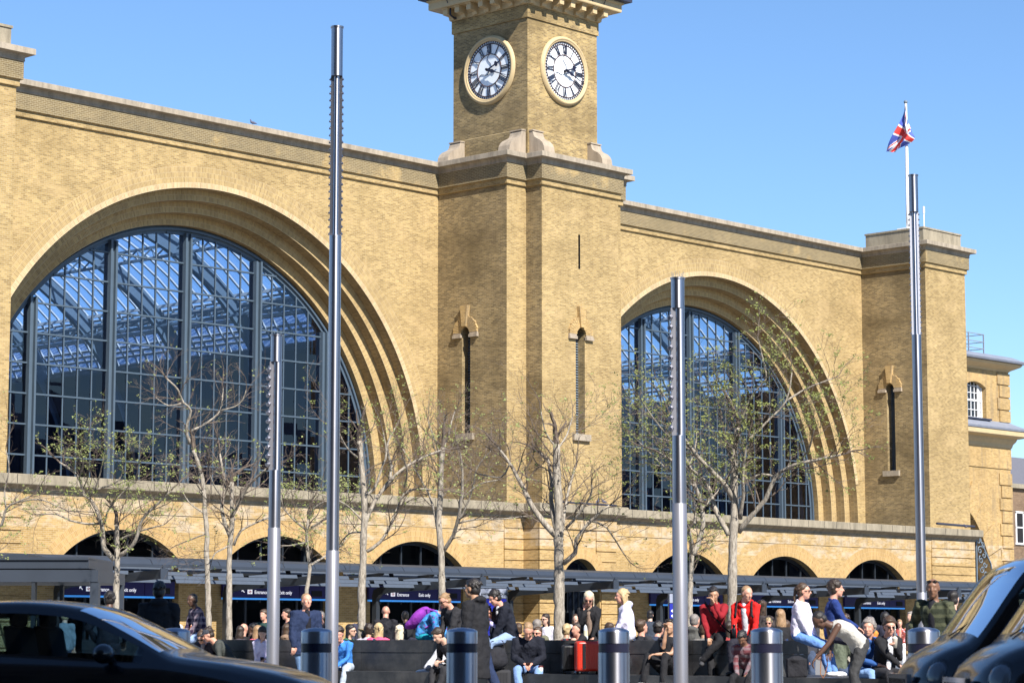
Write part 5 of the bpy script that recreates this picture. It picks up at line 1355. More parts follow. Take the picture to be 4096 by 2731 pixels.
    for k, (A, E_, Wr) in enumerate(AR):
        d = (Wr-E_).normalized(); sd = d.cross(UP)
        if sd.length < .3: sd = rt.copy()
        sd = sd.normalized(); nm = sd.cross(d)
        if nm.dot(UP) > 0: nm = -nm
        b.ell(Wr+d*.05*s, (.040*s, .050*s, .016*s), Matrix((sd, d, nm)).transposed())
        for j in range(4):
            o = Wr+d*.085*s+sd*((j-1.5)*.0205*s); Lf = (.066, .078, .072, .056)[j]*s; dirs = d; pts = [o-d*.02]
            for m in range(3):
                dirs = (dirs*math.cos(curl)+nm*math.sin(curl)).normalized(); o = o+dirs*Lf/2.6; pts.append(o)
            hn.tube(pts, [.0095*s, .0092*s, .0082*s, .007*s], 6, dome=True)
        th = (sd*(-1 if k else 1)*(1 if sd.dot(rt) > 0 else -1)); o = Wr+d*.03*s+th*.028*s
        hn.tube([o, o+(th+d*.8).normalized()*.03*s, o+(th*.5+d+nm*.4).normalized()*.062*s], [.013*s, .0105*s, .008*s], 6, dome=True)
    me = fuse(b, vx, 2)
    # faces near eyes and lips
    inv = HM.transposed()
    for p in me.polygons:
        c = inv @ (p.center-HC_)/s
        if c.y > .055 and abs(abs(c.x)-.032) < .0135 and abs(c.z-.016) < .007: p.material_index = 2
        elif c.y > .06 and abs(abs(c.x)-.034) < .018 and abs(c.z-.037) < .005: p.material_index = 2
        elif c.y > .07 and abs(c.x) < .022 and abs(c.z+.052) < .0075: p.material_index = 1
    # fingers join the same mesh
    nv = len(me.vertices)
    bm = bmesh.new(); bm.from_mesh(me); vs = [bm.verts.new(v) for v in hn.v]
    for f in hn.f:
        try: bm.faces.new([vs[i] for i in f])
        except ValueError: pass
    bm.to_mesh(me); bm.free()
    body = mesh_obj(me, 'body', [SK[sk], LIP_M, EYE_M], ob, base)
    # ---- clothes
    t = MB(); pf = puff; e = .022+pf*.6
    L0 = .10 if seat is None else .04
    t.tube([P-UP*L0*s, P+d1*.05*s, P+d1*.16*s, C-d1*.02*s, C+d2*.10*s, N-d2*.05*s, N-d2*.012*s], [(.155+e)*s, (.158+e)*s, (.145+e*1.15)*s, (.158+e)*s, (.158+e)*s, (.118+e)*s, (.062+e*.6)*s], 18, flat=.72, ref=rt2)
    for k, (A, E_, Wr) in enumerate(AR):
        if sleeve == 'long': t.tube([A-rt2*(-1, 1)[k]*.03*s, A, A.lerp(E_, .5), E_, E_.lerp(Wr, .5), Wr-(Wr-E_).normalized()*.01], [.062*s, (.068+pf)*s, (.060+pf)*s, (.047+pf)*s, (.046+pf*.8)*s, (.036+pf*.3)*s], 12, dome=True)
        elif sleeve == 'short': t.tube([A-rt2*(-1, 1)[k]*.03*s, A, A.lerp(E_, .62)], [.055*s, .060*s, .060*s], 12, dome=False)
    if hood: t.ell(N-hv*.075*s+UP*.01*s, (.115*s, .075*s, .06*s), Matrix((rt, hv, UP)).transposed()); t.tube([N+rt*.09*s-hv*.03*s, N+rt*.07*s+hv*.05*s-UP*.04*s, N+hv*.09*s-UP*.08*s], [.035*s, .03*s, .02*s], 8, dome=True); t.tube([N-rt*.09*s-hv*.03*s, N-rt*.07*s+hv*.05*s-UP*.04*s, N+hv*.09*s-UP*.08*s], [.035*s, .03*s, .02*s], 8, dome=True)
    elif sleeve != 'none': t.tube([N+rt*.07*s-hv*.035*s+UP*.0, N-hv*.07*s+UP*.012, N-rt*.07*s-hv*.035*s], [.018*s]*3, 8, dome=True)
    if coat:
        t.tube([P+UP*.1*s, P-UP*.12*s, P-UP*coat*s], [.175*s, (.195+pf)*s, (.215+pf)*s], 18, flat=.82, ref=rt)
        t.tube([P+UP*.1*s, P-UP*.12*s, P-UP*coat*s*.6], [.165*s, (.18)*s, (.18)*s], 18, flat=.8, ref=rt)
    me = fuse(t, .016 if q else .024, 3); wrinkle(me, .016+pf*.3, seed)
    key = 'cloth_%s_%s' % (topk, '_'.join('%d' % int(x*100) for x in top)); mesh_obj(me, 'jacket' if (coat or puff or inner) else 'top', [cloth(key, top, topk, top2)], ob, base)
    if inner:
        t = MB(); t.tube([P+d1*.02*s+hv*.035*s, C+hv*.035*s-d1*.02*s, C+d2*.12*s+hv*.035*s, N-d2*.03*s+hv*.03*s], [.07*s, .078*s, .07*s, .05*s], 14, flat=1.5, ref=rt2, dome=True)
        me = fuse(t, .018, 2); mesh_obj(me, 'shirt', [cloth('inner_%s' % '_'.join('%d' % int(x*100) for x in inner), inner)], ob, base)
    t = MB(); t.tube([P+UP*.07*s, P, P-UP*.07*s], [.155*s, .168*s, .15*s], 16, flat=.76, ref=rt)
    for (A, E_, Wr) in LG: t.tube([A, A.lerp(E_, .45), E_, E_.lerp(Wr, .3), Wr-(Wr-E_).normalized()*.02], [.098*s, .090*s, .070*s, .066*s, .060*s], 12, dome=True)
    me = fuse(t, .016 if q else .026, 3); wrinkle(me, .014, seed+5); mesh_obj(me, 'trousers', [cloth('cloth_plain_%s' % '_'.join('%d' % int(x*100) for x in bottom), bottom)], ob, base)
    for k, (A, E_, Wr) in enumerate(LG):
        shd = hv if seat is None else (hv+rt*(-1, 1)[k]*.15).normalized(); sl_ = (E_-Wr).normalized()
        tx = shd; t = MB(); an = Wr-UP*.0
        t.tube([an-tx*.03*s-UP*.045*s, an+tx*.04*s-UP*.048*s, an+tx*.13*s-UP*.052*s, an+tx*.17*s-UP*.056*s], [.034*s, .038*s, .040*s, .030*s], 10, dome=True, flat=1.15, ref=UP); t.tube([an+UP*.03*s, an-UP*.04*s], [.042*s, .04*s], 10, dome=True)
        sm = t.build('shoe', cloth('shoe_%s' % '_'.join('%d' % int(x*100) for x in shoes), shoes), None, smooth=True); sm.data.transform(Matrix.Translation(-base)); sm.parent = ob
    # ---- hair
    st, hc = hair
    t = MB()
    if st in ('short', 'crop', 'curly', 'wavy', 'long', 'bun', 'pony', 'afro', 'messy', 'balding'):
        k = {'short': 1., 'crop': .955, 'curly': 1.06, 'wavy': 1.06, 'long': 1.03, 'bun': 1., 'pony': 1., 'afro': 1.3, 'messy': 1.12, 'balding': .95}[st]
        t.ell(h(0, -.030, .050+(.01 if st != 'crop' else -.004)), (.086*s*k, .098*s*k, .090*s*k), HM, 20, 12)
        t.ell(h(0, -.045, -.01), (.084*s*k, .072*s*k, .075*s*k), HM, 16, 9)
        if st in ('short', 'messy', 'wavy', 'curly'): t.ell(h(.012, .035, .10), (.062*s, .045*s, .032*s), HM, 14, 8)
        if st in ('curly', 'wavy', 'afro', 'messy'):
            for i in range(46 if q else 26):
                th = rnd.uniform(0, 2*PI); ph = rnd.uniform(0, PI*.62); r = .092*k
                y_ = math.sin(ph)*math.sin(th)
                if y_ > .45 and ph > .9: continue
                c = h(r*.9*math.sin(ph)*math.cos(th), -.03+r*1.05*y_, .045+r*math.cos(ph)); rr = rnd.uniform(.014, .026)*s
                t.ell(c, (rr, rr, rr), None, 7, 5)
        if st in ('long', 'pony', 'bun') or fem and st == 'wavy':
            pass
        if st == 'long' or (fem and st == 'wavy'):
            for i in range(15):
                an_ = PI*(.02+.96*i/14)+PI; x = math.cos(an_)*.080; y = math.sin(an_)*.080-.02
                Lh = rnd.uniform(.16, .34); t.tube([h(x*.8, y*.8-.01, .08), h(x, y, .0), h(x*1.05, y*1.0-.005, -.1)-UP*.02, h(x*1.0, y*.95, -.1)-UP*Lh*s+hv*.02*(1 if abs(x) > .05 else -1)], [.020*s, .019*s, .015*s, .006*s], 7, dome=True)
        if st == 'bun': t.ell(h(.0, -.09, .12), (.038*s, .038*s, .034*s), HM)
        if st == 'pony':
            t.tube([h(0, -.09, .08), h(0, -.14, .05), h(0, -.16, -.05)-UP*.05*s, h(0, -.13, -.1)-UP*.18*s], [.022*s, .03*s, .028*s, .008*s], 9, dome=True)
        if st not in ('curly', 'afro', 'crop', 'balding') and q:      # loose tufts break the outline
            for i in range(34):
                th = rnd.uniform(0, 2*PI); ph = rnd.uniform(0, PI*.6); y_ = math.sin(ph)*math.sin(th)
                if y_ > .55 and ph > .8: continue
                r = .09*k; x_ = r*.93*math.sin(ph)*math.cos(th); yy_ = -.03+r*1.05*y_; z_ = .05+r*math.cos(ph)
                t.tube([h(x_*.9, yy_*.95, z_), h(x_*1.08, yy_*1.05-.012, z_-.004+rnd.uniform(-.01, .012)), h(x_*1.1, yy_*1.05-.03, z_-.03)], [.013*s, .010*s, .004*s], 6, dome=True)
        me = fuse(t, .0085 if q else .016, 1 if st in ('curly', 'afro') else 2)
        # hair stays off the face
        wrinkle(me, .010 if st in ('short', 'messy', 'wavy', 'long', 'pony') else .005, seed+9)
        mesh_obj(me, 'hair', [HC[hc]], ob, base)
    if 'beard' in acc:
        t = MB(); t.ell(h(0, .035, -.075), (.056*s, .055*s, .048*s), HM); t.ell(h(0, .075, -.035), (.028*s, .016*s, .010*s), HM); me = fuse(t, .012, 1)
        for p in me.polygons: pass
        mesh_obj(me, 'beard', [HC[hc if hc else 'brown']], ob, base)
    def sub(mb, nm, mat, smooth=True):
        o = mb.build(nm, mat, None, smooth=smooth); o.data.transform(Matrix.Translation(-base)); o.parent = ob; return o
    if 'sunglasses' in acc or 'glasses' in acc or 'shades_up' in acc:
        dz = .075 if 'shades_up' in acc else 0; dy = -.022 if 'shades_up' in acc else 0; t = MB()
        for k in (-1, 1):
            t.ell(h(k*.033, .092+dy, .014+dz), (.026*s, .008*s, .019*s), HM); t.bar(h(k*.058, .088+dy, .02+dz), h(k*.080, -.01+dy, .012+dz*.7), .006)
        t.bar(h(-.06, .093+dy, .022+dz), h(.06, .093+dy, .022+dz), .006); sub(t, 'glasses', LENS)
    if 'cap' in acc:
        t = MB(); t.ell(h(0, -.02, .06), (.088*s, .104*s, .085*s), HM); t.obox(h(0, .115, .055), hr*.06*s, hd*.055*s, hu*.006*s); t2 = fuse(t, .011, 2); mesh_obj(t2, 'cap', [cloth('cap_grey', (.05, .055, .07))], ob, base)
    if 'beanie' in acc:
        t = MB(); t.ell(h(0, -.025, .055), (.090*s, .104*s, .092*s), HM); t2 = fuse(t, .013, 2); mesh_obj(t2, 'beanie', [cloth('beanie_navy', (.02, .025, .05))], ob, base)
    if 'hat' in acc:
        t = MB(); t.lathe(h(0, -.01, .06), [(.20*s, 0), (.20*s, .008), (.095*s, .012), (.09*s, .09), (.06*s, .11), (.001, .105)], 20, hu, hr); sub(t, 'straw_hat', cloth('straw', (.50, .38, .2)))
    if 'headphones' in acc:
        t = MB(); pts = [h(.098*math.cos(x_), -.01, .02+.125*math.sin(x_)) for x_ in [PI*i/12 for i in range(13)]]; t.tube(pts, .009, 6)
        for k in (-1, 1): t.ell(h(k*.092, -.005, .0), (.02*s, .036*s, .042*s), HM)
        sub(t, 'headphones', PHN)
    mid = (AR[0][2]+AR[1][2])/2+((AR[0][2]-AR[0][1]).normalized()+(AR[1][2]-AR[1][1]).normalized())*.05
    return dict(ob=ob, P=P, C=C, N=N, hv=hv, rt=rt, up=UP, h=h, AR=AR, LG=LG, mid=mid, s=s, d1=d1, d2=d2, base=base)

def phone(r, label, k=None):
    c = r['mid'] if k is None else r['AR'][k][2]+(r['AR'][k][2]-r['AR'][k][1]).normalized()*.09
    m = MB(); n_ = (UP*.75-r['hv']*.5).normalized(); u = r['rt']; w = n_.cross(u); c = c+n_*.012
    m.obox(c, u*.036, w*.075, n_*.004); o = m.build('phone', PHN); tag(o, label, 'phone')
def on_top(px): # seat edge of the upper tier
    t = (px-2048)/9710; D = 30.12/(F0.x+RT.x*t); return Vector(RD(t*D, D, 0))
def on_low(px):
    t = (px-2048)/9710; D = 29.62/(F0.x+RT.x*t); return Vector(RD(t*D, D, 0))
def behind(px, X=31.35):
    t = (px-2048)/9710; D = X/(F0.x+RT.x*t); return Vector(RD(t*D, D, 0))
G = lambda px, D: ground(px, D)
J = (.26, .36, .56); DK = (.016, .016, .019); NV = (.015, .022, .06)
# angle of a person sitting squarely on the seat (facing -X)
SQ = -43

# -- silhouettes and standing figures at the left
person('dark figure standing behind the black saloon car roof at the far left', G(186, 46), 150, 1.78, top=DK, bottom=DK, hair=('short', 'black'), sk='dark', q=0)
person('person with short blond hair just showing over the saloon roof', G(255, 50), 170, 1.62, top=(.2, .25, .3), hair=('short', 'blond'), q=0)
person('man in a dark navy jacket standing in shade by the leftmost trunk', G(432, 38.3), 170, 1.80, hands=((-.22, .12, .95), (.22, .12, .95)), top=(.012, .014, .024), bottom=(.02, .02, .03), hair=('short', 'black'), sk='dark', puff=.012, head=(-25, 0))
person('tall man in a dark hooded jacket seen from behind beside the left bollard', G(633, 34.2), 186, 1.86, top=(.014, .015, .017), bottom=(.03, .045, .085), hair=('short', 'black'), sk='dark', hood=True, puff=.015)
person('distant figure in a pale grey hoodie with the hood up', G(695, 62), 160, 1.66, top=(.55, .55, .62), hair=('none', None), acc=(), hood=True, q=0, head=(0, 10))
r = person('smiling man in a dark checked shirt sitting on the upper tier', on_top(803), -62, 1.80, seat=.995, foot=.45, lean=14, head=(-20, 6), hands=((-.10, .42, .66), (.10, .40, .66)), top=(.028, .016, .045), topk='plaid', top2=(.30, .24, .28), bottom=J, shoes=(.6, .6, .6), hair=('crop', 'black'), sk='dark')
person('woman with a brown bun bent forward beside the man in the cap', on_low(845), -25, 1.62, seat=.45, foot=0, lean=34, head=(-12, 28), hands=('phone', 'phone'), top=(.03, .03, .045), inner=(.25, .25, .28), bottom=(.5, .5, .6), hair=('bun', 'brown'), acc=('glasses',), fem=True)
person('man in a grey cap and dark green sweater leaning over on the lower tier', on_low(925), -72, 1.80, seat=.45, foot=0, lean=38, head=(0, 14), hands=((-.10, .45, .62), (.10, .45, .62)), top=(.055, .06, .055), bottom=(.05, .05, .05), hair=('bun', 'dkbrown'), sk='pink', acc=('cap',))
r = person('girl in a white hoodie sipping a drink left of the short mast', on_low(1052), 5, 1.58, seat=.45, foot=0, lean=12, head=(5, 28), hands=((-.06, .30, .72), 'chin'), top=(.70, .66, .85), bottom=(.10, .16, .36), hair=('long', 'dkbrown'), sk='pale', fem=True, hood=True)
phone(r, 'phone in the lap of the girl in the white hoodie', 0)
person('man in a navy parka and black shirt standing alone left of the tallest mast', G(1218, 41), 32, 1.82, top=(.018, .030, .075), inner=(.012, .012, .018), bottom=(.12, .2, .34), shoes=(.05, .05, .05), hair=('crop', 'ginger'), sk='pink', coat=.20, puff=.022, hands=((-.25, .10, .84), (.25, .10, .84)), head=(8, -2), hood=False)
r = person('curly haired boy in a blue and white jacket resting his chin on his fist', on_low(1378), -15, 1.70, seat=.45, foot=0, lean=30, head=(-12, 14), hands=((.0, .42, .55), 'chin'), top=(.05, .22, .62), bottom=(.38, .44, .52), shoes=(.6, .6, .6), hair=('curly', 'dkbrown'), sk='pink')
# -- row behind the bench, left part
bg = 'people seated on the far side of the granite bench'
person('bald man in a black tee facing away beyond the bench near the left trees', behind(966), 165, 1.74, seat=.45, lean=8, top=DK, hair=('none', None), sk='pink', q=0)
person('dark haired woman seen from behind between the bald man and the cap', behind(945, 31.2), 150, 1.6, seat=.45, lean=12, top=(.06, .05, .06), hair=('long', 'dkbrown'), q=0, fem=True)
person('woman with golden brown hair and a pink top beyond the bench', behind(998, 31.3), 120, 1.62, seat=.45, lean=14, head=(0, 8), top=(.6, .12, .18), hair=('wavy', 'ginger'), sk='pink', q=0, fem=True)
person('dark skinned woman in profile touching her ear beyond the bench', behind(1026, 32.6), -80, 1.66, seat=.48, lean=6, top=(.04, .10, .10), hands=('cheek', (.1, .3, .6)), hair=('bun', 'black'), sk='dark', q=0, fem=True)
person('curly haired man in a bottle green jacket standing just left of the short mast', G(1062, 52), -30, 1.66, top=(.02, .05, .045), hair=('curly', 'brown'), sk='pink', q=0)
person('man with dark hair in profile in the shade beside the navy parka', G(1158, 54), -75, 1.70, top=DK, hair=('short', 'dkbrown'), sk='pink', q=0)
person('person with long light brown hair and a fur hood beyond the bench', behind(1140, 31.2), 170, 1.66, seat=.45, lean=8, top=(.24, .16, .11), hair=('long', 'brown'), hood=True, q=0, fem=True)
person('bearded man in sunglasses half hidden by the tallest mast', G(1290, 50), -40, 1.62, top=(.02, .02, .03), hair=('crop', 'grey'), sk='pink', q=0, acc=('sunglasses', 'beard'))
person('dark haired woman in sunglasses beyond the bench above the curly haired boy', behind(1388, 31.3), 70, 1.62, seat=.45, lean=5, top=(.03, .12, .07), hair=('long', 'black'), acc=('sunglasses',), q=0, fem=True)
person('person in a tilted straw hat beyond the bench beside the bare tree', behind(1418, 31.6), 120, 1.60, seat=.42, lean=20, head=(0, 16), top=(.3, .25, .2), hair=('short', 'brown'), acc=('hat',), q=0)
person('bald man in a black top seen from behind under the ENTRANCE sign', G(1541, 48), 178, 1.70, top=(.022, .022, .028), bottom=DK, hair=('none', None), sk='pink')
person('woman with long two tone blond hair and a pink top seen from behind', behind(1513, 31.3), 176, 1.66, seat=.45, lean=3, top=(.75, .10, .22), hair=('long', 'blond'), fem=True)
person('woman with platinum hair and headphones seen from behind', behind(1590, 31.3), 150, 1.62, seat=.43, lean=6, top=(.05, .05, .07), hair=('long', 'plat'), acc=('headphones',), fem=True)
person('man in a black coat with shaved dark hair in front of the shaded entrance', G(1625, 52), -150, 1.64, top=DK, hair=('crop', 'black'), sk='brown', q=0)
# turquoise hood with the purple backpack
r = person('person in a turquoise hood and patterned blue jacket bent forward on the bench', on_top(1672)+Vector((.1, 0, 0)), 68, 1.68, seat=.995, foot=.80, footf=.1, lean=42, head=(0, 28), hands=((-.10, .50, .78), (.10, .52, .80)), top=(.06, .28, .66), topk='print', top2=(.20, .12, .42), bottom=(.01, .26, .34), shoes=(.1, .1, .1), hair=('messy', 'red'), hood=True, puff=.02, feet=((-.1, .62, .60), (.1, .66, .55)))
m = MB(); bc = r['C']-r['hv']*.22+UP*.06; m.ell(bc, (.19, .15, .24), Matrix((r['rt'], r['hv'], r['d1'])).transposed(), 16, 10); m.ell(bc-r['d1']*.12-r['hv']*.05, (.17, .13, .13), Matrix((r['rt'], r['hv'], r['d1'])).transposed())
for k in (-1, 1): m.tube([bc+r['rt']*k*.1+r['d1']*.2, r['N']+r['rt']*k*.10+UP*.035, r['C']+r['hv']*.17+r['rt']*k*.12, r['C']-r['d1']*.15+r['hv']*.05+r['rt']*k*.17], .018, 6)
o = mesh_obj(fuse(m, .016, 3), 'backpack', [cloth('purple_nylon', (.26, .04, .38))], None, (0, 0, 0)); tag(o, 'purple backpack on the back of the person in the turquoise hood', 'backpack')
# grey sweatpants boy behind the black coat
person('fair haired boy in pale grey sweatpants facing left on the upper tier', on_top(1838), -58, 1.70, seat=.995, foot=.45, lean=22, head=(0, 24), hands=((-.10, .40, .72), (.08, .42, .72)), top=(.03, .03, .035), bottom=(.50, .50, .53), shoes=(.8, .8, .8), hair=('short', 'ginger'), sk='pink', puff=.02, feet=((-.12, .62, .26), (.12, .80, .26)), acc=('glasses',))
person('grey haired man in glasses in a dark top facing right beyond the bench', G(1812, 49), 60, 1.62, top=(.03, .03, .035), hair=('short', 'grey'), sk='pink', acc=('glasses',), q=0)
person('man in a white shirt half hidden by the tree trunk beyond the bench', G(1788, 50), -60, 1.50, top=(.6, .6, .62), hair=('short', 'brown'), sk='pink', q=0)
person('tall man in a long black hooded coat walking left past the bollard', G(1905, 34), -118, 1.89, top=(.012, .012, .014), bottom=(.018, .03, .07), shoes=(.03, .03, .03), hair=('short', 'black'), sk='tan', coat=.48, puff=.02, hood=True, lean=2, head=(-6, 0), feet=((-.09, .22, 0), (.10, -.38, .05)), hands=((-.26, .04, .80), (.25, .05, .86)))
person('person in dark trousers sitting on the lower tier behind the third bollard', on_low(1835), -55, 1.74, seat=.45, foot=0, lean=35, head=(0, 25), top=(.03, .03, .035), bottom=(.035, .035, .038), hair=('short', 'dkbrown'), footf=-.02)
r = person('person in a white and blue fleece bowed forward wearing a red rucksack', on_top(1975)+Vector((.25, 0, 0)), -35, 1.70, seat=.995, foot=.45, lean=48, head=(0, 45), hands=('phone', 'phone'), top=(.50, .48, .85), bottom=(.1, .12, .2), hair=('short', 'brown'), sk='pink', puff=.01)
m = MB(); bc = r['C']-r['hv']*.15+UP*.13; m.ell(bc, (.16, .12, .2), Matrix((r['rt'], r['hv'], r['d1'])).transposed(), 16, 10)
o = mesh_obj(fuse(m, .016, 3), 'rucksack', [cloth('orange_red_nylon', (.78, .07, .03))], None, (0, 0, 0)); tag(o, 'bright orange red rucksack between the long black coat and the puffer jacket', 'rucksack')
r = person('young man in a black puffer jacket and pale jeans looking at his phone', on_top(2042), -70, 1.76, seat=.995, foot=.45, lean=20, head=(0, 22), hands=((-.05, .42, .74), (.05, .40, .74)), top=(.014, .016, .022), inner=(.6, .6, .62), bottom=J, shoes=(.8, .8, .8), hair=('curly', 'black'), sk='pink', puff=.026, hood=True)
phone(r, 'phone in the hands of the man in the puffer jacket')
r = person('balding man in a black pea coat and ripped jeans on the lower tier', on_low(2115), -2, 1.80, seat=.45, foot=0, lean=20, head=(0, 38), hands=((-.07, .36, .60), (.07, .36, .60)), top=(.012, .014, .026), bottom=(.20, .32, .58), shoes=(.1, .1, .1), hair=('balding', 'ginger'), sk='pink', puff=.018, coat=0)
phone(r, 'phone held low by the balding man in the pea coat')
person('person in an olive coat beyond the bench behind the puffer jacket', behind(2138, 31.8), 160, 1.70, seat=.5, lean=10, top=(.14, .14, .09), hair=('short', 'grey'), q=0)
person('dark haired woman in sunglasses and a white jacket beside the thick tree', G(2190, 47), -40, 1.52, top=(.75, .72, .8), bottom=DK, hair=('long', 'dkbrown'), acc=('sunglasses',), q=0, fem=True)
person('person in red framed glasses just above the bench left of the thick tree', behind(2164, 31.4), -30, 1.58, seat=.42, lean=10, top=(.3, .1, .1), hair=('short', 'brown'), sk='pink', acc=('glasses',), q=0)
person('person in a navy beanie and denim jacket bowed behind the bench', behind(2292, 31.3), 175, 1.68, seat=.42, lean=24, head=(0, 30), top=(.04, .06, .11), hair=('crop', 'black'), acc=('beanie',), q=0)
person('person in a dark red leather jacket pointing left behind the blonde in sunglasses', behind(2330, 31.6), -60, 1.66, seat=.45, lean=8, top=(.22, .03, .03), hands=((-.1, .3, .6), (.15, .62, 1.02)), hair=('short', 'dkbrown'), sk='pink', q=0)
person('blonde woman in sunglasses and a black hoodie with a hand to her face', on_top(2362), -12, 1.60, seat=.995, foot=.45, lean=14, head=(-6, 22), hands=((-.02, .38, .72), 'cheek'), top=(.012, .012, .013), inner=(.25, .18, .14), bottom=(.014, .014, .016), hair=('long', 'plat'), sk='pink', acc=('sunglasses',), fem=True, hood=True)
r = person('woman with long fair hair in a white jacket opening an orange bottle', on_top(2515), -88, 1.63, seat=.995, foot=.45, lean=8, head=(0, 2), hands=((-.03, .36, .90), (.03, .38, .80)), top=(.72, .70, .92), bottom=(.6, .6, .68), hair=('long', 'blond'), sk='pink', fem=True, hood=True)
m = MB(); c = r['mid']+Vector((0, 0, -.02)); m.lathe(c, [(.032, -.1), (.034, -.06), (.034, .03), (.014, .08), (.014, .1)], 14); o = m.build('bottle', plain('orange_drink', (.75, .22, .02), .25), None, smooth=True); tag(o, 'small bottle of orange drink in the fair haired woman’s hands', 'bottle')
person('red faced man leaning back beyond the bench behind the white jacket', behind(2580, 31.2), 120, 1.76, seat=.45, lean=-8, head=(0, -10), top=(.03, .03, .035), hair=('short', 'brown'), sk='pink', q=0, puff=.01)
r = person('man in black slumped on the lower tier with his forearm over his face', on_low(2655)+Vector((.12, 0, 0)), -42, 1.74, seat=.45, foot=.45, lean=-6, head=(-20, -4), hands=((-.02, .34, .78), 'face'), top=(.012, .012, .013), sleeve='short', bottom=(.016, .016, .018), shoes=(.85, .85, .9), hair=('short', 'black'), sk='tan', feet=((-.22, .42, .26), (.16, .42, .26)), knees=(.5, 1., .15))
person('grey haired man in a grey coat seen from behind right of the short mast', behind(2770, 31.7), 150, 1.76, seat=.55, lean=6, top=(.09, .09, .085), hair=('crop', 'grey'), sk='pink', q=0, hood=True)
person('person with auburn hair half hidden beside the short mast', behind(2690, 31.7), 170, 1.66, seat=.5, lean=6, top=(.02, .02, .02), hair=('long', 'brown'), q=0, fem=True)
r = person('man in a maroon sweatshirt checking his watch with one ankle on his knee', on_top(2862), -14, 1.68, seat=.995, foot=.45, lean=13, head=(-6, 14), hands=('face', (-.02, .36, .66)), top=(.26, .014, .022), bottom=(.014, .014, .016), shoes=(.06, .06, .065), hair=('short', 'black'), sk='tan', feet=((.16, .44, .62), (-.02, .40, .26)), knees=(.7, .3, .55))
m = MB(); c = r['C']; m.tube([r['N']+r['rt']*.14+UP*.02, c+r['hv']*.18, c-r['d1']*.2-r['rt']*.18+r['hv']*.1, c-r['d1']*.28-r['rt']*.26], .014, 6); cc = c-r['d1']*.30-r['rt']*.28; m.obox(cc, r['hv']*.09, r['rt']*.035, UP*.09)
o = m.build('shoulder_bag', cloth('black_nylon', (.02, .02, .025))); tag(o, 'black shoulder bag worn by the man in the maroon sweatshirt', 'bag')
r = person('man in a red fleece with a rucksack looking left on the upper tier', on_top(2992), -22, 1.72, seat=.995, foot=.45, lean=16, head=(-48, 8), hands=((-.10, .36, .62), (.10, .34, .72)), top=(.62, .016, .014), bottom=(.02, .02, .03), shoes=(.05, .05, .05), hair=('crop', 'ginger'), sk='pink', inner=(.6, .6, .65), hood=True)
m = MB(); c = r['AR'][1][2]+UP*.09+r['hv']*.06; m.lathe(c, [(.034, -.09), (.034, .05), (.022, .07), (.02, .1), (.026, .1), (.026, .125)], 14); o = m.build('flask', PHN, None, smooth=True); tag(o, 'black drinks flask held by the man in the red fleece', 'flask')
m = MB()
for k in (-1, 1): m.tube([r['N']+r['rt']*k*.115-r['hv']*.08+UP*.0, r['N']+r['rt']*k*.12+r['hv']*.05+UP*.02, r['C']+r['hv']*.16+r['rt']*k*.13, r['C']-r['d1']*.1+r['hv']*.05+r['rt']*k*.19], .022, 6)
m.ell(r['C']-r['hv']*.2, (.16, .10, .22), Matrix((r['rt'], r['hv'], r['d1'])).transposed()); o = mesh_obj(fuse(m, .016, 2), 'backpack', [cloth('black_nylon', (.02, .02, .025))], None, (0, 0, 0)); tag(o, 'black backpack with shoulder straps over the red fleece', 'backpack')
person('person with wavy brown hair beyond the bench behind the red fleece', G(3046, 44), 160, 1.74, top=(.05, .04, .04), hair=('wavy', 'brown'), q=0, fem=True)
person('child in a maroon and grey knitted sweater with head bowed behind a bollard', on_low(2995), -28, 1.50, seat=.45, foot=0, lean=26, head=(-8, 35), hands=((-.06, .34, .55), (.10, .30, .50)), top=(.16, .05, .06), topk='plaid', top2=(.22, .18, .20), bottom=DK, hair=('short', 'black'), sk='brown', shoes=(.1, .1, .1))
person('fair haired child in glasses beyond the bench beside the red fleece', G(3080, 44), -20, 1.42, top=(.1, .1, .12), hair=('wavy', 'blond'), acc=('glasses',), sk='pink', q=0)
person('woman with golden hair and a black coat seen from behind by the white jacket', behind(3120, 31.4), 160, 1.70, seat=.62, lean=4, top=DK, hair=('long', 'ginger'), q=0, fem=True)
person('woman with a long brown ponytail in a white jacket sitting sideways on the bench', on_top(3175)+Vector((.15, 0, 0)), 66, 1.72, seat=.995, foot=.45, lean=4, head=(-4, 0), hands=((-.08, .36, .66), (.10, .36, .64)), top=(.80, .76, .98), bottom=(.14, .28, .62), shoes=(.8, .8, .85), hair=('pony', 'brown'), sk='pink', acc=('sunglasses',), fem=True, puff=.012)
person('man with dark curls in a navy sweater facing right behind the bending man', on_top(3285)+Vector((.30, 0, 0)), 84, 1.80, seat=.995, foot=.45, lean=2, head=(0, 0), top=(.018, .040, .17), bottom=(.03, .03, .05), hair=('messy', 'dkbrown'), sk='pink', acc=())
person('dark haired man squinting beyond the bench between the white and navy sitters', G(3225, 42), -10, 1.58, top=(.05, .05, .06), hair=('short', 'black'), sk='pink', q=0)
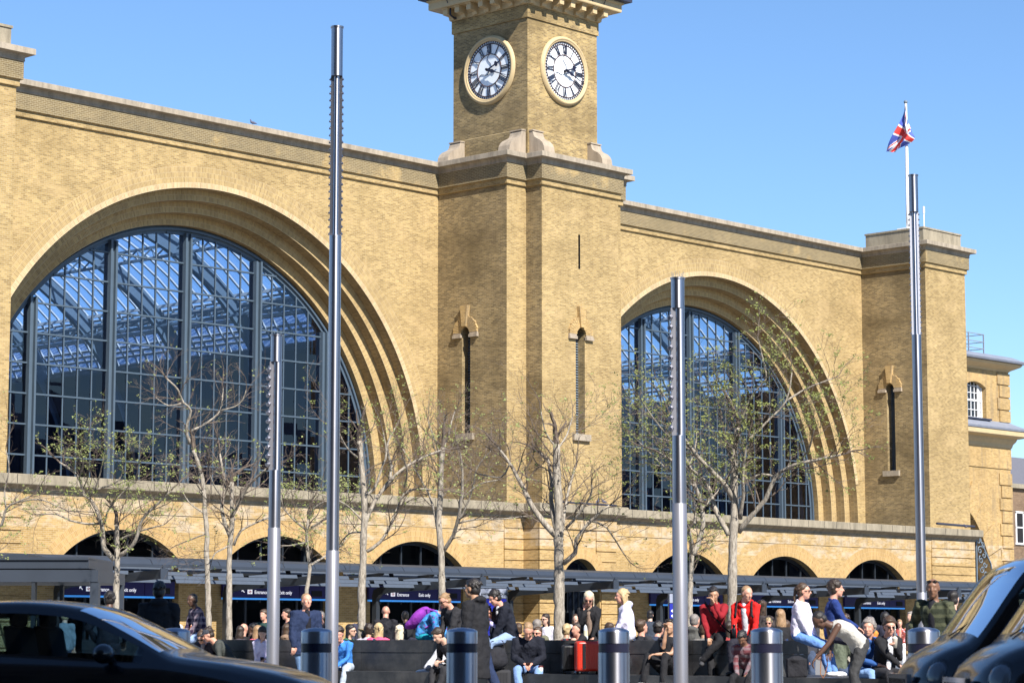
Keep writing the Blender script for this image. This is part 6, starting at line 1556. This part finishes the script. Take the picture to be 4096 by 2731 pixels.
# the bending man
r = person('man in a grey tank top and cargo trousers bending down to his bag', G(3440, 35.0), -78, 1.80, lean=60, head=(0, 30), hands=((-.14, .78, .62), (.10, .42, .80)), top=(.50, .48, .44), sleeve='none', bottom=(.045, .045, .047), shoes=(.1, .1, .1), hair=('crop', 'black'), sk='dark', feet=((-.14, .10, 0), (.16, -.10, 0)))
m = MB(); c = r['AR'][1][2]+r['hv']*.07+UP*.03; m.obox(c, r['hv']*.05, r['rt']*.07, UP*.045); m.lathe(c+r['hv']*.04, [(.036, 0), (.036, .06)], 14, r['hv'], UP); o = m.build('camera', PHN); tag(o, 'black camera held by the man in the tank top', 'camera')
m = MB(); m.tube([c+UP*.0, c+UP*-.2+r['hv']*-.04, c+UP*-.34-r['hv']*.0, c+UP*-.39+r['hv']*.03, c+UP*-.33+r['hv']*.07, c+UP*-.15+r['hv']*.06, c+r['hv']*.04], .007, 6); o = m.build('camera_strap', cloth('tan_leather', (.30, .13, .05))); tag(o, 'brown leather camera strap hanging below the camera', 'strap')
wl = r['AR'][0][2]
m = MB(); bc = on_low(3200); bc.z = .45; bc = Vector((wl.x, wl.y, .45)) if False else bc
m.obox(bc+UP*.14+Vector((-.1, 0, 0)), RT*.15, F0*.09, UP*.14); m.ell(bc+UP*.26+Vector((-.1, 0, 0)), (.15, .10, .06)); o = mesh_obj(fuse(m, .018, 4), 'camera_bag', [cloth('black_nylon', (.02, .02, .025))], None, (0, 0, 0)); tag(o, 'black camera bag on the lower tier under the bending man’s hand', 'bag')
person('man with brown curls and headphones squinting beyond the bench', G(3388, 43.5), -35, 1.48, top=(.05, .05, .06), hair=('curly', 'brown'), sk='pink', acc=('headphones',), q=0)
r = person('grey haired man in a blue hoodie and jeans looking away to the right', on_low(3432), 40, 1.82, seat=.45, foot=0, lean=24, head=(62, 0), hands=((-.05, .46, .60), (.10, .48, .62)), top=(.03, .095, .30), bottom=(.22, .36, .62), shoes=(.1, .1, .1), hair=('wavy', 'grey'), sk='pink', hood=True)
person('dark haired woman in an orange top beyond the bench', G(3486, 44), -50, 1.42, top=(.75, .25, .05), hair=('afro', 'black'), sk='dark', q=0, hands=('chin', (.1, .3, .5)))
r = person('curly haired man in sunglasses and a black coat holding an iced drink', on_low(3530), 25, 1.80, seat=.45, foot=0, lean=16, head=(18, 8), hands=((.02, .34, .88), (-.02, .46, .58)), top=(.014, .014, .015), inner=(.75, .75, .8), bottom=(.03, .03, .032), shoes=(.1, .1, .1), hair=('curly', 'brown'), sk='pink', acc=('sunglasses',))
m = MB(); c = r['AR'][0][2]+(r['AR'][0][2]-r['AR'][0][1]).normalized()*.07+r['hv']*.03; m.lathe(c, [(.030, -.06), (.042, .07), (.044, .075), (.03, .10), (.001, .11)], 16); m.tube([c+UP*.03, c+UP*.26+RT*.01], .005, 6); o = m.build('iced_drink', plain('clear_cup_with_iced_coffee', (.55, .5, .42), .15), None, smooth=True); tag(o, 'clear plastic cup of iced coffee with a striped straw', 'cup')
person('person with an afro in shade beyond the iced drink', G(3540, 52), 160, 1.58, top=(.03, .03, .05), hair=('afro', 'black'), sk='dark', q=0)
person('boy in an open red patterned shirt and white trousers strolling behind', G(3600, 74), -8, 1.60, top=(.45, .10, .08), topk='print', top2=(.5, .5, .6), inner=(.5, .3, .22), bottom=(.75, .75, .78), shoes=(.8, .8, .8), hair=('short', 'ginger'), sk='pink', q=0, sleeve='short', feet=((-.1, .15, 0), (.1, -.12, 0)))
person('person in a pale denim jacket walking beside the boy in the patterned shirt', G(3563, 71), -30, 1.45, top=(.20, .30, .45), bottom=(.5, .5, .6), hair=('crop', 'brown'), sk='tan', q=0)
person('bald man in a green checked shirt jacket with sunglasses on his head', G(3755, 31.0), -38, 1.84, top=(.030, .036, .022), topk='plaid', top2=(.10, .105, .06), inner=(.012, .014, .016), bottom=(.03, .03, .035), hair=('none', None), sk='brown', acc=('shades_up', 'none'), head=(-22, 4), coat=.14, puff=.012, hands=((-.25, .05, .80), (.32, .10, .98)), roll=4)
person('dark haired person just behind the bald man in the green checked jacket', G(3810, 36), 150, 1.76, top=(.03, .03, .04), hair=('short', 'black'), q=0)

# ---- more of the crowd beyond the bench and by the doors
CR = 'people in the crowd between the bench and the doors'
for (px, X, fa, HH, tp, hr_, lb) in [
    (1470, 31.6, 170, 1.66, (.45, .42, .5), ('wavy', 'dkbrown'), 'person in a lilac grey top behind the bench left of the two tone blonde'),
    (1668, 31.8, 150, 1.70, (.03, .035, .05), ('short', 'black'), 'person in dark clothes behind the bench just right of the platinum blonde'),
    (2080, 31.9, -160, 1.66, (.10, .10, .12), ('short', 'brown'), 'person with brown hair behind the man in the puffer jacket'),
    (2262, 31.8, 165, 1.62, (.25, .22, .18), ('wavy', 'blond'), 'fair haired person behind the bench right of the thick trunk'),
    (2448, 31.6, -150, 1.66, (.02, .02, .03), ('short', 'brown'), 'person in black between the blonde in sunglasses and the orange bottle'),
    (2620, 31.9, 140, 1.70, (.05, .06, .10), ('curly', 'black'), 'curly haired person behind the slumped man in black'),
    (2820, 31.7, -170, 1.60, (.16, .15, .14), ('crop', 'brown'), 'person in a grey brown coat behind the man in maroon'),
    (2912, 32.0, 160, 1.68, (.30, .05, .05), ('long', 'dkbrown'), 'long haired person in dark red behind the bench by the big tree'),
    (3150, 32.2, -170, 1.72, (.04, .05, .09), ('short', 'brown'), 'person in navy behind the ponytailed woman'),
    (3350, 31.6, 120, 1.62, (.12, .14, .10), ('short', 'dkbrown'), 'person in olive behind the bending man'),
    (3415, 31.9, -140, 1.60, (.5, .45, .4), ('bun', 'brown'), 'person with a brown bun in cream behind the man in headphones')]:
    person(lb, behind(px, X), fa, HH, seat=.45, lean=8, top=tp, hair=hr_, q=0, group=CR, sk='pink' if px % 3 else 'tan')
for (px, DD, fa, HH, tp, bt, hr_, lb) in [
    (590, 63, 20, 1.70, (.02, .02, .03), (.03, .03, .05), ('short', 'brown'), 'distant person in black by the doors left of the tall hooded man'),
    (760, 66, 60, 1.68, (.30, .10, .05), (.05, .06, .1), ('bun', 'brown'), 'distant person in a rust top by the doors beside the checked shirt'),
    (1440, 66, 0, 1.72, (.05, .05, .08), (.04, .04, .05), ('short', 'black'), 'distant person in dark blue by the doors right of the tallest mast'),
    (1700, 64, -30, 1.74, (.03, .03, .03), (.03, .03, .03), ('crop', 'brown'), 'distant man in black in the doorway behind the purple backpack'),
    (2300, 67, 10, 1.70, (.5, .48, .45), (.06, .08, .14), ('long', 'brown'), 'distant person in cream by the brick pier beyond the blonde'),
    (2600, 62, 170, 1.75, (.04, .05, .07), (.03, .03, .04), ('short', 'black'), 'distant person in slate blue near the narrow totem'),
    (3120, 66, 40, 1.70, (.03, .03, .05), (.1, .12, .2), ('short', 'dkbrown'), 'distant person in black beyond the ponytailed woman'),
    (3655, 60, -60, 1.70, (.16, .13, .10), (.1, .1, .12), ('short', 'grey'), 'distant person in a tan coat right of the strolling boy')]:
    person(lb, G(px, DD), fa, HH, top=tp, bottom=bt, hair=hr_, q=0, group=CR, feet=((-.1, .2, 0), (.1, -.16, 0)))
person('person in a pale green top sitting upright on the upper tier above the bare granite', on_top(1460)+Vector((.3, 0, 0)), -30, 1.66, seat=.995, foot=.45, lean=10, head=(0, 15), hands=('phone', 'phone'), top=(.20, .28, .22), bottom=(.04, .05, .09), hair=('wavy', 'brown'), sk='pink') if False else None

# ---- loose things on the bench
def thing_at(p): return Vector(p)
c = on_low(2195); c.z = .45; c.x -= .2
e = empty('coffee_cup', c, 'white takeaway coffee cup with a dark lid on the lower tier', 'cup')
m = MB(); m.lathe(c, [(.030, 0), (.041, .105)], 18); m.build('cup', M['white'], e, smooth=True); m = MB(); m.lathe(c, [(.044, .104), (.044, .118), (.038, .125), (.036, .13)], 18); m.build('lid', plain('dark_red_lid', (.10, .02, .02), .4), e)
c = on_top(2364)+Vector((-.13, 0, 0)); c.z = .995
e = empty('water_bottle', c, 'clear plastic water bottle with a cream label on the bench edge', 'bottle')
m = MB(); m.lathe(c, [(.034, 0), (.036, .02), (.036, .05), (.036, .2), (.030, .23), (.014, .27), (.013, .29)], 18); m.build('bottle_body', plain('clear_plastic', (.6, .66, .72), .1, var=.05), e, smooth=True)
m = MB(); m.lathe(c, [(.0372, .07), (.0372, .16)], 18); m.build('paper_label', plain('cream_label', (.7, .66, .45), .6), e); m = MB(); m.lathe(c, [(.016, .288), (.016, .31)], 12); m.build('bottle_cap', M['white'], e)
def suitcase(p, hd, w, d, h, mat, label, hand=0.):
    u = Vector((math.cos(hd), math.sin(hd), 0)); v = Vector((-u.y, u.x, 0)); p = Vector(p)
    e = empty('suitcase', p, label, 'suitcase')
    m = MB(); m.obox(p+UP*(h/2+.05), u*w/2, v*d/2, UP*h/2); o = m.build('shell', mat, e); bv = o.modifiers.new('b', 'BEVEL'); bv.width = .045; bv.segments = 4; smooth_angle(o, 60)
    for k in range(-3, 4):
        m = MB(); m.obox(p+UP*(h/2+.05)+u*k*w/9-v*(d/2+.002), u*.008, v*.006, UP*h*.40); m.build('rib', mat, e)
    m = MB(); m.obox(p+UP*(h/2+.05)-u*w*.22-v*(d/2+.006), u*.025, v*.012, UP*h*.42); m.obox(p+UP*(h+.06), u*.09, v*.015, UP*.015); m.build('strap', PHN, e)
    for a_ in (-1, 1):
        for b_ in (-1, 1):
            m = MB(); m.lathe(p+u*a_*w*.38+v*b_*d*.32+UP*.028-u*.012, [(.01, -.0), (.028, .0), (.028, .024), (.01, .024)], 12, u, UP); m.build('wheel', PHN, e)
    if hand:
        m = MB()
        for a_ in (-1, 1): m.bar(p+u*a_*.09+UP*(h+.05), p+u*a_*.09+UP*(h+hand), .014)
        m.bar(p-u*.1+UP*(h+hand), p+u*.1+UP*(h+hand), .025); m.build('handle', M['steel'], e)
c = on_low(2378); c.z = .45
suitcase(c+Vector((-.16, 0, 0)), YAW-PI/2+.2, .42, .24, .48, plain('red_orange_polycarbonate', (.50, .03, .014), .3, var=.05), 'bright red ribbed suitcase on the lower tier below the blonde woman')
c = on_low(2296); c.z = .45
suitcase(c+Vector((-.05, 0, 0)), YAW-PI/2+.1, .34, .22, .42, plain('black_shell', (.015, .015, .017), .35), 'black hard shell suitcase left of the red suitcase')
c = on_low(1995); c.z = .0
suitcase(G(1995, 37.4), YAW-PI/2, .38, .24, .50, plain('charcoal_fabric', (.022, .022, .026), .8), 'soft charcoal suitcase standing by the long black coat')
m = MB(); c = G(1990, 37.3)+UP*.73; m.ell(c, (.19, .12, .17)); m.ell(c+UP*-.05, (.2, .13, .12)); m.tube([c+RT*-.12+UP*.1, c+RT*-.1+UP*.25, c+RT*.08+UP*.27, c+RT*.12+UP*.1], .014, 6)
o = mesh_obj(fuse(m, .016, 3), 'holdall', [cloth('black_nylon', (.02, .02, .025))], None, (0, 0, 0)); tag(o, 'black holdall resting on top of the charcoal suitcase', 'bag')
m = MB(); c = on_low(2490); c.z = .45+.17; m.ell(c+Vector((.05, 0, 0)), (.14, .12, .18)); o = mesh_obj(fuse(m, .016, 3), 'backpack', [cloth('black_nylon', (.02, .02, .025))], None, (0, 0, 0)); tag(o, 'small black backpack behind the bright bollard on the lower tier', 'backpack')
m = MB(); c = on_top(2420); c.z = 1.08; m.obox(c, RT*.12, F0*.07, UP*.09); o = m.build('handbag', cloth('grey_monogram_canvas', (.10, .10, .11), 'print', (.25, .25, .27))); bv = o.modifiers.new('b', 'BEVEL'); bv.width = .02; bv.segments = 3; tag(o, 'grey patterned handbag on the bench beside the blonde woman', 'handbag')

bpy.data.scenes.remove(TMP)
# ================================================================== CARS
def interp(tab, x):
    if x <= tab[0][0]: return tab[0][1]
    for i in range(len(tab)-1):
        x0, y0 = tab[i]; x1, y1 = tab[i+1]
        if x <= x1:
            t = (x-x0)/(x1-x0)
            m0 = (y1-tab[i-1][1])/(x1-tab[i-1][0]) if i > 0 else (y1-y0)/(x1-x0)
            m1 = (tab[i+2][1]-y0)/(tab[i+2][0]-x0) if i < len(tab)-2 else (y1-y0)/(x1-x0)
            h = x1-x0; t2, t3 = t*t, t*t*t
            return (2*t3-3*t2+1)*y0+(t3-2*t2+t)*h*m0+(-2*t3+3*t2)*y1+(t3-t2)*h*m1
    return tab[-1][1]
def paint(name, col):
    n = NT(name); n.set(Base_Color=c4(col), Roughness=.22); n.b.inputs['Coat Weight'].default_value = .38; n.b.inputs['Coat Roughness'].default_value = .02
    n.b.inputs['Specular IOR Level'].default_value = .3; return n.m
M['black_paint'] = paint('gloss_black_car_paint', (.006, .007, .010)); M['car_glass'] = glass_mat('tinted_car_glass', (.07, .11, .16), .8)
M['side_glass'] = glass_mat('dark_side_glass', (.34, .48, .56), .55)
M['rubber'] = plain('tyre_rubber', (.02, .02, .02), .8); M['interior'] = plain('car_interior', (.015, .015, .017), .8); M['lens'] = plain('headlamp_lens', (.16, .17, .19), .08, var=.02); M['chrome'] = steel('chrome_trim', .08, (.75, .75, .78))
M['red_lens'] = plain('red_lamp_lens', (.6, .01, .01), .15)
def car(kind, origin, hd, label, T):
    """T: tables along the car (x forward) for zc (top centre), ze (upper edge), zb (belt), wb (belt half width), we (upper edge half width)"""
    u = Vector((math.cos(hd), math.sin(hd), 0)); v = Vector((-u.y, u.x, 0)); O = Vector(origin)
    e = empty(kind, O, label, 'taxi' if 'cab' in kind else 'car')
    W = lambda x, y, z: O+u*x+v*y+UP*z
    x0, x1 = T['x']; NX = 84
    xs = [x0+(x1-x0)*i/NX for i in range(NX+1)]
    def section(x):
        wb = interp(T['wb'], x); we = interp(T['we'], x); zb = interp(T['zb'], x); ze = max(interp(T['ze'], x), zb+.015); zc = max(interp(T['zc'], x), ze+.005)
        pts = [(wb*.90, .22), (wb*.985, .34), (wb*1.0, .52), (wb*1.0, .66), (wb*.99, zb-.10), (wb*.965, zb-.02), (wb*.945, zb)]
        for t in (.12, .5, .88): pts.append((wb*.945+(we+.02-wb*.945)*t, zb+(ze-zb)*t*1.0))
        pts += [(we, ze), (we*.95, ze+(zc-ze)*.42), (we*.75, ze+(zc-ze)*.72), (we*.4, ze+(zc-ze)*.94), (0, zc)]
        return pts
    secs = [section(x) for x in xs]; NP_ = len(secs[0])
    body = MB(); glass = MB(); side = MB(); rear = MB()
    for sg in (-1, 1):
        bi = len(body.v)
        for i in range(NX):
            xm = (xs[i]+xs[i+1])/2
            for j in range(NP_-1):
                q = [W(xs[i], sg*secs[i][j][0], secs[i][j][1]), W(xs[i+1], sg*secs[i+1][j][0], secs[i+1][j][1]), W(xs[i+1], sg*secs[i+1][j+1][0], secs[i+1][j+1][1]), W(xs[i], sg*secs[i][j+1][0], secs[i][j+1][1])]
                if sg < 0: q.reverse()
                ws = any(a < xm < b for a, b in T['screen']) and j >= 11
                sd = any(a < xm < b for a, b in T['side']) and j in (7, 8) 
                wheel = any(abs(xm-a) < .36 for a in T['wheels']) and j < 3 
                if ws and xm < 0: rear.quad(*q)
                elif ws: glass.quad(*q)
                elif sd: side.quad(*q)
                elif wheel: pass
                else: body.quad(*q)
    for xe, s_ in ((0, secs[0]), (NX, secs[-1])):
        pl = [W(xs[xe], a, b) for a, b in s_]+[W(xs[xe], -a, b) for a, b in reversed(s_[:-1])]; body.add(pl, [tuple(range(len(pl)))])
    bo = body.build('body', M['black_paint'], e)
    bm = bmesh.new(); bm.from_mesh(bo.data); bmesh.ops.remove_doubles(bm, verts=bm.verts, dist=.0008); bm.to_mesh(bo.data); bm.free(); smooth_angle(bo, 50)
    for mb, nm in ((glass, 'windscreen'), (rear, 'rear_window'), (side, 'side_window')):
        g = mb.build(nm, M['side_glass'] if nm == 'side_window' else M['car_glass'], e); bm = bmesh.new(); bm.from_mesh(g.data); bmesh.ops.remove_doubles(bm, verts=bm.verts, dist=.0008); bm.to_mesh(g.data); bm.free(); smooth_angle(g, 50)
    m = MB()
    for xw in T['wheels']:
        for sg in (-1, 1):
            r = T['wr']
            m = MB(); c = W(xw, sg*(T['ww']-.11), r); m.lathe(c-v*sg*.1, [(r*.62, 0), (r*.97, .01), (r, .05), (r, .16), (r*.96, .2), (r*.62, .2)], 32, v*sg, UP); wo = m.build('wheel', M['rubber'], e, smooth=False)
            m = MB(); m.lathe(c-v*sg*.1, [(.001, .15), (r*.2, .17), (r*.6, .15), (r*.64, .19)], 20, v*sg, UP)
            m.build('rim', M['chrome'], wo)
    # interior
    m = MB(); zb = interp(T['zb'], 0)
    m.obox(W((T['cab'][0]+T['cab'][1])/2, 0, .42), u*(T['cab'][1]-T['cab'][0])/2, v*(T['ww']-.12), UP*.04)
    m.obox(W(T['cab'][1], 0, zb-.22), u*.16, v*(T['ww']-.18), UP*.14); m.build('dashboard', M['interior'], e)
    for xx in T['seats']:
        for sg in (-1, 1):
            m = MB(); m.obox(W(xx, sg*.38, .62), u*.25, v*.24, UP*.1); m.obox(W(xx-.25, sg*.38, .92), u*.07+UP*-.01, v*.23, UP*.30+u*-.06); m.obox(W(xx-.31, sg*.38, 1.30), u*.045, v*.13, UP*.085)
            o = m.build('seat', M['interior'], e); bv = o.modifiers.new('b', 'BEVEL'); bv.width = .03; bv.segments = 2
    for sg in (-1, 1):
        m = MB(); mx = T['mirror']; wb = interp(T['wb'], mx[0]); m.ell(W(mx[0], sg*(wb+.10), mx[1]), (.085, .125, .08) , Matrix((u, v, UP)).transposed()); m.bar(W(mx[0]+.02, sg*(wb-.08), mx[1]-.06), W(mx[0], sg*(wb+.06), mx[1]-.03), .04); m.build('wing_mirror', M['black_paint'], e, smooth=True)
    return e, W, section
# saloon at the left, nose to the right and turned a little towards the camera
hdS = math.atan2(RT.y, RT.x)+math.radians(-7.5)
uS = Vector((math.cos(hdS), math.sin(hdS), 0)); vS = Vector((-uS.y, uS.x, 0))
TS = dict(x=(-2.42, 2.42), wheels=(-1.42, 1.42), wr=.335, ww=.91, cab=(-1.4, 1.0), seats=(.1, -.85), mirror=(.72, 1.0),
    zc=[(-2.42, .80), (-2.3, 1.02), (-1.75, 1.10), (-1.3, 1.26), (-.8, 1.395), (-.3, 1.44), (.15, 1.425), (.45, 1.37), (.8, 1.20), (1.15, 1.01), (1.22, .99), (1.7, .925), (2.15, .82), (2.35, .70), (2.42, .55)],
    ze=[(-2.42, .76), (-2.3, .97), (-1.75, 1.05), (-1.3, 1.19), (-.8, 1.33), (-.3, 1.375), (.15, 1.36), (.45, 1.305), (.8, 1.15), (1.15, .965), (1.22, .94), (1.7, .865), (2.15, .755), (2.35, .64), (2.42, .50)],
    zb=[(-2.42, .70), (-2.3, .92), (-1.3, .97), (0, .94), (.8, .91), (1.15, .895), (1.7, .80), (2.15, .66), (2.42, .46)],
    wb=[(-2.42, .72), (-2.2, .86), (-1.3, .92), (0, .93), (1.3, .92), (1.9, .88), (2.25, .78), (2.42, .60)],
    we=[(-2.42, .60), (-2.2, .68), (-1.5, .66), (-.8, .65), (0, .67), (.45, .70), (.9, .75), (1.15, .78), (1.7, .76), (2.2, .64), (2.42, .50)],
    screen=[(.42, 1.12), (-1.72, -1.12)], side=[(-1.35, -.42), (-.34, .98)])
# near-side lower screen corner sits at photo point (531,2655)
tgt = at(531, 2655, 19.6); oS = tgt-uS*.88+vS*.75; oS.z = -.084
car('saloon_car', oS, hdS, 'glossy black saloon car driving right in the foreground at the left edge', TS)
e = None
hdC = math.atan2(-RT.y, -RT.x)+math.radians(2.5)
uC = Vector((math.cos(hdC), math.sin(hdC), 0)); vC = Vector((-uC.y, uC.x, 0))
TC = dict(x=(-2.48, 2.30), wheels=(-1.35, 1.52), wr=.35, ww=.90, cab=(-1.6, 1.5), seats=(.75, -.7), mirror=(1.50, 1.17),
    zc=[(-2.48, .9), (-2.42, 1.3), (-2.2, 1.70), (-1.6, 1.84), (-.8, 1.87), (.5, 1.865), (1.05, 1.84), (1.36, 1.745), (1.50, 1.58), (1.66, 1.35), (1.80, 1.16), (1.86, 1.11), (2.0, 1.05), (2.14, .96), (2.24, .84), (2.29, .70), (2.30, .55)],
    ze=[(-2.48, .85), (-2.42, 1.25), (-2.2, 1.62), (-1.6, 1.76), (-.8, 1.79), (.5, 1.785), (1.05, 1.76), (1.36, 1.65), (1.50, 1.48), (1.66, 1.26), (1.80, 1.08), (1.86, 1.03), (2.0, .97), (2.14, .88), (2.24, .77), (2.29, .64), (2.30, .50)],
    zb=[(-2.48, .8), (-2.3, 1.02), (-1.4, 1.06), (0, 1.04), (1.2, 1.02), (1.6, .99), (1.86, .93), (2.1, .80), (2.30, .46)],
    wb=[(-2.48, .80), (-2.2, .90), (-1.4, .92), (0, .92), (1.2, .92), (1.7, .90), (1.95, .83), (2.12, .70), (2.24, .54), (2.3, .38)],
    we=[(-2.48, .70), (-2.0, .76), (-1.2, .76), (0, .76), (1.0, .75), (1.5, .78), (1.8, .78), (1.95, .70), (2.12, .58), (2.24, .44), (2.3, .30)],
    screen=[(1.30, 1.80), (-2.35, -2.1)], side=[(-1.9, -.75), (-.65, .35), (.45, 1.45)])
def cab(origin, label):
    e, W, sec = car('black_cab', origin, hdC, label, TC)
    for sg in (-1, 1):
        m = MB(); c = W(2.06, sg*.60, .80); ax = (uC*.80+vC*sg*.5+UP*.22).normalized()
        m.lathe(c, [(.155, -.06), (.150, .05), (.125, .06)], 24, ax, UP); hl = m.build('headlight', M['black_paint'], e, smooth=False)
        m = MB(); m.lathe(c, [(.125, .055), (.10, .085), (.06, .10), (.001, .105)], 24, ax, UP); m.build('lens', M['lens'], hl, smooth=True)
        m = MB(); m.lathe(W(2.10, sg*.62, .50), [(.05, 0), (.045, .03), (.001, .04)], 12, ax, UP); m.build('indicator', plain('amber_lens', (.7, .25, .02), .2), e)
    m = MB()
    for k in range(-6, 7): m.obox(W(2.305, k*.055, .64), uC*.012, vC*.008, UP*.15)
    m.obox(W(2.30, 0, .80), uC*.02, vC*.40, UP*.02); m.obox(W(2.30, 0, .48), uC*.02, vC*.38, UP*.015)
    for q in (-1, 1): m.obox(W(2.30, q*.38, .64), uC*.02, vC*.02, UP*.17)
    m.build('grille', M['chrome'], e)
    m = MB(); m.obox(W(2.26, 0, .36), uC*.08, vC*.80, UP*.07); o = m.build('bumper', M['black_paint'], e); bv = o.modifiers.new('b', 'BEVEL'); bv.width = .05; bv.segments = 3
    m = MB(); m.obox(W(.75, 0, 1.93), uC*.06, vC*.24, UP*.055); o = m.build('roof_sign', PHN, e); bv = o.modifiers.new('b', 'BEVEL'); bv.width = .03; bv.segments = 3
    for y_ in (.1,):
        m = MB(); m.bar(W(1.84, y_-.2, 1.14), W(1.64, y_+.25, 1.33), .008); m.build('wiper', M['rubber'], e)
    m = MB()
    for sg in (-1, 1): m.obox(W(-2.28, sg*.68, .85), uC*.03, vC*.06, UP*.12)
    m.build('tail_light', M['red_lens'], e)
    return e
# far headlight of the first cab shows at photo (3724,2650)
t1 = at(3768, 2655, 20.4); c1 = Vector((t1.x, t1.y, -.084))-uC*2.06-vC*(.60 if vC.dot(-F0) > 0 else -.66)
cab(c1, 'glossy black London cab facing left at the right edge, further of the two')
t2 = at(4022, 2708, 18.4); c2 = Vector((t2.x, t2.y, -.084))-uC*2.06-vC*(.60 if vC.dot(-F0) > 0 else -.66)
cab(c2, 'nearer black London cab whose nose fills the bottom right corner')
# ================================================================== LIGHT, SKY, CAMERA
SUN_EL = math.radians(43); sdx, sdy = -.335, -.942
sl = bpy.data.lights.new('sun', 'SUN'); sl.energy = 5.0; sl.angle = math.radians(.53); sl.color = (1., .95, .87)
so = bpy.data.objects.new('sun', sl); COL.objects.link(so)
sdir = Vector((sdx*math.cos(SUN_EL), sdy*math.cos(SUN_EL), math.sin(SUN_EL)))
so.rotation_euler = sdir.to_track_quat('Z', 'Y').to_euler(); so.location = (-30, -60, 80)
w = bpy.data.worlds.new('World'); sc.world = w; w.use_nodes = True
nt = w.node_tree; nt.nodes.clear(); out = nt.nodes.new('ShaderNodeOutputWorld'); bg = nt.nodes.new('ShaderNodeBackground'); sky = nt.nodes.new('ShaderNodeTexSky')
sky.sky_type = 'NISHITA'; sky.sun_disc = False; sky.sun_elevation = SUN_EL; sky.sun_rotation = math.atan2(sdx, sdy)
sky.altitude = 0; sky.air_density = 1.0; sky.dust_density = 0.; sky.ozone_density = 8.
bg.inputs[1].default_value = .093
nt.links.new(sky.outputs[0], bg.inputs[0]); nt.links.new(bg.outputs[0], out.inputs[0])
cam = bpy.data.cameras.new('camera'); co = bpy.data.objects.new('camera', cam); COL.objects.link(co)
cam.sensor_width = 36; cam.lens = FP/4096*36; cam.clip_end = 3000; cam.clip_start = .5
co.matrix_world = Matrix((RT, UPV, -FW)).transposed().to_4x4(); co.location = EYE
cam.dof.use_dof = True; cam.dof.focus_distance = 85; cam.dof.aperture_fstop = 5.0
sc.camera = co
sc.view_settings.view_transform = 'Standard'; sc.view_settings.look = 'None'; sc.view_settings.gamma = 1; sc.view_settings.exposure = .90
sc.cycles.max_bounces = 8; sc.cycles.transparent_max_bounces = 24; sc.cycles.sample_clamp_indirect = 6
